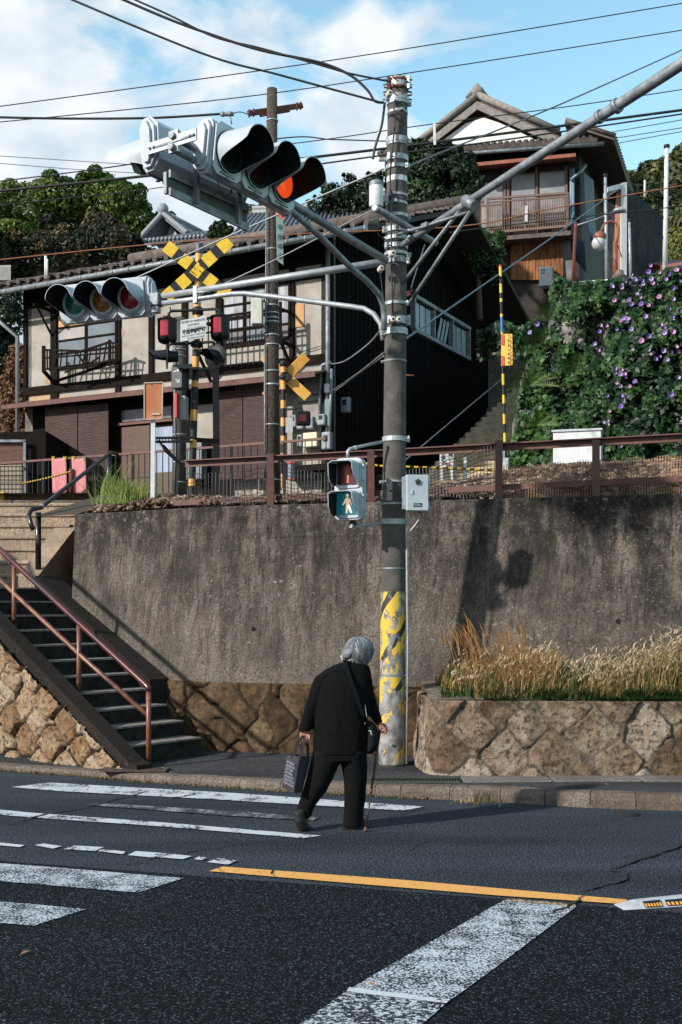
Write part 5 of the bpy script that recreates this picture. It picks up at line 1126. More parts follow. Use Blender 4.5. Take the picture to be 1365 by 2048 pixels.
# first floor windows
def window(x0, y0, x1, y1, nm, cols, rows, label, glassm, mull=.03):
    s0, s1 = hs(x0), hs(x1); z1, z0 = hz(x0, y0), hz(x0, y1); mb = MB()
    hb(mb, s0, s1, z0-.05, z0, 0, .07); hb(mb, s0, s1, z1, z1+.07, 0, .07); hb(mb, s0+.05, s0, z0, z1, 0, .07); hb(mb, s1, s1-.05, z0, z1, 0, .07)
    w = mb.build('window', TIMB, house, label); mb = MB()
    for i in range(1, cols): hb(mb, s0+(s1-s0)*i/cols+mull, s0+(s1-s0)*i/cols-mull, z0, z1, .0, .05)
    for j in range(1, rows): hb(mb, s0, s1, z0+(z1-z0)*j/rows-.018, z0+(z1-z0)*j/rows+.018, .0, .045)
    mb.build('glazing_bars', TIMB, w)
    k = 0
    for i in range(cols):
        for j in range(rows):
            mb = MB(); hb(mb, s0+(s1-s0)*i/cols, s0+(s1-s0)*(i+1)/cols, z0+(z1-z0)*j/rows, z0+(z1-z0)*(j+1)/rows, .0, .022); mb.build('pane', glassm[k % len(glassm)], w); k += 1
    return w
GL1 = mat('dim_glass', (.20, .235, .265), .18, c2=(.13, .16, .19), scale=2.2); GL2 = mat('pale_glass', (.40, .36, .33), .3, c2=(.28, .27, .27), scale=2); GL3 = mat('plum_glass', (.16, .13, .15), .2, c2=(.22, .23, .26), scale=3)
ORB = mat('orange_panel', (.62, .36, .15), .7, c2=(.55, .30, .12), scale=6)
window(117, 632, 234, 735, 'window', 2, 4, 'window with an orange panel above the broken balcony', [GL1, GL1, GL2, ORB, GL3, GL1, GL1, GL2])
CURT = mat('curtain_pane', (.40, .42, .45), .6, c2=(.16, .18, .22), scale=7, vec=(1.6, 1.6, .12), lo=.42, hi=.58)
window(448, 588, 580, 690, 'window', 3, 4, 'curtained window above the second balcony', [GL3, CURT, CURT, CURT, GL1, CURT, CURT, CURT])
# tin awning over the ground floor
AW = mat('rusty_tin', (.09, .028, .022), .7, c2=(.14, .05, .036), scale=6, vec=(3, 3, .6), bump=.2)
za = hz(60, 806, 0); s_l = hs(50)+.1
mb = MB(); mb.hexa([HP(-.0, za-.17, .62), HP(s_l, za-.17, .62), HP(s_l, za+.0, .02), HP(0, za, .02), HP(-.0, za-.14, .62), HP(s_l, za-.14, .62), HP(s_l, za+.03, .02), HP(0, za+.03, .02)])
mb.hexa([HP(0, za-.22, .60), HP(s_l, za-.22, .60), HP(s_l, za-.22, .635), HP(0, za-.22, .635), HP(0, za-.13, .60), HP(s_l, za-.13, .60), HP(s_l, za-.13, .635), HP(0, za-.13, .635)]); mb.build('awning', AW, house)
# ground floor: dark recess, blinds, doors
mb = MB(); hb(mb, hs(470), hs(66), ZG, za-.1, -.01, .012); mb.build('recess_shade', TIMB, house)  # flat dark sheet paints the shade below the awning
BLM = mat('bamboo_blind', (.045, .023, .022), .85, c2=(.10, .055, .045), scale=42, vec=(.15, .15, 1.6), lo=.40, hi=.60, c3=(.06, .03, .03), s3=3)
for x0, x1, y0, y1, n in ((92, 156, 816, 998, 1), (158, 218, 812, 996, 1), (438, 486, 786, 960, 1), (488, 533, 782, 960, 1), (555, 575, 775, 930, 1)):
    mb = MB(); s0, s1 = hs(x0, .3), hs(x1, .3); hb(mb, s0, s1, hz(x0, y1, .3), hz(x0, y0, .3), .30, .315)
    for k in range(int(abs(hz(x0, y0)-hz(x0, y1))/.035)): zc = hz(x0, y1, .3)+.02+k*.035; hb(mb, s0, s1, zc-.008, zc+.008, .315, .322)
    mb.build('bamboo_blind', BLM, house)
def panel(name, x0, y0, x1, y1, o0, o1, m, label=None): mb = MB(); hpx(mb, x0, y0, x1, y1, o0, o1); return mb.build(name, m, house, label)
DOORW = mat('door_wood', (.12, .06, .04), .7, c2=(.08, .04, .03), scale=30, vec=(.2, .2, 1.5))
panel('door_surround', 240, 848, 350, 853, 0, .1, mat('lintel_wood', (.14, .055, .035), .7)); panel('door', 245, 856, 303, 958, .02, .05, DOORW, 'brown slatted wooden door'); panel('transom', 246, 822, 345, 845, .02, .04, GL3)
panel('curtained_door', 313, 856, 348, 946, .02, .05, mat('blue_curtain', (.36, .42, .56), .7, c2=(.22, .27, .38), scale=8, vec=(1.4, 1.4, .1)), 'glass door with a pale blue curtain'); panel('door_base', 313, 946, 348, 996, .02, .05, mat('brown_panel', (.10, .07, .045), .7))
panel('door_frame', 304, 850, 312, 1000, .02, .08, TIMB); panel('stucco_panel', 388, 812, 428, 880, .01, .03, STUC); panel('grey_tank', 390, 886, 420, 962, .1, .3, mat('grey_tank', (.16, .18, .20), .5))
panel('plinth', 232, 960, 303, 1005, .02, .06, DOORW)
panel('bay_frame', 216, 812, 222, 1000, .0, .30, TIMB)
panel('low_panel', 90, 962, 216, 972, .31, .34, mat('low_board', (.35, .22, .12), .8))
# eave, gutter, roof
TILE = mat('brown_tile', (.10, .075, .065), .85, c2=(.17, .135, .12), scale=9, bump=.4, c3=(.05, .038, .034), s3=4)
SOF = mat('soffit_boards', (.03, .024, .02), .9)
OV = .75; s0r, s1r = -1.15, SL_+.55
mb = MB(); mb.hexa([HP(s0r, ZE-OV*SL+.08, OV), HP(s1r, ZE-OV*SL+.08, OV), HP(s1r, ZE+DEP/2*SL+.08, -DEP/2), HP(s0r, ZE+DEP/2*SL+.08, -DEP/2), HP(s0r, ZE-OV*SL+.18, OV), HP(s1r, ZE-OV*SL+.18, OV), HP(s1r, ZE+DEP/2*SL+.18, -DEP/2), HP(s0r, ZE+DEP/2*SL+.18, -DEP/2)]); 
mb.hexa([HP(s0r, ZE+DEP/2*SL+.08, -DEP/2), HP(s1r, ZE+DEP/2*SL+.08, -DEP/2), HP(s1r, ZE-OV*SL+.08, -DEP-OV), HP(s0r, ZE-OV*SL+.08, -DEP-OV), HP(s0r, ZE+DEP/2*SL+.18, -DEP/2), HP(s1r, ZE+DEP/2*SL+.18, -DEP/2), HP(s1r, ZE-OV*SL+.18, -DEP-OV), HP(s0r, ZE-OV*SL+.18, -DEP-OV)])
rf = mb.build('roof', SOF, house)
vs = []; fs = []; NS = int((s1r-s0r)/.0675); rows = 17
for j in range(rows):
    for e_ in (0, 1):
        t = OV+.04-(j+e_)*(OV+DEP/2)/rows; lift = .19+(.05 if e_ == 0 else .012)
        for i in range(NS+1):
            s = s0r+(s1r-s0r)*i/NS; wv = .03*math.sin(2*math.pi*i/4)+.012*math.sin(i*1.7+j*2); vs.append(HP(s, ZE-t*SL+lift+wv, t))
for j in range(rows*2-1):
    for i in range(NS): k = j*(NS+1)+i; fs.append((k, k+1, k+NS+2, k+NS+1))
MB().mesh(vs, fs).build('tiles', TILE, rf)
mb = MB()
NS2 = int((s1r-s0r)/.27)
for i in range(NS2+1): s = s0r+(s1r-s0r)*i/NS2; mb.tube([HP(s, ZE-OV*SL+.20+random.uniform(-.01, .02), OV+.07), HP(s, ZE-(OV-.4)*SL+.22, OV-.4)], .055, 7)
mb.build('eave_tiles', TILE, rf)
mb = MB(); mb.tube([HP(s0r, ZE+DEP/2*SL+.30, -DEP/2), HP(s1r, ZE+DEP/2*SL+.30, -DEP/2)], .14, 10); mb.build('ridge', TILE, rf)
mb = MB(); g0 = HP(s0r, ZE-OV*SL+.10, OV+.08); g1 = HP(s1r, ZE-OV*SL+.04, OV+.08); mb.tube([g0, g1], .055, 10)
for k in range(24): p = g0.lerp(g1, k/23); mb.tube([p-HA*.02, p+HA*.02], .062, 10)
mb.build('gutter', GALV_D, rf)
mb = MB(); e0 = HP(s1r-.1, ZE-OV*SL+.02, OV+.08); mb.tube([e0, e0+V((0, 0, -.25))], .07, 10); mb.tube([e0+V((0, 0, -.22)), HP(SL_+.1, ZE-OV*SL-.75, .12), HP(SL_+.1, 5.2, .12)], .045, 10); mb.build('downpipe', GALV, house)
mb = MB(); mb.tube([HP(hs(662), ZE-.2, .12), HP(hs(662), 4.9, .12)], .045, 10); mb.tube([hp(662, 725, .12), hp(645, 730, .12), hp(642, 742, .12), hp(640, 850, .12)], .035, 8); mb.tube([hp(664, 738, .16), hp(660, 868, .16)], .03, 8); mb.build('downpipe', GALV_D, house)
mb = MB(); mb.tube([hp(92, 558, .9), hp(92, 512, .9)], .03, 8); mb.tube([hp(95, 556, .9), hp(95, 518, .9)], .02, 8); mb.build('vent_pipe', WHITE, house)
# meters on the corner wall
MET = mat('meter_grey', (.20, .23, .26), .4, c2=(.27, .30, .33), scale=6)
for i, (x, y, w_, h_) in enumerate(((589, 843, .15, .24), (603, 848, .16, .22), (622, 846, .17, .24), (645, 840, .18, .22), (602, 882, .12, .24), (655, 882, .20, .34), (682, 812, .18, .30))):
    c = hp(x, y, .18) if i < 6 else sp_(x, y, .0)+V((.1, -.1, 0)); mt = MB(); mt.frame(c, HA, HN, (0, 0, 1), w_, .14, h_); m_ = mt.build('electric_meter', MET, house, bevel=.03)
    mb = MB(); mb.frame(c+HN*.07+V((0, 0, .04)), HA, HN, (0, 0, 1), w_*.45, .012, h_*.35); mb.build('dial_window', mat('meter_glass', (.02, .03, .04), .1), m_)
mb = MB(); mb.frame(hp(624, 880, .2), HA, HN, (0, 0, 1), .30, .16, .27); mb.build('cream_box', mat('cream_box', (.62, .56, .40), .5), house, bevel=.01)
mb = MB(); mb.frame(hp(655, 777, .2), HA, HN, (0, 0, 1), .09, .1, .17); mb.build('white_box', WHITE, house, bevel=.01)
mb = MB(); mb.frame(hp(655, 825, .17), HA, HN, (0, 0, 1), .10, .02, .50); mb.build('teal_board', mat('teal_board', (.13, .22, .24), .6), house)
mb = MB(); hb(mb, hs(668), hs(590), 4.2, 4.32, .02, .3); hb(mb, hs(646), hs(590), 4.05, 4.12, .02, .3); mb.build('shelf', TIMB, house)
# balconies
def bal(px0, px1, ytopl, name, o, nb, drop, dz0=0, dz1=0, lab=None):
    root = MB(); s0, s1 = hs(px0), hs(px1); zt2 = hz(px0, ytopl); P = lambda f, v, off=o: HP(s0+(s1-s0)*f, zt2+dz0+(dz1-dz0)*f-drop*v, off)
    mb = MB(); mb.beam(P(0, 0), P(1, 0), .045, .045); mb.beam(P(0, .45), P(1, .45), .03, .03); mb.beam(P(0, 1), P(1, 1), .06, .06); mb.beam(P(0, .15), P(1, .15), .03, .03)
    for k in range(nb+1): mb.beam(P(k/nb, 0), P(k/nb, 1), .022, .022, up=(0, 1, 0))
    for f in (0, 1): mb.beam(P(f, -.2), P(f, 1.1), .06, .06, up=(0, 1, 0)); mb.beam(P(f, 1), P(f, 1, 0), .06, .06); mb.beam(P(f, 0), P(f, 0, 0), .04, .04); mb.beam(P(f, 1), HP(s0+(s1-s0)*f, zt2-drop*1.9, 0), .05, .05)
    return mb.build('balcony', TIMB, house, lab)
bal(425, 590, 652, 'b', .55, 14, .62, 0, 0, 'black railed balcony below the curtained window')
mb = MB()
def bb(a, b2, w=.04, o=.5, o2=None): mb.beam(hp(a[0], a[1], o), hp(b2[0], b2[1], o if o2 is None else o2), w, w)
bb((88, 692), (88, 745), .07); bb((90, 700), (165, 702)); bb((165, 702), (220, 684)); bb((220, 684), (240, 690)); bb((90, 738), (165, 734)); bb((165, 734), (236, 718)); bb((220, 680), (220, 732), .06); bb((95, 700), (95, 740), .03); bb((100, 700), (100, 742), .03)
bb((88, 742), (108, 765), .06, .5, .05); bb((104, 765), (236, 722), .05, .1, .5); bb((92, 716), (236, 704), .03)
for k, x in enumerate((116, 126, 138, 150, 162, 172, 182, 192, 202, 212, 228, 234)):
    yt = 702-(max(0, x-165)*.32) if x < 222 else 688; bb((x+random.uniform(-3, 3), yt), (x-4+random.uniform(-5, 5), 736-max(0, x-165)*.2), .025)
bb((130, 745), (176, 725), .03); bb((168, 735), (198, 715), .03); bb((150, 700), (176, 738), .03)
mb.build('balcony', TIMB, house, 'broken black timber balcony with slipped slats')
mb = MB(); bb((68, 609), (112, 625), .06, .7, .02); bb((74, 612), (106, 675), .035, .6, .02); mb.build('bracket_arm', TIMB, house)
mb = MB(); mb.tube([hp(600, 705, .05), hp(655, 688, .05), hp(660, 690, .05)], .008, 5); mb.tube([hp(592, 756, .05), hp(640, 745, .05)], .01, 5); mb.tube([hp(605, 775, .05), hp(628, 790, .05), hp(645, 785, .05), hp(660, 772, .05)], .012, 5); mb.tube([hp(595, 806, .05), hp(645, 800, .05)], .008, 5); mb.build('wall_wires', CABLE, house)
mb = MB(); mb.beam(hp(560, 762, .3), hp(603, 772, .3), .12, .16); mb.build('timber_stub', TIMB, house)
# ================================================================ vegetation helpers
def leaf_cloud(name, pts, nrm, size, m, parent=None, org=None, tint=None, jit=.7, aspect=.62, droop=.0, svar=.4):
    n = len(pts); nrm = nrm+rng.normal(0, jit, (n, 3)); nrm /= np.linalg.norm(nrm, axis=1)[:, None]+1e-9
    r = rng.normal(0, 1, (n, 3)); r[:, 2] -= droop*2; t = r-nrm*(r*nrm).sum(1)[:, None]; t /= np.linalg.norm(t, axis=1)[:, None]+1e-9; b_ = np.cross(nrm, t)
    s = (size*(1+rng.uniform(-svar, svar, n)))[:, None]
    v = np.stack([pts-t*s*.5, pts+b_*s*aspect*.5+nrm*s*.14, pts+t*s*.6, pts-b_*s*aspect*.5+nrm*s*.14], 1).reshape(-1, 3)
    f = np.arange(4*n).reshape(n, 4); tv = np.repeat(np.clip(rng.random(n)*.5+(tint if tint is not None else .25), 0, 1), 4)
    return np_mesh(name, v, f, m, parent, org, attrs={'tint': tv})
def blob_pts(blobs, n, shell=.35, lump=1.0, lf=1.2, upper=0):
    """points in the outer shell of ellipsoids, pushed in and out by noise"""
    w = np.array([b_[1][0]*b_[1][2] if hasattr(b_[1], '__len__') else b_[1]**2 for b_ in blobs]); w = w/w.sum(); idx = rng.choice(len(blobs), n, p=w)
    C_ = np.array([tuple(b_[0]) for b_ in blobs])[idx]; R_ = np.array([b_[1] if hasattr(b_[1], '__len__') else (b_[1],)*3 for b_ in blobs])[idx]
    d = rng.normal(0, 1, (n, 3)); d /= np.linalg.norm(d, axis=1)[:, None]
    if upper: d[:, 2] = np.where((d[:, 2] < -.3) & (rng.random(n) < upper), -d[:, 2], d[:, 2])
    k = 1-shell*rng.random(n)**1.5; P = C_+d*R_*k[:, None]
    nz = fbm(P*lf+5, 3); P = C_+d*R_*(k*(1+(nz-.5)*lump))[:, None]
    return P, d, nz
def PXB(l): return [(W(x, y, d), r/F*d) for x, y, r, d in l]
def tube_limbs(mb, base, blobs, r0, n=5):
    for (c, r) in blobs:
        c = V(c); m = (base+c)/2+V((random.uniform(-.3, .3), random.uniform(-.2, .2), random.uniform(-.1, .3))); mb.tube([base, m, c], [r0, r0*.6, r0*.2], 6)
        for k in range(n):
            e = c+V((random.uniform(-1, 1), random.uniform(-1, 1), random.uniform(-.3, 1)))*(r if not hasattr(r, '__len__') else r[0])*.9; mb.tube([m.lerp(c, random.uniform(.3, 1)), (m+e)/2+V((0, 0, .1)), e], [r0*.25, r0*.15, r0*.05], 5)
BARK = mat('bark', (.06, .045, .035), .95, c2=(.12, .09, .07), scale=14, bump=.6)
LV = attr_mat('camphor_leaves', [(0, (.015, .045, .008)), (1, (.20, .27, .045)), (.45, (.07, .13, .022))], trans=.25)
LVD = attr_mat('dark_leaves', [(0, (.004, .014, .007)), (1, (.045, .085, .022)), (.5, (.012, .032, .012))], trans=.10)
LVA = attr_mat('autumn_scrub_leaves', [(0, (.008, .012, .007)), (1, (.13, .07, .025)), (.6, (.025, .032, .012))], trans=.1)
LVI = attr_mat('ivy_leaves', [(0, (.003, .013, .007)), (1, (.06, .135, .026)), (.45, (.013, .046, .016))], trans=.12, rough=.5)
LVF = attr_mat('fern_leaves', [(0, (.02, .06, .012)), (1, (.12, .20, .03))], trans=.15)
LVB = attr_mat('withered_ivy_leaves', [(0, (.05, .022, .012)), (1, (.30, .15, .05)), (.5, (.13, .06, .025))], trans=.1)
HILLV = attr_mat('hill_leaves', [(0, (.014, .026, .012)), (1, (.16, .15, .045)), (.6, (.05, .066, .022))], trans=.1)
def tree(name, label, blobs, n, size, m, base, r0, group=None, lump=.9, lf=1.2, cat='tree', shell=.35, jit=.6, upper=.5):
    if r0 > .1:
        ex = []
        for c, r in blobs:
            rr = r if not hasattr(r, '__len__') else r[0]
            for k in range(5): a = random.uniform(-.5, math.pi+.5); ex.append((V(c)+V((math.cos(a)*rr*.9, random.uniform(-.8, .1)*rr, math.sin(a)*rr*.85)), rr*random.uniform(.22, .42)))
        nb = blobs; cloud = blobs+ex
    else: cloud = blobs
    t = thing(name, label, cat, base, group); mb = MB(); tip = V(blobs[0][0]); mid = V(base).lerp(tip, .55); mb.tube([base, mid, tip], [r0, r0*.7, r0*.3], 9); tube_limbs(mb, mid, blobs, r0*.5); mb.build('trunk', BARK, t)
    P, d, nz = blob_pts(cloud, n, shell=shell, lump=lump, lf=lf, upper=upper); leaf_cloud('crown', P, d, size, m, t, tint=(nz-.5)*1.3+.25, jit=jit); return t
# ---------------------------------------------------------------- big camphor tree at left
D = 45
B = PXB([(60, 440, 62, D), (130, 400, 50, D), (200, 395, 46, D), (245, 400, 42, 44), (20, 480, 55, 44), (-60, 470, 90, D), (275, 440, 34, 44), (150, 450, 50, 46), (90, 500, 60, 45), (230, 470, 50, 45), (310, 460, 28, 45), (-130, 520, 90, 46), (335, 440, 14, 45)])
tree('camphor_tree', 'large rounded bright green broadleaf tree rising behind the tiled roof at left', B, 62000, .14, LV, W(150, 700, 45), .45, lump=.7, lf=.9, shell=.30)
D = 36
B = PXB([(60, 515, 45, D), (150, 505, 52, D), (230, 500, 48, D), (0, 540, 60, D), (280, 515, 30, D), (110, 470, 30, 38), (200, 468, 40, 38), (-70, 560, 80, D)])
tree('scrub_bush', 'dark tangled scrub with brown autumn patches in front of the big round tree', B, 22000, .12, LVA, W(130, 640, D), .2, lump=.9, lf=1.6, cat='bush', shell=.5)
D = 30
B = PXB([(10, 640, 45, D), (0, 720, 55, D), (30, 600, 22, D), (-60, 680, 80, D), (-20, 560, 40, 32)])
tree('hedge_bush', 'dark green bush hugging the left corner of the stucco house', B, 11000, .10, LVD, W(0, 900, D), .1, lump=.6, cat='bush', shell=.4)
D = 26.5
P = []
for k in range(5200):
    x = random.gauss(35, 11); y = 690+random.random()**.8*175; wdt = 8+(y-690)*.11 if y < 820 else 22; x = 34+(x-35)/11*wdt*.8; P.append(W(x, y, D+random.uniform(-.3, .2)))
t = thing('withered_ivy', 'curtain of brown withered ivy hanging at the left corner of the stucco house', 'ivy', W(35, 865, D)); leaf_cloud('leaves', np.array([tuple(p) for p in P]), np.tile([0, -1, .2], (len(P), 1)), .09, LVB, t, droop=.6)
mb = MB()
for k in range(9):
    x = 22+k*3.4; mb.tube([W(x+random.uniform(-3, 3), 690, D), W(x+random.uniform(-4, 4), 770, D-.1), W(x+random.uniform(-4, 4), 860, D-.05)], .02, 5)
mb.build('stems', BARK, t)
# grey parapet and shed at far left
mb = MB(); mb.hexa([W(-60, 562, 31), W(22, 560, 31), W(22, 560, 33), W(-60, 562, 33), W(-60, 536, 31), W(22, 533, 31), W(22, 530, 33), W(-60, 532, 33)]); o = mb.build('concrete_parapet', mat('pale_concrete', (.36, .35, .33), .9, c2=(.26, .25, .24), scale=4), org=W(0, 562, 31)); tag(o, 'pale concrete parapet block at the left edge beside the roof gutter', 'parapet')
t = thing('garden_shed', 'dark low shed with a red brown shutter at the far left behind the mesh', 'shed', W(20, 1000, 22.6))
mb = MB(); mb.hexa([W(-120, 1010, 22.6), W(92, 1010, 22.6), V((W(92, 1010, 22.6).x, 25, 3.3)), V((W(-120, 1010, 22.6).x, 25, 3.3)), W(-120, 868, 22.6), W(92, 862, 22.6), V((W(92, 862, 22.6).x, 25, W(92, 862, 22.6).z)), V((W(-120, 862, 22.6).x, 25, W(-120, 868, 22.6).z))]); mb.build('wall', TIMB, t)
mb = MB(); mb.prism([W(-60, 995, 22.55), W(48, 995, 22.55), W(48, 885, 22.55), W(-60, 885, 22.55)], (0, .04, 0)); mb.build('shutter', mat('shed_shutter', (.10, .045, .03), .8, c2=(.16, .08, .05), scale=12, vec=(.3, .3, 3)), t); mb = MB(); mb.beam(W(50, 996, 22.5), W(50, 882, 22.5), .05, .04, up=(0, 1, 0)); mb.beam(W(-60, 882, 22.5), W(52, 882, 22.5), .04, .05); mb.build('shutter_frame', GALV_D, t)
# ================================================================ kawara roofed house beyond
KAW = mat('slate_tiles', (.085, .10, .125), .5, c2=(.16, .18, .21), scale=10, bump=.3); KAWP = mat('pale_tile_rim', (.34, .36, .38), .7, c2=(.22, .23, .25), scale=20)
PLW = mat('white_plaster', (.62, .62, .62), .9, c2=(.5, .5, .5), scale=3)
D = 38
kh_ = thing('kawara_house', 'small house with blue grey tiled gable roof between the big tree and the hung board', 'house', W(345, 620, D))
pk = W(326, 436, D); lf_ = W(288, 478, D-.6); rt = W(372, 474, D-.9); bk = V((1.9, 3.8, 0))
def slabroof(root, a, b_, c, d, name, m, th=.12, ribs=0, rm_=None, rr=.06):
    n = (b_-a).cross(d-a).normalized(); n = n if n.z > 0 else -n
    mb = MB(); mb.hexa([a, b_, c, d, a+n*th, b_+n*th, c+n*th, d+n*th]); r_ = mb.build(name, m, root)
    if ribs:
        mb = MB()
        for k in range(ribs+1): f = k/ribs; mb.tube([a.lerp(b_, f)+n*th, d.lerp(c, f)+n*th], rr, 6)
        mb.build('tile_ribs', m, r_)
    return r_
slabroof(kh_, rt, rt+bk*1.25, pk+bk, pk, 'roof', KAW, ribs=16); slabroof(kh_, lf_, lf_+bk*1.25, pk+bk, pk, 'roof', KAW, ribs=16)
mb = MB(); mb.prism([lf_+bk*.15+V((.3, 0, 0)), rt+bk*.12+V((-.4, 0, 0)), pk+bk*.1+V((0, 0, -.1))], bk*.02); mb.prism([lf_+bk*.15+V((.3, 0, -2)), rt+bk*.12+V((-.4, 0, -2)), rt+bk*.12+V((-.4, 0, .1)), lf_+bk*.15+V((.3, 0, .1))], bk*.05); mb.build('gable_wall', mat('gable_grey', (.30, .29, .29), .9), kh_)
mb = MB()
for a, b_ in ((lf_, pk), (rt, pk)):
    for k in range(13): p = a.lerp(b_, k/12)+V((0, -.02, .16)); mb.ball(p, .095, 8)
mb.ball(pk+V((0, 0, .28)), (.2, .2, .22), 10); mb.tube([pk+V((0, 0, .16)), pk+bk+V((0, 0, .16))], .13, 8); mb.build('ridge_tiles', KAWP, kh_)
e0, e1 = W(283, 488, D-1.4), W(412, 478, D-2.2); slabroof(kh_, e0, e1, e1+V((-.1, 1.1, .45)), e0+V((.2, 1.2, .4)), 'lower_roof', KAW, ribs=15)
mb = MB()
for k in range(16): mb.ball(e0.lerp(e1, (k+.3)/16)+V((0, -.03, .10)), .06, 8)
mb.build('round_eave_tiles', KAWP, kh_)
mb = MB(); mb.hexa([V((e0.x, e0.y+1, 3.4)), V((e1.x, e1.y+1, 3.4)), V((e1.x, e1.y+3, 3.4)), V((e0.x, e0.y+3, 3.4)), V((e0.x, e0.y+1, e0.z)), V((e1.x, e1.y+1, e1.z)), V((e1.x, e1.y+3, e1.z)), V((e0.x, e0.y+3, e0.z))]); mb.build('wall', PLW, kh_)
D = 31
bt = thing('slate_roof_house', 'house behind with a wide blue grey roof seen just above the near tiled eave', 'house', W(620, 640, D))
a, b_, c, d = W(455, 492, D), W(800, 470, D-.4), W(790, 428, D+3.2), W(505, 436, D+3.4)
slabroof(bt, a, b_, c, d, 'roof', KAW, ribs=34, rr=.05); mb = MB(); mb.tube([d+V((0, 0, .15)), c+V((0, 0, .15))], .10, 8); mb.tube([d+V((0, 0, .3)), c+V((0, 0, .3))], .06, 8); mb.build('ridge', KAWP, bt)
mb = MB(); mb.hexa([V((a.x+.3, a.y+.6, 3.4)), V((b_.x-.3, b_.y+.6, 3.4)), V((b_.x-.3, b_.y+6, 3.4)), V((a.x+.3, a.y+6, 3.4)), V((a.x+.3, a.y+.6, a.z+.1)), V((b_.x-.3, b_.y+.6, b_.z+.1)), V((b_.x-.3, b_.y+6, b_.z+.1)), V((a.x+.3, a.y+6, a.z+.1))]); mb.build('wall', TIMB, bt)
def tree_px(name, label, L_, n, size, m, base, r0, **k): return tree(name, label, PXB(L_), n, size, m, base, r0, **k)
tree_px('autumn_tree', 'small yellow green tree top between the hung board and the dark pole', [(512, 432, 22, 40), (500, 448, 20, 40), (530, 420, 12, 40)], 2600, .13, HILLV, W(512, 560, 40), .12)
tree_px('pine_tree', 'small dark pine top just left of the yellow crossbuck', [(440, 462, 16, 40), (455, 470, 14, 40), (428, 472, 12, 40), (446, 448, 7, 40)], 2200, .12, LVD, W(440, 560, 40), .12)
tree_px('loose_tree', 'sparse leafed tree against the sky left of the main pole', [(720, 400, 34, 34), (680, 395, 32, 34), (745, 370, 26, 34), (640, 415, 24, 34), (705, 430, 40, 34), (655, 378, 14, 34), (700, 358, 14, 34), (755, 420, 40, 33)], 5200, .11, LVD, W(715, 560, 34), .14, lump=1.5, shell=.9, lf=1.6)
tree_px('dense_tree', 'dense dark evergreen covering the left front of the upper house', [(865, 350, 48, 31), (910, 340, 40, 31), (850, 410, 50, 31), (920, 400, 44, 31), (835, 300, 20, 31), (885, 315, 26, 31), (940, 370, 24, 31), (800, 350, 28, 32), (885, 440, 44, 30.5), (935, 330, 18, 31), (822, 330, 26, 31)], 19000, .10, LVD, W(880, 560, 31), .25, lump=.9, shell=.5, lf=1.8)
tree_px('flower_bush', 'green bush with yellow and purple flowers between pole and wooden wall', [(955, 490, 28, 27), (985, 500, 26, 27), (925, 480, 24, 27), (960, 530, 30, 27), (1000, 475, 14, 27), (905, 470, 16, 27), (985, 545, 26, 27)], 6000, .085, LVI, W(960, 640, 27), .08, cat='bush', shell=.6)
# ================================================================ upper house on the hill
up = PL((7.06, 34), (1.84, 35.1)); UH = thing('hillside_house', 'old wooden house on the hill with a white plaster gable and railed balcony', 'house', up(1000, 560))
WDK = mat('dark_wood_wall', (.022, .016, .014), .85, c2=(.04, .03, .025), scale=8); WBR = mat('brown_wood', (.14, .07, .05), .75, c2=(.2, .11, .08), scale=10, vec=(1, 1, .4)); WGR = mat('grey_barge_wood', (.20, .18, .165), .8, c2=(.30, .275, .25), scale=12, vec=(1, 1, 1))
bk = V((-.21, -1, 0)).normalized()*-1
cA, cB = up(1160, 470), up(770, 470)
zc = lambda y: up(1000, y).z
# body
A0_, B0_ = V((cA.x, cA.y, 4)), V((cB.x, cB.y, 4)); zt3 = up(1160, 277).z
mb = MB(); back = V((2.9, 7.5, 0))
mb.hexa([A0_+bk*.0, B0_, B0_+back, A0_+back, V((A0_.x, A0_.y, zt3)), V((B0_.x, B0_.y, zt3)), V((B0_.x, B0_.y, zt3))+back, V((A0_.x, A0_.y, zt3))+back]); mb.build('wall', WDK, UH)
pk, gl, gr_ = up(955, 204, .35), up(832, 288, .35), up(1118, 290, .35); gl.z = gr_.z = (gl.z+gr_.z)/2
slabroof(UH, gl, gl+back, pk+back, pk, 'roof', TILE, th=.14, ribs=24); slabroof(UH, gr_, gr_+back, pk+back, pk, 'roof', TILE, th=.14, ribs=24)
mb = MB()
for a, b_ in ((gl, pk), (gr_, pk)):
    mb.beam(a+V((0, -.02, -.10)), b_+V((0, -.02, -.10)), .06, .22, up=(0, -1, 0)) if False else mb.prism([a, b_, b_+V((0, 0, -.24)), a+V((0, 0, -.24))], bk*-.06)
    mb.tube([a+V((0, -.05, .20)), b_+V((0, -.05, .20))], .10, 8)
mb.build('barge_board', WGR, UH)
mb = MB(); mb.ball(pk+V((0, 0, .30)), (.22, .16, .18), 12); mb.tube([pk+V((-.3, 0, .12)), pk+V((-.12, 0, .35)), pk+V((0, 0, .5)), pk+V((.12, 0, .35)), pk+V((.3, 0, .12))], .07, 8); mb.tube([pk+V((0, 0, .25)), pk+back+V((0, 0, .25))], .14, 8); mb.build('ridge_ornament', WGR, UH)
mb = MB(); mb.prism([up(x, y, .26) for x, y in ((866, 297), (885, 281), (932, 247), (968, 235), (998, 245), (1034, 261), (1078, 283))], bk*.05); mb.build('gable_plaster', mat('gable_white', (.80, .80, .78), .9), UH)
mb = MB(); mb.prism([up(x, y, -.0) for x, y in ((838, 292), (955, 215), (1110, 288))], bk*.1); mb.build('gable_shadow_board', WBR, UH)
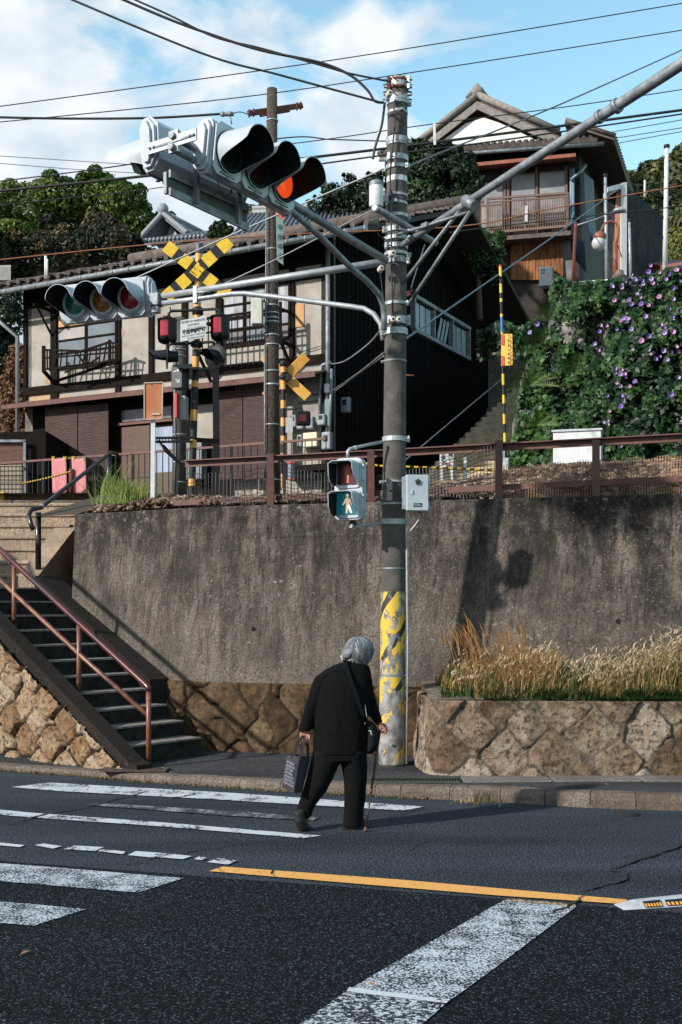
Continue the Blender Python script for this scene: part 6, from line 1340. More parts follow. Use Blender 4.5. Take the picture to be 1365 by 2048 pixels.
# skirt roof
def skirt(a_in, b_in, outv, drop, name):
    a_out, b_out = a_in+outv+V((0, 0, -drop)), b_in+outv+V((0, 0, -drop)); return slabroof(UH, a_out, b_out, b_in, a_in, name, TILE, th=.12, ribs=34, rr=.07)
zs1 = up(1160, 280).z
ci = V((cA.x, cA.y, zs1)); di = V((cB.x, cB.y, zs1)); skirt(ci+V((.5, 0, 0)), di, -bk*.95, .42, 'skirt_roof'); skirt(ci-bk*.9+V((-.45, 0, .1)), ci+back*.9+V((-.45, 0, .1)), V((1.35, -.35, 0)), .6, 'skirt_roof')
mb = MB(); g0 = ci-bk*1.0+V((.7, 0, -.5)); g1 = di-bk*1.0+V((0, 0, -.5)); mb.tube([g0, g1], .06, 8); mb.build('gutter', GALV_D, UH)
mb = MB(); a, b_ = up(944, 326, .8), up(1152, 306, .8); mb.hexa([a+V((0, 0, -.10)), b_+V((0, 0, -.10)), b_+bk*.8+V((0, 0, .05)), a+bk*.8+V((0, 0, .05)), a, b_, b_+bk*.8+V((0, 0, .15)), a+bk*.8+V((0, 0, .15))]); mb.build('copper_flashing', mat('rust_red_flashing', (.36, .10, .055), .6, c2=(.22, .06, .04), scale=8), UH)
def upx(mb, x0, y0, x1, y1, o0=0, o1=.05):
    a, b_ = up(x0, y1), up(x1, y1); c = up(x0, y0); mb.hexa([V((a.x, a.y, a.z))-bk*o0, V((b_.x, b_.y, a.z))-bk*o0, V((b_.x, b_.y, a.z))-bk*o1, V((a.x, a.y, a.z))-bk*o1, V((a.x, a.y, c.z))-bk*o0, V((b_.x, b_.y, c.z))-bk*o0, V((b_.x, b_.y, c.z))-bk*o1, V((a.x, a.y, c.z))-bk*o1])
for x0, x1, y0, y1 in ((962, 1008, 368, 460), (1022, 1072, 350, 455), (1078, 1132, 345, 448)):
    mb = MB(); upx(mb, x0, y0, x1, y1, 0, .04); w_ = mb.build('window', WBR, UH); xm = (x0+x1)/2
    mb = MB(); upx(mb, x0+2, y0+3, x1-2, y0+(y1-y0)*.48, .03, .055); mb.build('pane', mat('upper_glass', (.32, .33, .34), .3, c2=(.22, .23, .25), scale=2), w_)
    mb = MB(); upx(mb, x0+2, y0+(y1-y0)*.52, x1-2, y1-2, .03, .055); mb.build('pane', mat('upper_glass_low', (.20, .19, .19), .35, c2=(.34, .32, .30), scale=5), w_)
for x in (1010, 1017, 1074, 1133): mb = MB(); upx(mb, x-2.5, 335, x+2.5, 470, 0, .10); mb.build('post', WBR, UH)
mb = MB(); 
def ub(a, b_, o, w_): mb.beam(up(a[0], a[1], o), up(b_[0], b_[1], o), w_, w_)
ub((975, 398), (1136, 386), .6, .06); ub((975, 405), (1136, 393), .6, .04); ub((975, 466), (1136, 452), .6, .07)
for k in range(34): x = 976+k*4.8; ub((x, 404-(x-975)*.075), (x, 465-(x-975)*.087), .6, .022)
for x in (976, 1050, 1135): ub((x, 396-(x-975)*.07), (x, 468-(x-975)*.087), .6, .07)
mb.build('balcony_railing', mat('balcony_brown', (.18, .11, .09), .7), UH)
mb = MB(); ub((1053, 412), (1053, 444), .66, .07); mb.build('white_slat', WHITE, UH)
mb = MB(); a, b_ = up(965, 478, .75), up(1142, 464, .75); mb.hexa([a+V((0, 0, -.08)), b_+V((0, 0, -.08)), b_+bk*.75+V((0, 0, -.0)), a+bk*.75, a+V((0, 0, .04)), b_+V((0, 0, .04)), b_+bk*.75+V((0, 0, .18)), a+bk*.75+V((0, 0, .18))]); mb.build('balcony_deck', TILE, UH)
ORW = mat('weathered_boards', (.16, .055, .018), .85, c2=(.40, .17, .06), scale=4.5, vec=(3, 3, .35), lo=.38, hi=.62, bump=.3)
mb = MB(); upx(mb, 1022, 478, 1127, 562, .0, .10)
for k in range(17): x = 1022+k*6.2; upx(mb, x, 478, x+5.4, 562, .10, .115+.01*(k % 2))
mb.build('board_wall', ORW, UH)
mb = MB(); mb.hexa([up(1112, 566), up(1150, 566), up(1150, 566)+bk, up(1112, 566)+bk, up(1124, 478, .1), up(1140, 470, .1), up(1140, 470)+bk, up(1124, 478)+bk]); mb.build('stone_footing', mat('footing_grey', (.24, .24, .25), .9, c2=(.15, .15, .16), scale=3), UH)
mb = MB(); upx(mb, 1080, 543, 1108, 580, .1, .45); acu = mb.build('heater_unit', WHITE, UH, bevel=.01); mb = MB(); upx(mb, 1083, 548, 1092, 551, .45, .458); upx(mb, 1083, 554, 1092, 556, .45, .458); upx(mb, 1105, 543, 1106.5, 580, .45, .456); mb.build('vents', GALV_D, acu)
mb = MB(); mb.tube([up(1143, 338, .15), up(1143, 440, .15)], .05, 8); mb.tube([up(1147, 338, .2), up(1147, 430, .2), up(1140, 452, .4)], .045, 8); mb.tube([up(1142, 360, .3), up(1160, 345, .3), up(1172, 330, .2)], .05, 8); mb.build('downpipe', mat('blue_grey_pipe', (.16, .26, .33), .5), UH)
# rubble and blue sheeting on the dark right side
mb = MB()
for (x0, y0, x1, y1, d) in ((1168, 345, 1186, 470, 33.6), (1176, 440, 1190, 500, 33.4), (1150, 470, 1168, 545, 33.2)): mb.prism([W(x0, y0, d), W(x1, y0+14, d+.6), W(x1+4, y1, d+.6), W(x0+5, y1-20, d)], (.05, .1, 0))
mb.build('blue_sheet', mat('blue_sheet', (.04, .08, .13), .6, c2=(.02, .04, .07), scale=5), UH)
# ---------------------------------------------------------------- dark concrete building at right
cb = thing('concrete_building', 'dark weathered concrete building with a white edge frame at the right', 'building', W(1250, 562, 30))
f0, f1, f2 = W(1216, 374, 29.6), W(1254, 365, 30), W(1330, 432, 32.6); f2.z = f1.z
mb = MB(); mb.hexa([V((f0.x, f0.y+.5, 5)), V((f1.x-.02, f1.y+.05, 5)), V((f2.x, f2.y, 5)), V((f0.x+1, f2.y+2, 5)), V((f0.x, f0.y+.5, f1.z-.06)), V((f1.x-.02, f1.y+.05, f1.z-.06)), V((f2.x, f2.y, f1.z-.06)), V((f0.x+1, f2.y+2, f1.z-.06))]); mb.build('wall', concrete('dark_streaked_wall', (.10, .11, .125), (.02, .022, .026), (.2, .22, .25), streak=.9, zlo=-5, zhi=-4), cb)
mb = MB(); mb.prism([W(1243, 366, 29.9), W(1254.5, 364, 29.95), W(1254, 566, 29.95), W(1243, 566, 29.9)], (0, .5, 0)); mb.prism([W(1216, 374, 29.6), W(1243, 367, 29.85), W(1243, 377, 29.85), W(1216, 383, 29.6)], (0, .5, 0)); mb.build('white_frame', WHITE, cb)
mb = MB(); mb.prism([W(1233, 386, 30), W(1243, 382, 30), W(1243, 556, 30), W(1229, 545, 30)], (0, .1, 0)); mb.build('orange_reveal', mat('orange_plaster', (.45, .21, .13), .9), cb)
# ---------------------------------------------------------------- hill, lamps and slim poles
t = thing('wooded_hill', None, None, (0, 0, 0)); bpy.data.objects.remove(t)
hb_ = PXB([(1365, 430, 110, 95), (1300, 440, 70, 92), (1420, 390, 110, 98), (1265, 420, 50, 92), (1340, 380, 60, 95), (1320, 520, 90, 85), (1400, 520, 110, 85), (1240, 400, 34, 93), (1300, 350, 26, 96), (1255, 372, 26, 94)])
P, d, nz = blob_pts(hb_, 30000, shell=.12, lump=.35, lf=.35, upper=.6); o = leaf_cloud('wooded_hill', P, d, .55, HILLV, None, org=W(1340, 560, 90), tint=(nz-.5)*2.2+.2, jit=.9); o['kind'] = 'stuff'
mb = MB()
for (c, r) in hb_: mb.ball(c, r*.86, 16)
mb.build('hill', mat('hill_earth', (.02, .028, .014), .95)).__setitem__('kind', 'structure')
B = PXB([(1390, 500, 48, 45), (1360, 520, 34, 45), (1345, 490, 16, 46)])
tree('bamboo_bush', 'yellow green bush lit by the sun at the right edge behind the white pole', B, 7000, .16, attr_mat('yellow_green_leaves', [(0, (.03, .05, .01)), (1, (.30, .26, .06)), (.5, (.12, .15, .03))], trans=.2), W(1380, 600, 45), .1, cat='bush', shell=.6)
mb = MB(); a, b_ = W(1336, 543, 30), W(1420, 535, 30); o = slabroof(None, a, b_, b_+V((0, 2, .7)), a+V((0, 2, .7)), 'red_roof', mat('red_tin_roof', (.30, .09, .07), .6)); o.location = (0, 0, 0); tag(o, 'corner of a ribbed red tin roof behind the ivy at the right edge', 'roof')
def slim(name, label, x0, y0, x1, y1, d, r, m, cap=True, group=None):
    t = thing(name, label, 'pole', W(x1, y1, d), group); mb = MB(); mb.tube([W(x0, y0, d), W(x1, y1, d)], [r*.85, r*1.1], 12); mb.build('shaft', m, t)
    mb = MB(); mb.tube([W(x0, y0-2, d), W(x0, y0+4, d)], r*1.25, 10)
    for k in range(5): f = .08+k*.15; p = W(x0, y0, d).lerp(W(x1, y1, d), f); mb.tube([p+V((-r, -.02, 0)), p+V((-r*2.2, -.06, 0))], r*.2, 5)
    mb.build('fittings', BLACKP, t); return t
slim('steel_pole', 'tallest white steel pole at the right edge in front of the wooded hill', 1334, 292, 1330, 560, 26, .055, WHITE); slim('steel_pole', 'grey steel pole right beside the globe lamp', 1211, 350, 1214, 575, 24, .034, GALV); slim('steel_pole', 'short pale pipe in front of the dark concrete wall', 1259, 440, 1262, 572, 27, .034, GALV); slim('steel_pole', 'small distant pale pole on the wooded hill', 1290, 356, 1290, 394, 60, .06, WHITE)
gl_ = thing('globe_lamp', 'street lamp with white globe hanging from a rusty curved arm', 'street lamp', W(1231, 556, 22))
mb = MB(); mb.tube([W(1231, 556, 22), W(1231, 486, 22)], [.052, .045], 12); mb.lathe([(.03, 0), (.055, .02), (.03, .05)], W(1231, 488, 22), n=12); mb.tube([W(1234, 486, 22), W(1237, 470, 22), W(1238, 458, 22), W(1233, 446, 22), W(1222, 442, 22), W(1211, 446, 22), W(1205, 456, 22), W(1203, 466, 22)], .022, 8); mb.tube([W(1236, 490, 22), W(1244, 515, 22)], .012, 6); mb.build('post', mat('lamp_rust', (.30, .09, .055), .6, c2=(.2, .06, .04), scale=10), gl_)
mb = MB(); mb.lathe([(.03, .10), (.10, .06), (.125, .03), (.125, -.03), (.11, -.06)], W(1200, 473, 22), n=20); mb.build('lamp_cap', MATS['lamp_rust'], gl_)
mb = MB(); mb.ball(W(1198, 487, 22), .135, 20); mb.build('globe', mat('milk_globe', (.52, .52, .55), .35), gl_)
lh = thing('street_lamp', 'small grey shaded lamp head on a thin arm in front of the dark house side', 'street lamp', W(1155, 452, 27))
mb = MB(); mb.tube([W(1150, 452, 27), W(1190, 440, 27), W(1228, 424, 27)], .022, 8); mb.build('arm', GALV_D, lh); mb = MB(); c = W(1240, 421, 27); mb.ball(c, (.16, .12, .06), 12); mb.build('lamp_head', GALV, lh)
t = MB(); t.tube([W(1152, 445, 24), W(1146, 570, 24)], .035, 8); o = t.build('rusty_pipe', RUST, org=W(1146, 570, 24)); tag(o, 'thin rusty pipe rising beside the blue grey downpipes of the hillside house', 'pipe')
t = MB(); t.tube([W(1146, 568, 18.6), W(1296, 556, 18.6)], .032, 10); o = t.build('pipe_rail', WHITE, org=W(1146, 568, 18.6)); tag(o, 'white horizontal pipe rail lying along the top of the ivy', 'rail')
t = MB(); t.lathe([(.11, 0), (.11, .14), (.14, .16), (.14, .2), (.08, .24), (.08, .3), (0, .34)], W(1239, 575, 21), n=16); o = t.build('gatepost', KERBM, org=W(1239, 575, 21)); tag(o, 'pale stone gatepost cap below the globe lamp', 'gatepost')
slope = PL((7.06, 33), (1.84, 33.4))
# hillside ground carrying the upper house
vs = [(1.6, 27.5, 3.3), (30, 24, 3.3), (60, 60, 3.3), (2, 60, 3.3), (2.4, 31.5, 8.6), (12, 29.5, 8.9), (50, 60, 12), (2.5, 60, 12)]
MB().mesh(vs, [(0, 1, 5, 4), (4, 5, 6, 7), (1, 2, 6, 5), (3, 0, 4, 7)]).build('hillside', SOIL).__setitem__('kind', 'structure')
# ---------------------------------------------------------------- stone stairs to the hill
ss = thing('hill_stairs', 'worn stone stairs climbing the hill behind the thin striped gate rod', 'steps', (2.5, 23, 3.4)); LIT_STEP = mat('sunlit_step', (.80, .66, .44), .95, c2=(.52, .41, .25), scale=6, bump=.5)  # bright tan carries sunlight in the colour; the house shades these steps
for k in range(22):
    y = 22.2+.27*k; x = .90+.154*k; zt5 = 3.55+.16*k; mb = MB(); mb.box((x+.95, y+.45, (3.3+zt5)/2), (1.9, .9, zt5-3.3)); mb.build('step', LIT_STEP, ss, bevel=.015)
mb = MB(); mb.hexa([V((1.9, 22, 3.3)), V((2.35, 22, 3.3)), V((3.7, 27, 3.3)), V((3.2, 27, 3.3)), V((1.9, 22, 3.6)), V((2.3, 22, 3.6)), V((3.5, 26.5, 6.4)), V((3.2, 26.5, 6.4))]); 
mb = MB(); mb.beam(W(850, 965, 17), W(878, 925, 17), .16, .03); o = mb.build('old_plank', mat('old_plank_wood', (.20, .13, .08), .85, c2=(.3, .2, .12), scale=8), org=W(850, 965, 17)); tag(o, 'old brown plank slanting behind the sagging black net', 'plank')
# ================================================================ ivy bank
def ivd(px): return 18.8-(px-1000)*.0070
poly = [(1118, 556), (1150, 572), (1300, 560), (1340, 545), (1420, 530), (1700, 520), (1700, 960), (1000, 960), (1028, 900), (1038, 860), (1040, 800), (1062, 755), (1058, 700), (1100, 690), (1112, 640), (1106, 590)]
def inpoly(x, y, P=poly):
    c = False; j = len(P)-1
    for i in range(len(P)):
        if (P[i][1] > y) != (P[j][1] > y) and x < (P[j][0]-P[i][0])*(y-P[i][1])/(P[j][1]-P[i][1])+P[i][0]: c = not c
        j = i
    return c
sb_ = thing('ivy_bank_wall', 'rough pale stone bank wall mostly hidden under the ivy at right', 'stone wall', W(1200, 960, 17.5))
mb = MB(); wp = [(1122, 590), (1160, 585), (1350, 560), (1720, 540), (1720, 1000), (1010, 1000), (1030, 900), (1045, 850), (1046, 800), (1060, 760), (1064, 700), (1112, 690), (1120, 640)]
mb.prism([W(x, y, ivd(x)+.35) for x, y in wp], (.2, 2.5, 0)); mb.build('rubble', mat('rubble_stone', (.13, .12, .11), .95, c2=(.34, .31, .28), scale=3.2, lo=.42, hi=.6, bump=1, bscale=12), sb_)
iv = thing('ivy', 'mass of green ivy with purple morning glories spilling over the bank at right', 'ivy', W(1200, 960, 17.4))
P = []; T = []
ipoly = [(x-6, y-6) for x, y in poly]
while len(P) < 36000:
    x = random.uniform(985, 1640); y = random.uniform(515, 965)
    if not inpoly(x, y, ipoly): continue
    if 1122 < x < 1168 and 642 < y < 690 and random.random() < .93: continue
    if 1185 < x < 1218 and 655 < y < 715 and random.random() < .75: continue
    b0 = fbm(np.array([[x*.014, y*.014, 1.0]]), 3)[0]; b1 = fbm(np.array([[x*.05, y*.05, 5.0]]), 2)[0]
    if b1 < .40 and random.random() < .6: continue
    P.append(W(x, y, ivd(x)-.75*(b0-.45)-.35*(b1-.5)-random.random()*.22)); T.append((b1-.5)*1.1+.12+max(0, .26-(x-1040)*.0012))
P = np.array([tuple(p) for p in P]); leaf_cloud('leaves', P, np.tile([-.15, -1, .45], (len(P), 1)), .078, LVI, iv, tint=np.array(T), jit=.45, aspect=.85, droop=.4)
FM = [mat('violet_petal', (.27, .17, .50), .6), mat('pink_petal', (.52, .28, .50), .6), mat('lilac_petal', (.40, .32, .60), .6)]
fl_ = []
for m_ in FM:
    mb = MB(); pts = [V((math.cos(a)*(1 if i % 2 else .84)*.058, 0, math.sin(a)*(1 if i % 2 else .84)*.058)) for i, a in enumerate(np.linspace(0, 2*math.pi, 11)[:-1])]
    for i in range(10): mb.face([pts[i], pts[(i+1) % 10], V((0, .055, 0))])
    o = mb.build('morning_glory', m_); fl_.append(o)
spots = [(1300, 540), (1318, 545), (1330, 556), (1270, 560), (1262, 548), (1284, 568), (1345, 575), (1320, 590), (1275, 590), (1258, 600), (1306, 566), (1350, 600), (1338, 616), (1298, 610), (1250, 635), (1257, 645), (1240, 640), (1262, 655), (1235, 660), (1322, 650), (1330, 665), (1345, 705), (1352, 690), (1330, 700), (1320, 710), (1300, 708), (1338, 718), (1310, 715), (1244, 738), (1240, 745), (1252, 755), (1262, 772), (1242, 770), (1258, 790), (1236, 765), (1246, 800), (1240, 812), (1218, 820), (1210, 845), (1235, 880), (1240, 892), (1358, 755), (1345, 790), (1198, 700), (1190, 690), (1200, 660), (1215, 650), (1290, 630), (1265, 610), (1232, 598), (1345, 640), (1360, 625), (1285, 680), (1265, 700), (1300, 670), (1245, 575), (1225, 570), (1340, 545), (1355, 540), (1360, 560), (1280, 605), (1345, 665), (1215, 790), (1270, 760), (1360, 700), (1232, 745), (1400, 600), (1420, 660), (1390, 720), (1440, 700), (1216, 850), (1060, 665), (1075, 645)]
for i, (x, y) in enumerate(spots):
    for q in range(2 if i % 5 == 0 else 1):
        s = fl_[(i+q) % 3]; c = s if False else s.copy(); COL.objects.link(c); c.parent = iv
        b0 = fbm(np.array([[x*.014, y*.014, 1.0]]), 3)[0]; p = W(x+random.uniform(-3, 3), y+random.uniform(-3, 3)-9*q, ivd(x)-.75*(b0-.45)-.36); c.location = p-ORG[iv.name]; c.rotation_euler = (random.uniform(-.5, .2), 0, random.uniform(-.7, .5)); k = random.uniform(.42, .78); c.scale = (k, k, k)
for s in fl_: bpy.data.objects.remove(s)
# bushes and ferns left of the ivy
P = []
for k in range(6500):
    x = random.uniform(955, 1115); y = random.uniform(630, 720)
    if y < 655-(x-955)*.10+8*math.sin(x*.08): continue
    if y > 690 and x < 1040 and random.random() < .8: continue
    P.append(W(x, y, 22.5-.8*math.sin(x*.05)+random.uniform(-.5, .3)))
tt = thing('creeper_bush', 'mossy creeper bush on top of the wall above the hill stairs', 'bush', W(1030, 720, 22.5)); leaf_cloud('leaves', np.array([tuple(p) for p in P]), np.tile([-.3, -1, .5], (len(P), 1)), .09, LVI, tt, tint=rng.random(len(P))*.3+.05)
mb = MB(); mb.hexa([W(965, 900, 23.5), W(1110, 900, 20), W(1110, 900, 20)+V((0, 3, 0)), W(965, 900, 23.5)+V((0, 3, 0)), W(965, 655, 23.5), W(1110, 645, 20), W(1110, 645, 20)+V((0, 3, 0)), W(965, 655, 23.5)+V((0, 3, 0))]); 
mb = MB(); a, b_ = V((3.62, 22.3, 0)), V((5.2, 27.5, 0)); zt4 = lambda p, y: W(0, y, p.y).z
mb.hexa([V((3.65, 21.0, 3.3)), V((6, 20.5, 3.3)), V((6.5, 28.5, 3.3)), V((4.9, 28.5, 3.3)), V((3.65, 21.0, 6.2)), V((6, 20.5, 6.9)), V((6.5, 28.5, 8.4)), V((4.9, 28.5, 8.2))]); o = mb.build('rubble_wall', MATS['rubble_stone'], org=(4.5, 23, 3.3)); tag(o, 'dark rubble retaining wall between the hill stairs and the ivy', 'stone wall')
def fern(cx, cy, d, label, n=9, L_=.8):
    L_ *= .72; t = thing('fern', label, 'fern', W(cx, cy, d), 'ferns growing out of the ivy bank'); v = []; 
    for k in range(n):
        a = math.pi*(k+.5)/n+random.uniform(-.2, .2); dr = V((math.cos(a), -.55, math.sin(a)*.9)).normalized(); base = W(cx, cy, d)
        for j in range(14):
            f = j/13; c = base+dr*L_*f+V((0, 0, -.35*f*f*L_)); s = .15*math.sin(math.pi*min(1, f*.9+.1))*L_+.015; side = dr.cross(V((0, -1, .3))).normalized()
            for sg in (-1, 1): q = c+side*sg*s+dr*.05; v += [tuple(c+dr*.011), tuple(q), tuple(c-dr*.014+(q-c)*.2), tuple(c)]
    np_mesh('fronds', np.array(v), np.arange(len(v)).reshape(-1, 4), LVF, t, attrs={'tint': np.repeat(rng.random(len(v)//4), 4)}); return t
fern(1085, 700, 18.2, 'largest fern, arching over the edge beside the pale bare stones'); fern(1060, 770, 18.0, 'fern low on the ivy edge just right of the gate rod', L_=.65); fern(1150, 745, 17.4, 'light green fern in the middle of the ivy bank', 7, .6); fern(1098, 640, 18.6, 'upright fern frond on top of the mossy creeper', 5, .6); fern(1075, 850, 17.8, 'fern beside the top of the hill stairs', 6, .5)
# ================================================================ overhead lines
def wire(label, pts, d, r, m=CABLE, sagn=10, name='overhead_wire'):
    ds = d if hasattr(d, '__len__') else [d]*len(pts); P = [W(p[0], p[1], dd) for p, dd in zip(pts, ds)]; Q = []
    n = len(P)
    if n == 2: Q = P
    else:
        for i in range(n-1):
            p0, p1, p2, p3 = P[max(i-1, 0)], P[i], P[i+1], P[min(i+2, n-1)]
            for k in range(sagn): t = k/sagn; Q.append(.5*((2*p1)+(p2-p0)*t+(2*p0-5*p1+4*p2-p3)*t*t+(-p0+3*p1-3*p2+p3)*t**3))
        Q.append(P[-1])
    mb = MB(); mb.tube(Q, r, 6); o = mb.build(name, m, org=P[0]); tag(o, label, 'wire'); return o
WG = mat('grey_wire', (.10, .11, .12), .5); WO = mat('orange_cable', (.30, .12, .05), .6); WL = mat('pale_stay_wire', (.30, .32, .33), .5, metal=.3); WB = mat('blue_wire', (.06, .12, .16), .5)
wire('topmost thin black wire crossing the whole sky', [(-60, 221), (680, 118), (1430, -4)], 20, .009)
wire('second thin black wire crossing the whole sky', [(-60, 250), (470, 196), (870, 138), (1430, 50)], 20.5, .009)
wire('thick black cable running left from the insulator below the dark pole arm', [(-60, 233), (120, 237), (300, 236), (440, 228)], 16, .016)
wire('short black tail of wire joining the cable to the rusty cross arm', [(440, 228), (462, 228), (480, 224), (500, 230)], 16.5, .007)
wire('long thick cable from the upper left corner down to the pole head', [(80, -28), (400, 105), (560, 150), (766, 206)], 10.6, .010)
wire('twisted cable looping from the sky to the pole head', [(180, -30), (330, 35), (420, 68), (520, 100), (640, 125), (700, 150), (735, 180), (750, 202), (768, 205)], 10.6, .012)
wire('second strand of the twisted cable near the pole head', [(180, -40), (330, 26), (430, 74), (520, 96), (640, 130), (700, 147), (780, 163)], 10.6, .009)
wire('black service cable dropping from the pole head to the left', [(770, 205), (764, 250), (752, 290), (746, 318)], 10.7, .012)
wire('thickest horizontal cable passing behind the pole above the trees', [(-60, 388), (292, 352), (772, 297), (1365, 220), (1450, 208)], 19, .022)
wire('thin black wire just above the thickest cable at left', [(-60, 370), (251, 330), (560, 277), (665, 279), (790, 283)], 18.5, .010)
wire('thin black wire just below the thickest cable, running right', [(640, 328), (772, 310), (1000, 281), (1365, 228), (1450, 215)], 18.5, .013)
wire('wire crossing in front of the white gable', [(520, 295), (665, 277), (865, 248), (1130, 214), (1365, 179), (1450, 166)], 21, .009)
wire('pale stay wire from the left signal to the pole', [(268, 558), (490, 458), (768, 338)], [12, 11.6, 10.9], .008, WL)
wire('wire rising from the pole to the upper right corner across the gable', [(795, 342), (885, 304), (1090, 222), (1298, 130), (1430, 70)], [10.9, 12, 13.5, 15, 16], .009, WG)
wire('thin stay wire from the lower signal arm to the cross tube', [(405, 588), (560, 515), (745, 420)], [11.9, 11.4, 10.6], .006, WL)
wire('orange cable sagging along the tiled roof', [(-60, 526), (300, 489), (600, 468), (926, 452), (1100, 418), (1365, 371), (1450, 355)], 20.3, .011, WO)
wire('thin dark wire below the upper balcony', [(900, 465), (978, 455), (1200, 430), (1365, 412), (1450, 400)], 22, .011)
wire('blue grey wire slanting from the pole up to the dark building', [(815, 676), (960, 575), (1121, 463), (1250, 368)], [11.2, 15, 20, 28], .010, WB)
wire('thin dark wire slanting up behind the brown fence', [(812, 920), (1005, 757)], [15, 20], .010, WG)
for k, (a, b_) in enumerate((((1150, 277), (1420, 230)), ((1155, 288), (1420, 247)), ((1160, 300), (1420, 253)))): wire(['highest of three faint distant wires right of the gable', 'middle of three faint distant wires right of the gable', 'lowest of three faint distant wires right of the gable'][k], [a, b_], 60, .022, WG)
wire('upper faint distant wire in the left sky', [(-60, 308), (200, 325), (420, 340)], 60, .018, WG); wire('lower faint distant wire in the left sky', [(-60, 322), (200, 342), (420, 352)], 60, .018, WG)
wire('thin wire across the big round tree', [(-60, 416), (300, 378), (440, 350)], 19, .007)
wire('pale service wire from pole to house corner, upper', [(768, 652), (735, 690), (690, 722), (664, 728)], [10.9, 14, 18, 21], .010, WL)
wire('dark service wire from pole to house corner, lower', [(768, 706), (715, 748), (664, 782)], [10.9, 14, 21], .012, WG); wire('pale service wire beside the dark one at the house corner', [(768, 712), (735, 735), (668, 784)], [10.9, 14, 21], .008, WL)
t = thing('wire_insulator', 'grey strain insulator hanging on the cable left of the rusty cross arm', 'insulator', W(452, 228, 16)); mb = MB(); mb.tube([W(441, 229, 16), W(468, 228, 16)], .028, 10); mb.tube([W(444, 229, 16), W(449, 228, 16)], .036, 10); mb.tube([W(458, 228, 16), W(463, 228, 16)], .036, 10); mb.tube([W(461, 230, 16), W(462, 240, 16), W(464, 248, 16)], .01, 6); mb.build('body', GALV_D, t)
t = thing('cable_hanger', 'white wooden slat clipped on the cables beside the gable', 'cable marker', W(870, 275, 18.4)); mb = MB(); mb.beam(W(869, 245, 18.4), W(870, 290, 18.4), .04, .03, up=(0, 1, 0)); mb.build('slat', WHITE, t)
t = thing('line_fitting', 'rusty wire fitting hanging on the slack line right of the pole', 'wire fitting', W(822, 575, 11.3)); mb = MB(); mb.tube([W(808, 588, 11.2), W(828, 581, 11.2)], .014, 8); mb.tube([W(815, 592, 11.2), W(822, 587, 11.2)], .014, 8); mb.build('fitting', RUST, t); mb = MB(); mb.tube([W(822, 580, 11.2), W(826, 565, 11.3), W(840, 520, 11.6), W(850, 490, 12)], .006, 5); mb.build('line', WG, t)
t = thing('warning_tag', 'short orange tag sticking out of the right side of the pole', 'tag', W(822, 751, 10.9)); mb = MB(); mb.beam(W(811, 750, 10.9), W(828, 751, 10.9), .02, .01); mb.build('strip', mat('orange_tag', (.6, .18, .05), .6), t)
# ================================================================ grass
def blades(name, base, H, lean, w, m, segs=4, tint=0, parent=None, org=None, wprof=None, curl=.5, kind='stuff'):
    n = len(base); base = np.asarray(base); az = rng.uniform(0, 2*math.pi, n); d = np.stack([np.cos(az), np.sin(az), np.zeros(n)], 1)*rng.uniform(.2, 1, n)[:, None]*lean[2]+np.array([lean[0], lean[1], 0])
    side = np.stack([np.sin(az+1.3), -np.abs(np.cos(az+1.3))*.4, np.zeros(n)], 1); side /= np.linalg.norm(side, axis=1)[:, None]
    H = np.asarray(H)[:, None]; vs = []
    wprof = wprof or [1, .9, .65, .35, .05]; zf = base[:, 2:3]
    for s in range(segs+1):
        f = s/segs; c = base+np.array([0, 0, 1])*H*(f-curl*.28*f**3)+d*H*(f**2)*(.6+curl)
        ww = w*wprof[int(round(f*(len(wprof)-1)))]; vs += [c-side*ww/2, c+side*ww/2]
    v = np.stack(vs, 1); k = v.shape[1]; f = []
    idx = np.arange(n)[:, None]*k
    for s in range(segs): f.append(np.concatenate([idx+2*s, idx+2*s+1, idx+2*s+3, idx+2*s+2], 1))
    f = np.concatenate(f); tv = np.repeat(np.clip(rng.random(n)*.7+tint, 0, 1), k)
    o = np_mesh(name, v.reshape(-1, 3), f, m, parent, org, attrs={'tint': tv})
    if kind: o['kind'] = kind
    return o
DRY = attr_mat('dry_grass', [(0, (.14, .12, .03)), (1, (.62, .45, .25)), (.5, (.40, .27, .10))], trans=.3, rough=.8); DRYO = attr_mat('orange_grass', [(0, (.30, .15, .05)), (1, (.62, .36, .15)), (.5, (.42, .22, .07))], trans=.3); GRN = attr_mat('green_grass', [(0, (.015, .045, .012)), (1, (.12, .18, .04)), (.5, (.04, .085, .02))], trans=.2); PALE = attr_mat('pale_seed_heads', [(0, (.52, .38, .22)), (1, (.78, .64, .46))], trans=.3, rough=.9)
def bed(n, x0, x1, f0, f1, dens=None):
    out = []
    while len(out) < n:
        x = random.uniform(x0, x1); f = random.uniform(f0, f1)
        if dens and random.random() > dens(x): continue
        y0 = 10.42-.028*(x-.8); out.append((x, y0+(ybase(x)-.1-y0)*f, .767+.1*f**.7-.01))
    return np.array(out)
hgt = lambda P: np.interp(P[:, 0], [.9, 1.05, 1.3, 1.9, 2.15, 2.4, 3.0, 6], [.14, .24, .36, .38, .27, .38, .48, .50])*rng.uniform(.45, 1.1, len(P))*(.62+.85*fbm(np.stack([P[:, 0]*3.1, P[:, 1]*2, P[:, 0]*0], -1), 2))
P = bed(4600, .98, 6, .12, .95, lambda x: .45 if 2.0 < x < 2.3 else 1); blades('dry_grass', P, hgt(P), (.03, -.05, .35), .010, DRY, tint=.1)
P = bed(1500, .95, 2.0, .2, .9); blades('dry_grass', P, hgt(P)*1.05, (.05, -.05, .4), .009, DRYO)
P = bed(3400, .92, 6, .03, .8); blades('green_grass', P, rng.uniform(.05, .17, len(P))*np.interp(P[:, 0], [.9, 2, 6], [1.1, .9, .9]), (0, -.2, .5), .014, GRN, tint=0)
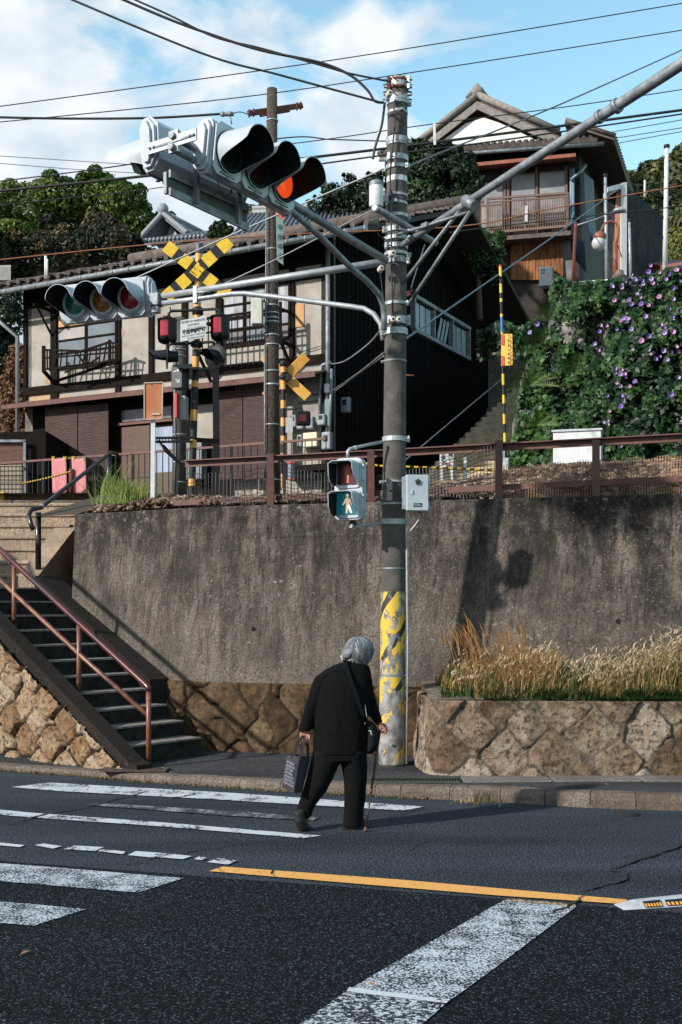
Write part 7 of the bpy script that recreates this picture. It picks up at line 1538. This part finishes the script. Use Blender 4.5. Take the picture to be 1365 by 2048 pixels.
P = bed(1900, 1.3, 6, -.03, .12, lambda x: .15+.85*(math.sin(x*7.3)+math.sin(x*17+1) > .1)); blades('green_grass', P, rng.uniform(.04, .15, len(P)), (0, -.7, .8), .012, GRN, tint=.1)
P = bed(260, 1.05, 6, .1, .9); blades('weed_leaves', P, rng.uniform(.2, .42, len(P)), (0, -.1, .7), .022, GRN, tint=.25)
P = bed(4200, 1.0, 6, .1, .9, lambda x: .4 if x < 1.6 else (.6 if x < 2.3 else 1)); hh = hgt(P); P2 = P.copy(); P2[:, 2] += hh*rng.uniform(.62, 1.0, len(P)); blades('seed_heads', P2, rng.uniform(.035, .08, len(P)), (.1, -.1, 1.1), .013, PALE, wprof=[.5, 1, 1, .7, .2], curl=1.2)
P = bed(520, 1.15, 6, -.045, .01, lambda x: .1+.9*(math.sin(x*5.3)+math.sin(x*13+2) > .35)); blades('edge_weeds', P, rng.uniform(.05, .13, len(P)), (0, -1.6, .7), .013, GRN, tint=.15, curl=1.6)
P = bed(500, 1.2, 6, .0, .12); blades('edge_dry_grass', P, rng.uniform(.12, .3, len(P)), (0, -.6, .8), .009, DRY, curl=1.1)
# tall orange plume
P = np.concatenate([bed(34, 1.20, 1.45, .3, .7), bed(14, 1.70, 1.85, .4, .7), bed(60, 1.05, 1.9, .3, .8)]); blades('plume_grass', P, rng.uniform(.25, .66, len(P)), (-.26, -.05, .22), .010, DRYO, curl=.15, kind=None); o = bpy.data.objects['plume_grass']; tag(o, 'tall orange plume grass at the left end of the planting bed', 'grass'); o['kind'] = 'stuff'
P2 = P[:80].copy(); P2[:, 2] += rng.uniform(.25, .5, len(P2)); P2[:, 0] -= .10; blades('plume_heads', P2, rng.uniform(.12, .26, len(P2)), (-.5, -.05, .3), .014, DRYO, wprof=[.4, 1, .9, .6, .1], curl=.15)
# green tufts
def tuft(c, n, h, spread, lean, m=GRN, label='', w=.012):
    P = np.array([tuple(c)])+rng.normal(0, spread, (n, 3))*np.array([1, .6, 0]); o = blades('grass_tuft', P, rng.uniform(.4, 1, n)*h, lean, w, m, tint=.2, org=c, kind=None); tag(o, label, 'grass tuft'); return o
TG = attr_mat('bright_tuft', [(0, (.10, .17, .03)), (1, (.34, .40, .12))], trans=.3)
tuft(W(258, 1008, 13.9), 260, .42, .16, (-.1, -.1, .8), TG, 'bright green grass tuft growing beside the white notice post', .014); tuft(W(225, 992, 17.0), 60, .7, .14, (.1, 0, .6), TG, 'tall thin grass stalks left of the bright tuft')
tuft(W(222, 1008, 13.5)+V((-.0, 0, 0)), 60, .12, .1, (0, 0, .7), TG, 'low grass at the end of the wall top')
tuft(G(38, 1487, .12)+V((0, .05, 0)), 120, .16, .12, (0, -.2, .8), GRN, 'weeds at the foot of the left stone wall, left one'); tuft(G(85, 1497, .12), 90, .13, .07, (0, -.2, .8), GRN, 'weeds at the foot of the left stone wall, right one')
tuft(G(965, 1604, .05), 40, .14, .05, (.2, -.1, .6), DRY, 'dry weed growing in the kerb joint right of the pole', .008); tuft(G(965, 1605, .03), 60, .05, .12, (0, -.1, .6), DRY, 'low dry weeds along the kerb foot')
t = tuft(W(1255, 1258, 11.2), 26, .10, .03, (0, -.6, 1.2), attr_mat('yellow_leaf_plant', [(0, (.10, .14, .02)), (1, (.5, .48, .10))], trans=.3), 'little yellow leafed plant growing from the concrete wall', .045)
for x in (905, 925, 1120, 1165, 1280):
    tuft(W(x, 1368, 10.75), 14, .26, .03, (0, -.1, .35), GRN, {905: 'leftmost broad leafed weed clump in the bed', 925: 'broad leafed weed clump beside the leftmost one', 1120: 'broad leafed weed clump in the middle of the bed', 1165: 'broad leafed weed clump right of the middle one', 1280: 'rightmost broad leafed weed clump in the bed'}[x], .03)
# moss and litter along the kerb foot
P = []
for k in range(900):
    i = random.randrange(6, 50); q = KP[i].lerp(KP[i+1], random.random()); P.append((q.x, q.y-.01-random.random()**2*.05, .005))
blades('kerb_weeds', np.array(P), rng.uniform(.008, .03, len(P)), (0, -.3, .9), .012, attr_mat('kerb_weed', [(0, (.09, .08, .03)), (1, (.26, .17, .07))]), tint=0)
# ---------------------------------------------------------------- ballast
def stones(name, C_, size, m, kind='stuff'):
    C_ = np.asarray(C_); n = len(C_); base = np.array([[1, 0, 0], [0, 1, 0], [-1, 0, 0], [0, -1, 0], [0, 0, 1], [0, 0, -1], [.6, .6, .5], [-.6, .5, .6], [-.5, -.6, .6], [.6, -.5, .55]], float)
    tri = [(0, 1, 6), (1, 4, 6), (4, 0, 6), (1, 2, 7), (2, 4, 7), (4, 1, 7), (2, 3, 8), (3, 4, 8), (4, 2, 8), (3, 0, 9), (0, 4, 9), (4, 3, 9), (1, 0, 5), (2, 1, 5), (3, 2, 5), (0, 3, 5)]
    s = size*rng.uniform(.5, 1.3, (n, 1, 3))*np.array([1.2, 1, .7]); v = base[None]*s*rng.uniform(.75, 1.2, (n, 10, 1)); a = rng.uniform(0, 6.28, n); ca, sa = np.cos(a)[:, None], np.sin(a)[:, None]; b2 = rng.uniform(-.7, .7, n); cb_, sb2 = np.cos(b2)[:, None], np.sin(b2)[:, None]
    x, y, z = v[..., 0], v[..., 1], v[..., 2]; y, z = y*cb_-z*sb2, y*sb2+z*cb_; x, y = x*ca-y*sa, x*sa+y*ca; v = np.stack([x, y, z], -1)+C_[:, None]
    f = (np.arange(n)[:, None, None]*10+np.array(tri)[None]).reshape(-1, 3); o = np_mesh(name, v.reshape(-1, 3), f, m, attrs={'tint': np.repeat(rng.random(n), 10)}); o['kind'] = kind; return o
C_ = []
for k in range(1500):
    x = random.uniform(-3.05, -1.2); h = max(0, 1-abs(x+2.2)/1.1); dy = random.uniform(.2, 1.3); C_.append((x, ytop(x)+dy, 2.70+dy*.16+.10*h*random.random()))
stones('ballast', C_, .036, BALLASTM)
C_ = []
for k in range(7000):
    x = random.uniform(-1.3, 5.5); dy = random.uniform(.3, 3.2); z = float(np.interp(dy, [.27, .5, 1.0, 1.6, 2.4, 4], [2.70, 2.83, 2.98, 3.16, 3.28, 3.33]))+lower(x, dy); C_.append((x, ytop(x)+dy, z+.01))
stones('ballast', C_, .045, BALLASTM)
# fallen leaves on pavement and road
LFM = mat('fallen_leaf', (.32, .15, .08), .8, c2=(.42, .25, .13), scale=20)
names = ['fallen leaf far left on the pavement', 'fallen leaf below the far left one', 'fallen leaf lying in the gutter at left', 'fallen leaf in front of the left stone wall', 'fallen leaf near the foot of the rusty handrail', 'fallen leaf on the pavement right of the handrail', 'curled brown leaf on the dark near lane', 'leaf on the wide white line', 'leaf lying on the kerb slabs at right']
for (x, y, z), nm in zip(((52, 1509, .09), (62, 1521, .09), (38, 1543, .02), (168, 1525, .09), (326, 1537, .09), (342, 1545, .09), (50, 1907, .01), (745, 1970, .02), (1213, 1570, .14)), names):
    c = G(x, y, z); mb = MB(); a = random.uniform(0, 3); d = V((math.cos(a), math.sin(a), 0)); e = V((-d.y, d.x, 0)); mb.face([c-d*.024, c-e*.013+V((0, 0, .010)), c+d*.028+V((0, 0, .008)), c+e*.013+V((0, 0, .010))]); o = mb.build('fallen_leaf', LFM, org=c); tag(o, nm, 'leaf')
mb = MB(); c = G(520, 1500, .115); mb.face([c+V((-.06, 0, 0)), c+V((.06, -.01, 0)), c+V((.05, .03, .04)), c+V((-.01, .03, .06))]); o = mb.build('litter_paper', mat('litter', (.6, .5, .48), .7, c2=(.6, .12, .08), scale=30), org=c); tag(o, 'small scrap of white and red litter at the foot of the brown stone wall', 'litter')
# chatter stud on the centre line at right
rd = thing('road_stud', 'low white lane divider block with orange reflectors at the right edge of the road', 'road marker', G(1330, 1812))
a = G(1240, 1818, .0); b_ = G(1500, 1800, 0); dd = (b_-a).normalized(); e = V((-dd.y, dd.x, 0)); mb = MB()
def RS(s, t, z): q = a+dd*s+e*t; return V((q.x, q.y, z))
mb.hexa([RS(0, -.045, .004), RS(.6, -.06, .004), RS(.6, .09, .004), RS(0, .08, .004), RS(.10, -.005, .035), RS(.6, -.01, .05), RS(.6, .05, .05), RS(.10, .045, .035)]); mb.build('body', mat('divider_white', (.50, .54, .58), .5, c2=(.4, .43, .46), scale=12), rd, bevel=.004)
for s0, s1 in ((.125, .225), (.255, .40)):
    n = V((0, 0, 0)); mb = MB(); P4 = [RS(s0, -.045, .013), RS(s1, -.049, .013), RS(s1, -.018, .041), RS(s0, -.014, .037)]; mb.prism(P4, -e*.003); q = mb.build('reflector_bed', BLACKP, rd); mb = MB()
    for k in range(6): f0 = (k+.15)/6; f1 = (k+.75)/6; mb.prism([P4[0].lerp(P4[1], f0)-e*.004+V((0, 0, .004)), P4[0].lerp(P4[1], f1)-e*.004+V((0, 0, .004)), P4[3].lerp(P4[2], f1)-e*.004-V((0, 0, .004)), P4[3].lerp(P4[2], f0)-e*.004-V((0, 0, .004))], -e*.001)
    mb.build('reflector', mat('orange_reflector', (.9, .38, .06), .3), q)
# ================================================================ the person crossing the road
DW = 8.28
def Q(px, py, dd=0): return W(px, py, DW+dd)
PXM = DW/F
pr = thing('person', 'stooped grey haired person in black jacket and trousers walking with a cane and bags', 'person', V((Q(690, 1655).x, DW, 0)))
def loft(mb, rings, n=20, tilt=None):
    """rings: (px, py, half width in px, half depth in m, depth offset)"""
    vs = []
    for r in rings:
        c = Q(r[0], r[1], r[4] if len(r) > 4 else 0)
        for k in range(n):
            a = 2*math.pi*k/n; vs.append(c+V((math.cos(a)*r[2]*PXM, math.sin(a)*r[3], 0)))
    N = len(rings); fs = [tuple(range(n))[::-1], tuple((N-1)*n+k for k in range(n))]
    for i in range(N-1):
        for k in range(n): fs.append((i*n+k, i*n+(k+1) % n, (i+1)*n+(k+1) % n, (i+1)*n+k))
    fs = [f[::-1] for f in fs]; return mb.mesh(vs, fs, True)
def fuse(mb, name, m, parent, voxel, smooth=2, label=None, disp=0, dsc=9):
    o = mb.build(name, m, parent, label); r = o.modifiers.new('r', 'REMESH'); r.mode = 'VOXEL'; r.voxel_size = voxel; r.use_smooth_shade = True
    s = o.modifiers.new('s', 'SMOOTH'); s.iterations = smooth; s.factor = .5
    bpy.context.view_layer.update(); dg = bpy.context.evaluated_depsgraph_get(); me = bpy.data.meshes.new_from_object(o.evaluated_get(dg)); me.name = name
    o.modifiers.clear(); o.data = me
    if disp:
        co = np.empty(len(me.vertices)*3, dtype=np.float32); me.vertices.foreach_get('co', co); co = co.reshape(-1, 3); no = np.array([tuple(v.normal) for v in me.vertices])
        nz = fbm(co*np.array([dsc, dsc, dsc*.45])+3, 3)-.5; co = co+no*nz[:, None]*disp; me.vertices.foreach_set('co', co.astype(np.float32).ravel()); me.update()
    me.polygons.foreach_set('use_smooth', np.ones(len(me.polygons), dtype=bool)); return o
def hand(mb, o, d, s, f, curl=(50, 75, 60), k=1.0, thumb=1):
    o = V(o); d = V(d).normalized(); f = V(f).normalized(); s = V(s).normalized()
    for i in range(4):
        t = (i-1.5)*.0185*k; mb.tube([o+s*t*.8-d*.01, o+s*t*.9+d*.035*k, o+s*t+d*.074*k], [.0115*k, .0125*k, .0105*k], 8)
    for i, L_ in enumerate((.068, .076, .070, .056)):
        p = o+s*(i-1.5)*.0185*k+d*.072*k; a = 0; pts = [p]; dv = d
        for j, (fr, cu) in enumerate(zip((.42, .32, .26), curl)):
            a += math.radians(cu+i*3); dv = d*math.cos(a)+f*math.sin(a); p = p+dv*L_*fr*k; pts.append(p)
        mb.tube(pts, [.0088*k, .0086*k, .0078*k, .0064*k], 8)
    p = o-s*.028*k*thumb+d*.018*k; mb.tube([p, p-s*.014*k*thumb+d*.022*k+f*.014*k, p-s*.006*k*thumb+d*.048*k+f*.032*k], [.011*k, .0098*k, .0075*k], 8)
SKIN = mat('skin', (.42, .19, .13), .55, c2=(.34, .14, .10), scale=30, bump=.1)
CLOTH = mat('black_wool', (.0045, .0048, .0055), .95, c2=(.008, .008, .009), scale=60, bump=.4, bscale=300, spec=.08)
TROU = mat('black_trouser_cloth', (.004, .0042, .005), .95, c2=(.007, .007, .008), scale=60, spec=.12)
# continuous body: head, neck, trunk, arms with hands, legs and feet
mb = MB()
loft(mb, [(706, 1326, 12, .045), (700, 1342, 24, .06), (692, 1362, 42, .10), (688, 1400, 43, .11), (686, 1450, 42, .11), (684, 1490, 43, .11), (684, 1512, 40, .10)])
loft(mb, [(704, 1340, 13, .05, .0), (712, 1326, 12, .046, .02), (717, 1312, 13, .05, .03)])
mb.ball(Q(722, 1302, .03), (.082, .088, .105), 20); mb.ball(Q(729, 1316, .055), (.048, .055, .055), 14)
# nose, ears, brow and mouth of the face, turned down and away
fd = V((.70, .62, -.35)).normalized(); hc = Q(722, 1302, .03); sd = fd.cross(V((0, 0, 1))).normalized(); ud = sd.cross(fd)
mb.tube([hc+fd*.082+ud*.012, hc+fd*.104-ud*.018, hc+fd*.086-ud*.030], [.007, .012, .006], 8)
for s_ in (-1, 1):
    mb.ball(hc+sd*s_*.082-ud*.005, (.014, .018, .03), 8); mb.ball(hc+fd*.078+sd*s_*.03+ud*.026, (.02, .02, .008), 8)
mb.tube([hc+fd*.082-ud*.052-sd*.02, hc+fd*.09-ud*.052, hc+fd*.082-ud*.052+sd*.02], .0065, 8)
LWx, RWx = Q(609, 1462, -.02), Q(757, 1446, .03)
mb.tube([Q(666, 1358), Q(642, 1380, -.01), Q(622, 1415, -.01), Q(613, 1445, -.02), LWx], [.034, .038, .036, .032, .026], 14)
mb.tube([Q(726, 1358), Q(736, 1385, .02), Q(743, 1412, .04), Q(751, 1432, .04), RWx], [.034, .038, .034, .029, .025], 14)
hand(mb, LWx+V((0, 0, -.004)), (0, 0, -1), (1, -.1, 0), (.15, -.9, .1), curl=(35, 75, 70), k=.92, thumb=-1)
hand(mb, RWx+V((.004, 0, .0)), (.75, -.25, -.62), (.25, .9, .0), (-.55, .1, -.8), curl=(38, 78, 72), k=.92, thumb=1)
loft(mb, [(660, 1500, 24, .085), (648, 1540, 21, .075), (634, 1572, 17, .062), (620, 1602, 13, .05), (610, 1628, 9, .038), (608, 1640, 9, .036)])
loft(mb, [(704, 1500, 24, .085), (708, 1550, 20, .075, .02), (709, 1592, 16, .06, .03), (708, 1625, 12, .048, .04), (706, 1646, 9, .036, .04)])
mb.tube([Q(605, 1634, -.05), Q(610, 1652, -.02)], [.026, .024], 10); mb.tube([Q(702, 1650, .02), Q(720, 1652, .08)], [.022, .018], 10)
fuse(mb, 'body', SKIN, pr, .0042, 2)
# eyes
body = [o for o in bpy.data.objects if o.parent == pr][0]
for s_ in (-1, 1):
    mb = MB(); mb.ball(hc+fd*.079+sd*s_*.03+ud*.010, .0095, 8); mb.build('eye', mat('dark_eye', (.03, .02, .015), .2), pr)
# jacket
mb = MB()
loft(mb, [(709, 1324, 15, .055), (704, 1331, 34, .08), (697, 1340, 46, .098), (691, 1362, 54, .125), (687, 1388, 56.5, .14), (684, 1420, 55, .14), (682, 1455, 54, .14), (681, 1488, 55, .138), (681, 1507, 55.5, .134)], 28)
loft(mb, [(668, 1342, 20, .08), (652, 1352, 21, .075), (637, 1380, 18, .062, -.01), (624, 1412, 16.5, .055, -.01), (615, 1442, 15, .05, -.02), (609.5, 1463, 13.2, .046, -.02)])
loft(mb, [(724, 1342, 18, .07), (731, 1358, 15, .066), (737, 1388, 14, .056, .02), (744, 1412, 13.8, .052, .04), (752, 1434, 12.6, .046, .04), (757, 1446, 11.2, .042, .03)])
jk = fuse(mb, 'jacket', CLOTH, pr, .008, 3, disp=.034, dsc=7)
mb = MB()
loft(mb, [(682, 1478, 50, .125), (681, 1510, 50, .125), (682, 1520, 46, .12)])
loft(mb, [(656, 1500, 31, .115), (651, 1525, 30, .105), (642, 1552, 27, .09), (630, 1580, 23.5, .078), (617, 1605, 19, .064), (610, 1622, 16, .054), (608, 1632, 15, .05, -.03), (606, 1638, 12, .045, -.06)])
loft(mb, [(706, 1500, 29, .115), (709, 1530, 26.5, .105, .01), (711, 1560, 24, .092, .02), (710, 1595, 21.5, .08, .03), (708, 1625, 20, .072, .04), (706, 1652, 20.5, .07, .04)])
fuse(mb, 'trousers', TROU, pr, .008, 3, disp=.022, dsc=9)
# shoes
mb = MB(); A = [(598, 1622, -.10), (600, 1638, -.085), (605, 1651, -.055), (612, 1658, -.01)]
mb.tube([Q(*a) for a in A], [.034, .040, .044, .038], 14); mb.ball(Q(616, 1658, .03), (.04, .05, .026), 12)
fuse(mb, 'shoe', mat('black_shoe', (.012, .012, .014), .6), pr, .006, 2)
mb = MB(); mb.tube([Q(599, 1618, -.135), Q(594, 1632, -.13), Q(599, 1650, -.10), Q(608, 1660, -.05)], [.018, .026, .028, .022], 10); 
mb = MB(); mb.tube([V((Q(692, 0, 0).x, DW+.02, .045)), V((Q(705, 0, 0).x, DW+.05, .045)), V((Q(720, 0, 0).x, DW+.09, .04)), V((Q(728, 0, 0).x, DW+.12, .032))], [.040, .044, .042, .030], 14)
fuse(mb, 'shoe', MATS['black_shoe'], pr, .006, 2)
mb = MB(); mb.hexa([V((Q(x, 0).x, DW+dy, z)) for z in (.003, .022) for x, dy in ((684, -.02), (722, .04), (731, .16), (698, .12))]); mb.build('sole', mat('shoe_sole', (.03, .028, .026), .8), pr)
# scarf
mb = MB(); pts = []
for k in range(22):
    a = math.pi*2*k/21; pts.append(Q(707, 1321, .01)+V((math.cos(a)*.078, math.sin(a)*.065, -.018*math.cos(a)+.006*math.sin(3*a))))
mb.tube(pts, .019, 10); mb.tube([p+V((0, 0, .018)) for p in pts], .014, 8)
def scarf_mat():
    m, t, b = nodes('patterned_scarf'); N = t.nodes.new; v = N('ShaderNodeTexVoronoi'); v.inputs['Scale'].default_value = 95; tcn = N('ShaderNodeTexCoord'); t.links.new(tcn.outputs['Object'], v.inputs['Vector']); r = N('ShaderNodeValToRGB'); r.color_ramp.elements[0].position = .38; r.color_ramp.elements[1].position = .46; r.color_ramp.elements[0].color = (.55, .53, .52, 1); r.color_ramp.elements[1].color = (.02, .02, .022, 1); t.links.new(v.outputs['Distance'], r.inputs[0]); t.links.new(r.outputs[0], b.inputs['Base Color']); b.inputs['Roughness'].default_value = .9; return m
mb.build('scarf', scarf_mat(), pr)
# hair: cap and combed locks
HAIRM = attr_mat('grey_hair', [(0, (.10, .11, .125)), (1, (.42, .44, .47)), (.5, (.13, .142, .16))], rough=.75, spec=.15)
HC = Q(718.5, 1297.5, .015); hx, hy, hz_ = 27*PXM, .104, 23.5*PXM
nst = 3400; crown = np.array([-.15, -.35, .92]); crown /= np.linalg.norm(crown)
u = np.cross(crown, [0, 1, 0.3]); u /= np.linalg.norm(u); w_ = np.cross(crown, u)
ph = rng.uniform(0, 2*math.pi, nst); ln = rng.uniform(1.45, 2.35, nst); st0 = rng.uniform(.0, 1.2, nst); lift = rng.uniform(.96, 1.09, nst); wob = rng.uniform(-.35, .35, nst)+.5*np.sin(ph*5)
keep = []
face_dir = np.array([.72, .62, -.3]); segs = 7; P_ = []
for s in range(segs+1):
    f = s/segs; th = st0+(ln-st0)*f; aa = ph+wob*f*f; d = crown[None]*np.cos(th)[:, None]+(u[None]*np.cos(aa)[:, None]+w_[None]*np.sin(aa)[:, None])*np.sin(th)[:, None]
    rr = lift*(1+.05*f**3); p = np.array(HC)+d*np.array([hx, hy, hz_])[None]*rr[:, None]; low = np.clip(th-1.35, 0, 1); p[:, 2] -= low*.045; p[:, 0] -= low*.03*(d[:, 0] < 0.2); P_.append((p, d))
endd = P_[-1][1]; fmask = (endd@face_dir) < .78
v = []; 
for s, (p, d) in enumerate(P_):
    nx_ = P_[min(s+1, segs)][0]-P_[max(s-1, 0)][0]; side = np.cross(nx_, d); side /= np.linalg.norm(side, axis=1)[:, None]+1e-9; ww = .0036*(1-.85*(s/segs)**2); v += [p-side*ww, p+side*ww]
v = np.stack(v, 1)[fmask]; nst = len(v); k = 2*(segs+1); idx = np.arange(nst)[:, None]*k; f = np.concatenate([np.concatenate([idx+2*s, idx+2*s+1, idx+2*s+3, idx+2*s+2], 1) for s in range(segs)])
tn = np.clip(fbm(np.stack([np.cos(ph)*3, np.sin(ph)*3, ln*2], -1), 3)*2.0-.62+rng.normal(0, .22, len(ph)), 0, 1)[fmask]
mb = MB(); mb.ball(HC+V((-.004, -.006, .002)), (hx*.93, hy*.93, hz_*.93), 24); loft(mb, [(708, 1296, 24, .085), (699, 1308, 16, .07, -.02), (695, 1316, 10, .05, -.03)])
hcap = fuse(mb, 'hair', mat('grey_hair_base', (.11, .12, .135), .6, c2=(.18, .19, .21), scale=25), pr, .008, 3)
np_mesh('hair_locks', v.reshape(-1, 3), f, HAIRM, hcap, attrs={'tint': np.repeat(tn, k)})
# strap across the back
mb = MB(); sp = [Q(690, 1319, -.075), Q(693, 1333, -.105), Q(698, 1350, -.132), Q(704, 1368, -.15), Q(715, 1400, -.158), Q(727, 1430, -.15), Q(738, 1452, -.10)]
for a, b_ in zip(sp[:-1], sp[1:]): mb.beam(a, b_, .027, .006, up=(0, -1, 0))
CB = thing('shoulder_bag', 'black rounded shoulder bag hanging at the right hip of the person', 'bag', Q(741, 1505, -.02))
mb.build('strap', mat('strap_green_black', (.0035, .0065, .008), .9, spec=.1), CB)
mb = MB(); loft(mb, [(733, 1442, 10, .05), (740, 1450, 13, .065), (744, 1470, 15, .07), (743, 1490, 15, .07), (738, 1502, 14, .06), (735, 1507, 10, .045)]); fuse(mb, 'pouch', mat('bag_black', (.005, .005, .006), .75, spec=.2), CB, .008, 3)
mb = MB(); mb.tube([Q(738, 1462, -.085), Q(742, 1461, -.088), Q(743, 1468, -.088), Q(745, 1471, -.086)], .004, 6); mb.tube([Q(730, 1448, -.085), Q(734, 1432, -.07), Q(732, 1420, -.10), Q(731, 1410, -.12)], .003, 5); mb.build('cord', mat('pale_cord', (.5, .5, .52), .6), CB)
# cane
cn = thing('walking_cane', 'thin dark brown patterned walking cane held in the right hand', 'cane', Q(730, 1664, -.08))
a, b_ = Q(762, 1450, .03), Q(731, 1664, -.08); b_.z = .004; mb = MB(); mb.tube([a, a.lerp(b_, .62)], [.0095, .009], 10); mb.tube([a.lerp(b_, .62), b_], [.0075, .007], 10); mb.build('shaft', mat('brown_cane', (.055, .022, .02), .35, c2=(.035, .015, .015), scale=35, lo=.45, hi=.55), cn)
mb = MB(); mb.tube([Q(755, 1447, .0), Q(760, 1448, .02), Q(768, 1450, .07), Q(772, 1453, .10)], [.011, .012, .012, .009], 10); mb.build('handle', mat('dark_handle', (.03, .02, .02), .4), cn)
mb = MB(); p = a.lerp(b_, .62); dv = (b_-a).normalized(); mb.tube([p-dv*.012, p+dv*.012], .0115, 10); mb.tube([b_-dv*.03, b_], [.010, .014], 10); mb.build('ferrule', mat('red_brown_rubber', (.16, .05, .045), .7), cn)
# tote bag
tb = thing('tote_bag', 'dark purple black tote bag with rows of white lettering held in the left hand', 'bag', Q(590, 1586, -.05))
TOTE = mat('tote_cloth', (.022, .018, .030), .8, c2=(.032, .026, .042), scale=9, bump=.3, bscale=120)
tl, tm, tr_, bl, bm, br_ = Q(574, 1510, -.08), Q(600, 1513, -.13), Q(622, 1512, -.04), Q(564, 1574, -.07), Q(588, 1586, -.14), Q(605, 1584, -.05)
bk4, bkb = Q(598, 1509, .0), Q(585, 1576, .01)
vs = []; NX = 8
mb = MB()
def patch(a, b2, c, d, puff, n=7):
    vs = []; fs = []; nn = (b2-a).cross(d-a).normalized()
    for i in range(n+1):
        for j in range(n+1):
            u, v = i/n, j/n; p = a.lerp(b2, u).lerp(d.lerp(c, u), v); vs.append(p+nn*puff*math.sin(math.pi*u)*math.sin(math.pi*v)+nn*.006*math.sin(u*9+v*7)*math.sin(math.pi*u))
    for i in range(n):
        for j in range(n): k = i*(n+1)+j; fs.append((k, k+n+1, k+n+2, k+1))
    mb.mesh(vs, fs, True)
patch(bl, bm, tm, tl, .012); patch(bm, br_, tr_, tm, .012); patch(br_, bkb, bk4, tr_, .01); patch(bkb, bl, tl, bk4, .01); mb.face([bl, bkb, br_, bm]); mb.build('bag_body', TOTE, tb)
mb = MB(); xa_ = (bm-bl).normalized(); ya_ = ((tl-bl)+(tm-bm)).normalized(); nn = xa_.cross(ya_).normalized(); nn = nn if nn.y < 0 else -nn; o_ = bl.lerp(tl, .17)+xa_*.022+nn*.019
for k, s in enumerate(('TERNOON', 'HONTCLA', 'LERWOO', 'AFTERN', 'LEPTEM', 'LERMON', 'AFTERN')): text_mesh(mb, s, o_+ya_*(.0245*k), xa_, ya_, .024, 'LEFT', .85, .0002)
mb.build('lettering', mat('lettering_pale', (.26, .27, .37), .7), tb)
for a, b2, h_ in ((tl.lerp(tm, .45), tl.lerp(tm, .95), -.03), (bk4.lerp(tr_, .3), bk4.lerp(tr_, .8), .01)):
    top = Q(607, 1472, -.03+h_); mb = MB(); pts = [a+V((0, 0, -.02)), a.lerp(top, .5)+V((-.012, 0, 0)), top+V((-.01, 0, -.01)), top+V((0, 0, .0)), top+V((.01, 0, -.01)), b2.lerp(top, .5)+V((.014, 0, 0)), b2+V((0, 0, -.02))]
    for p, q in zip(pts[:-1], pts[1:]): mb.beam(p, q, .022, .004, up=(0, -1, 0))
    mb.build('carry_strap', mat('strap_black', (.01, .01, .012), .8), tb)
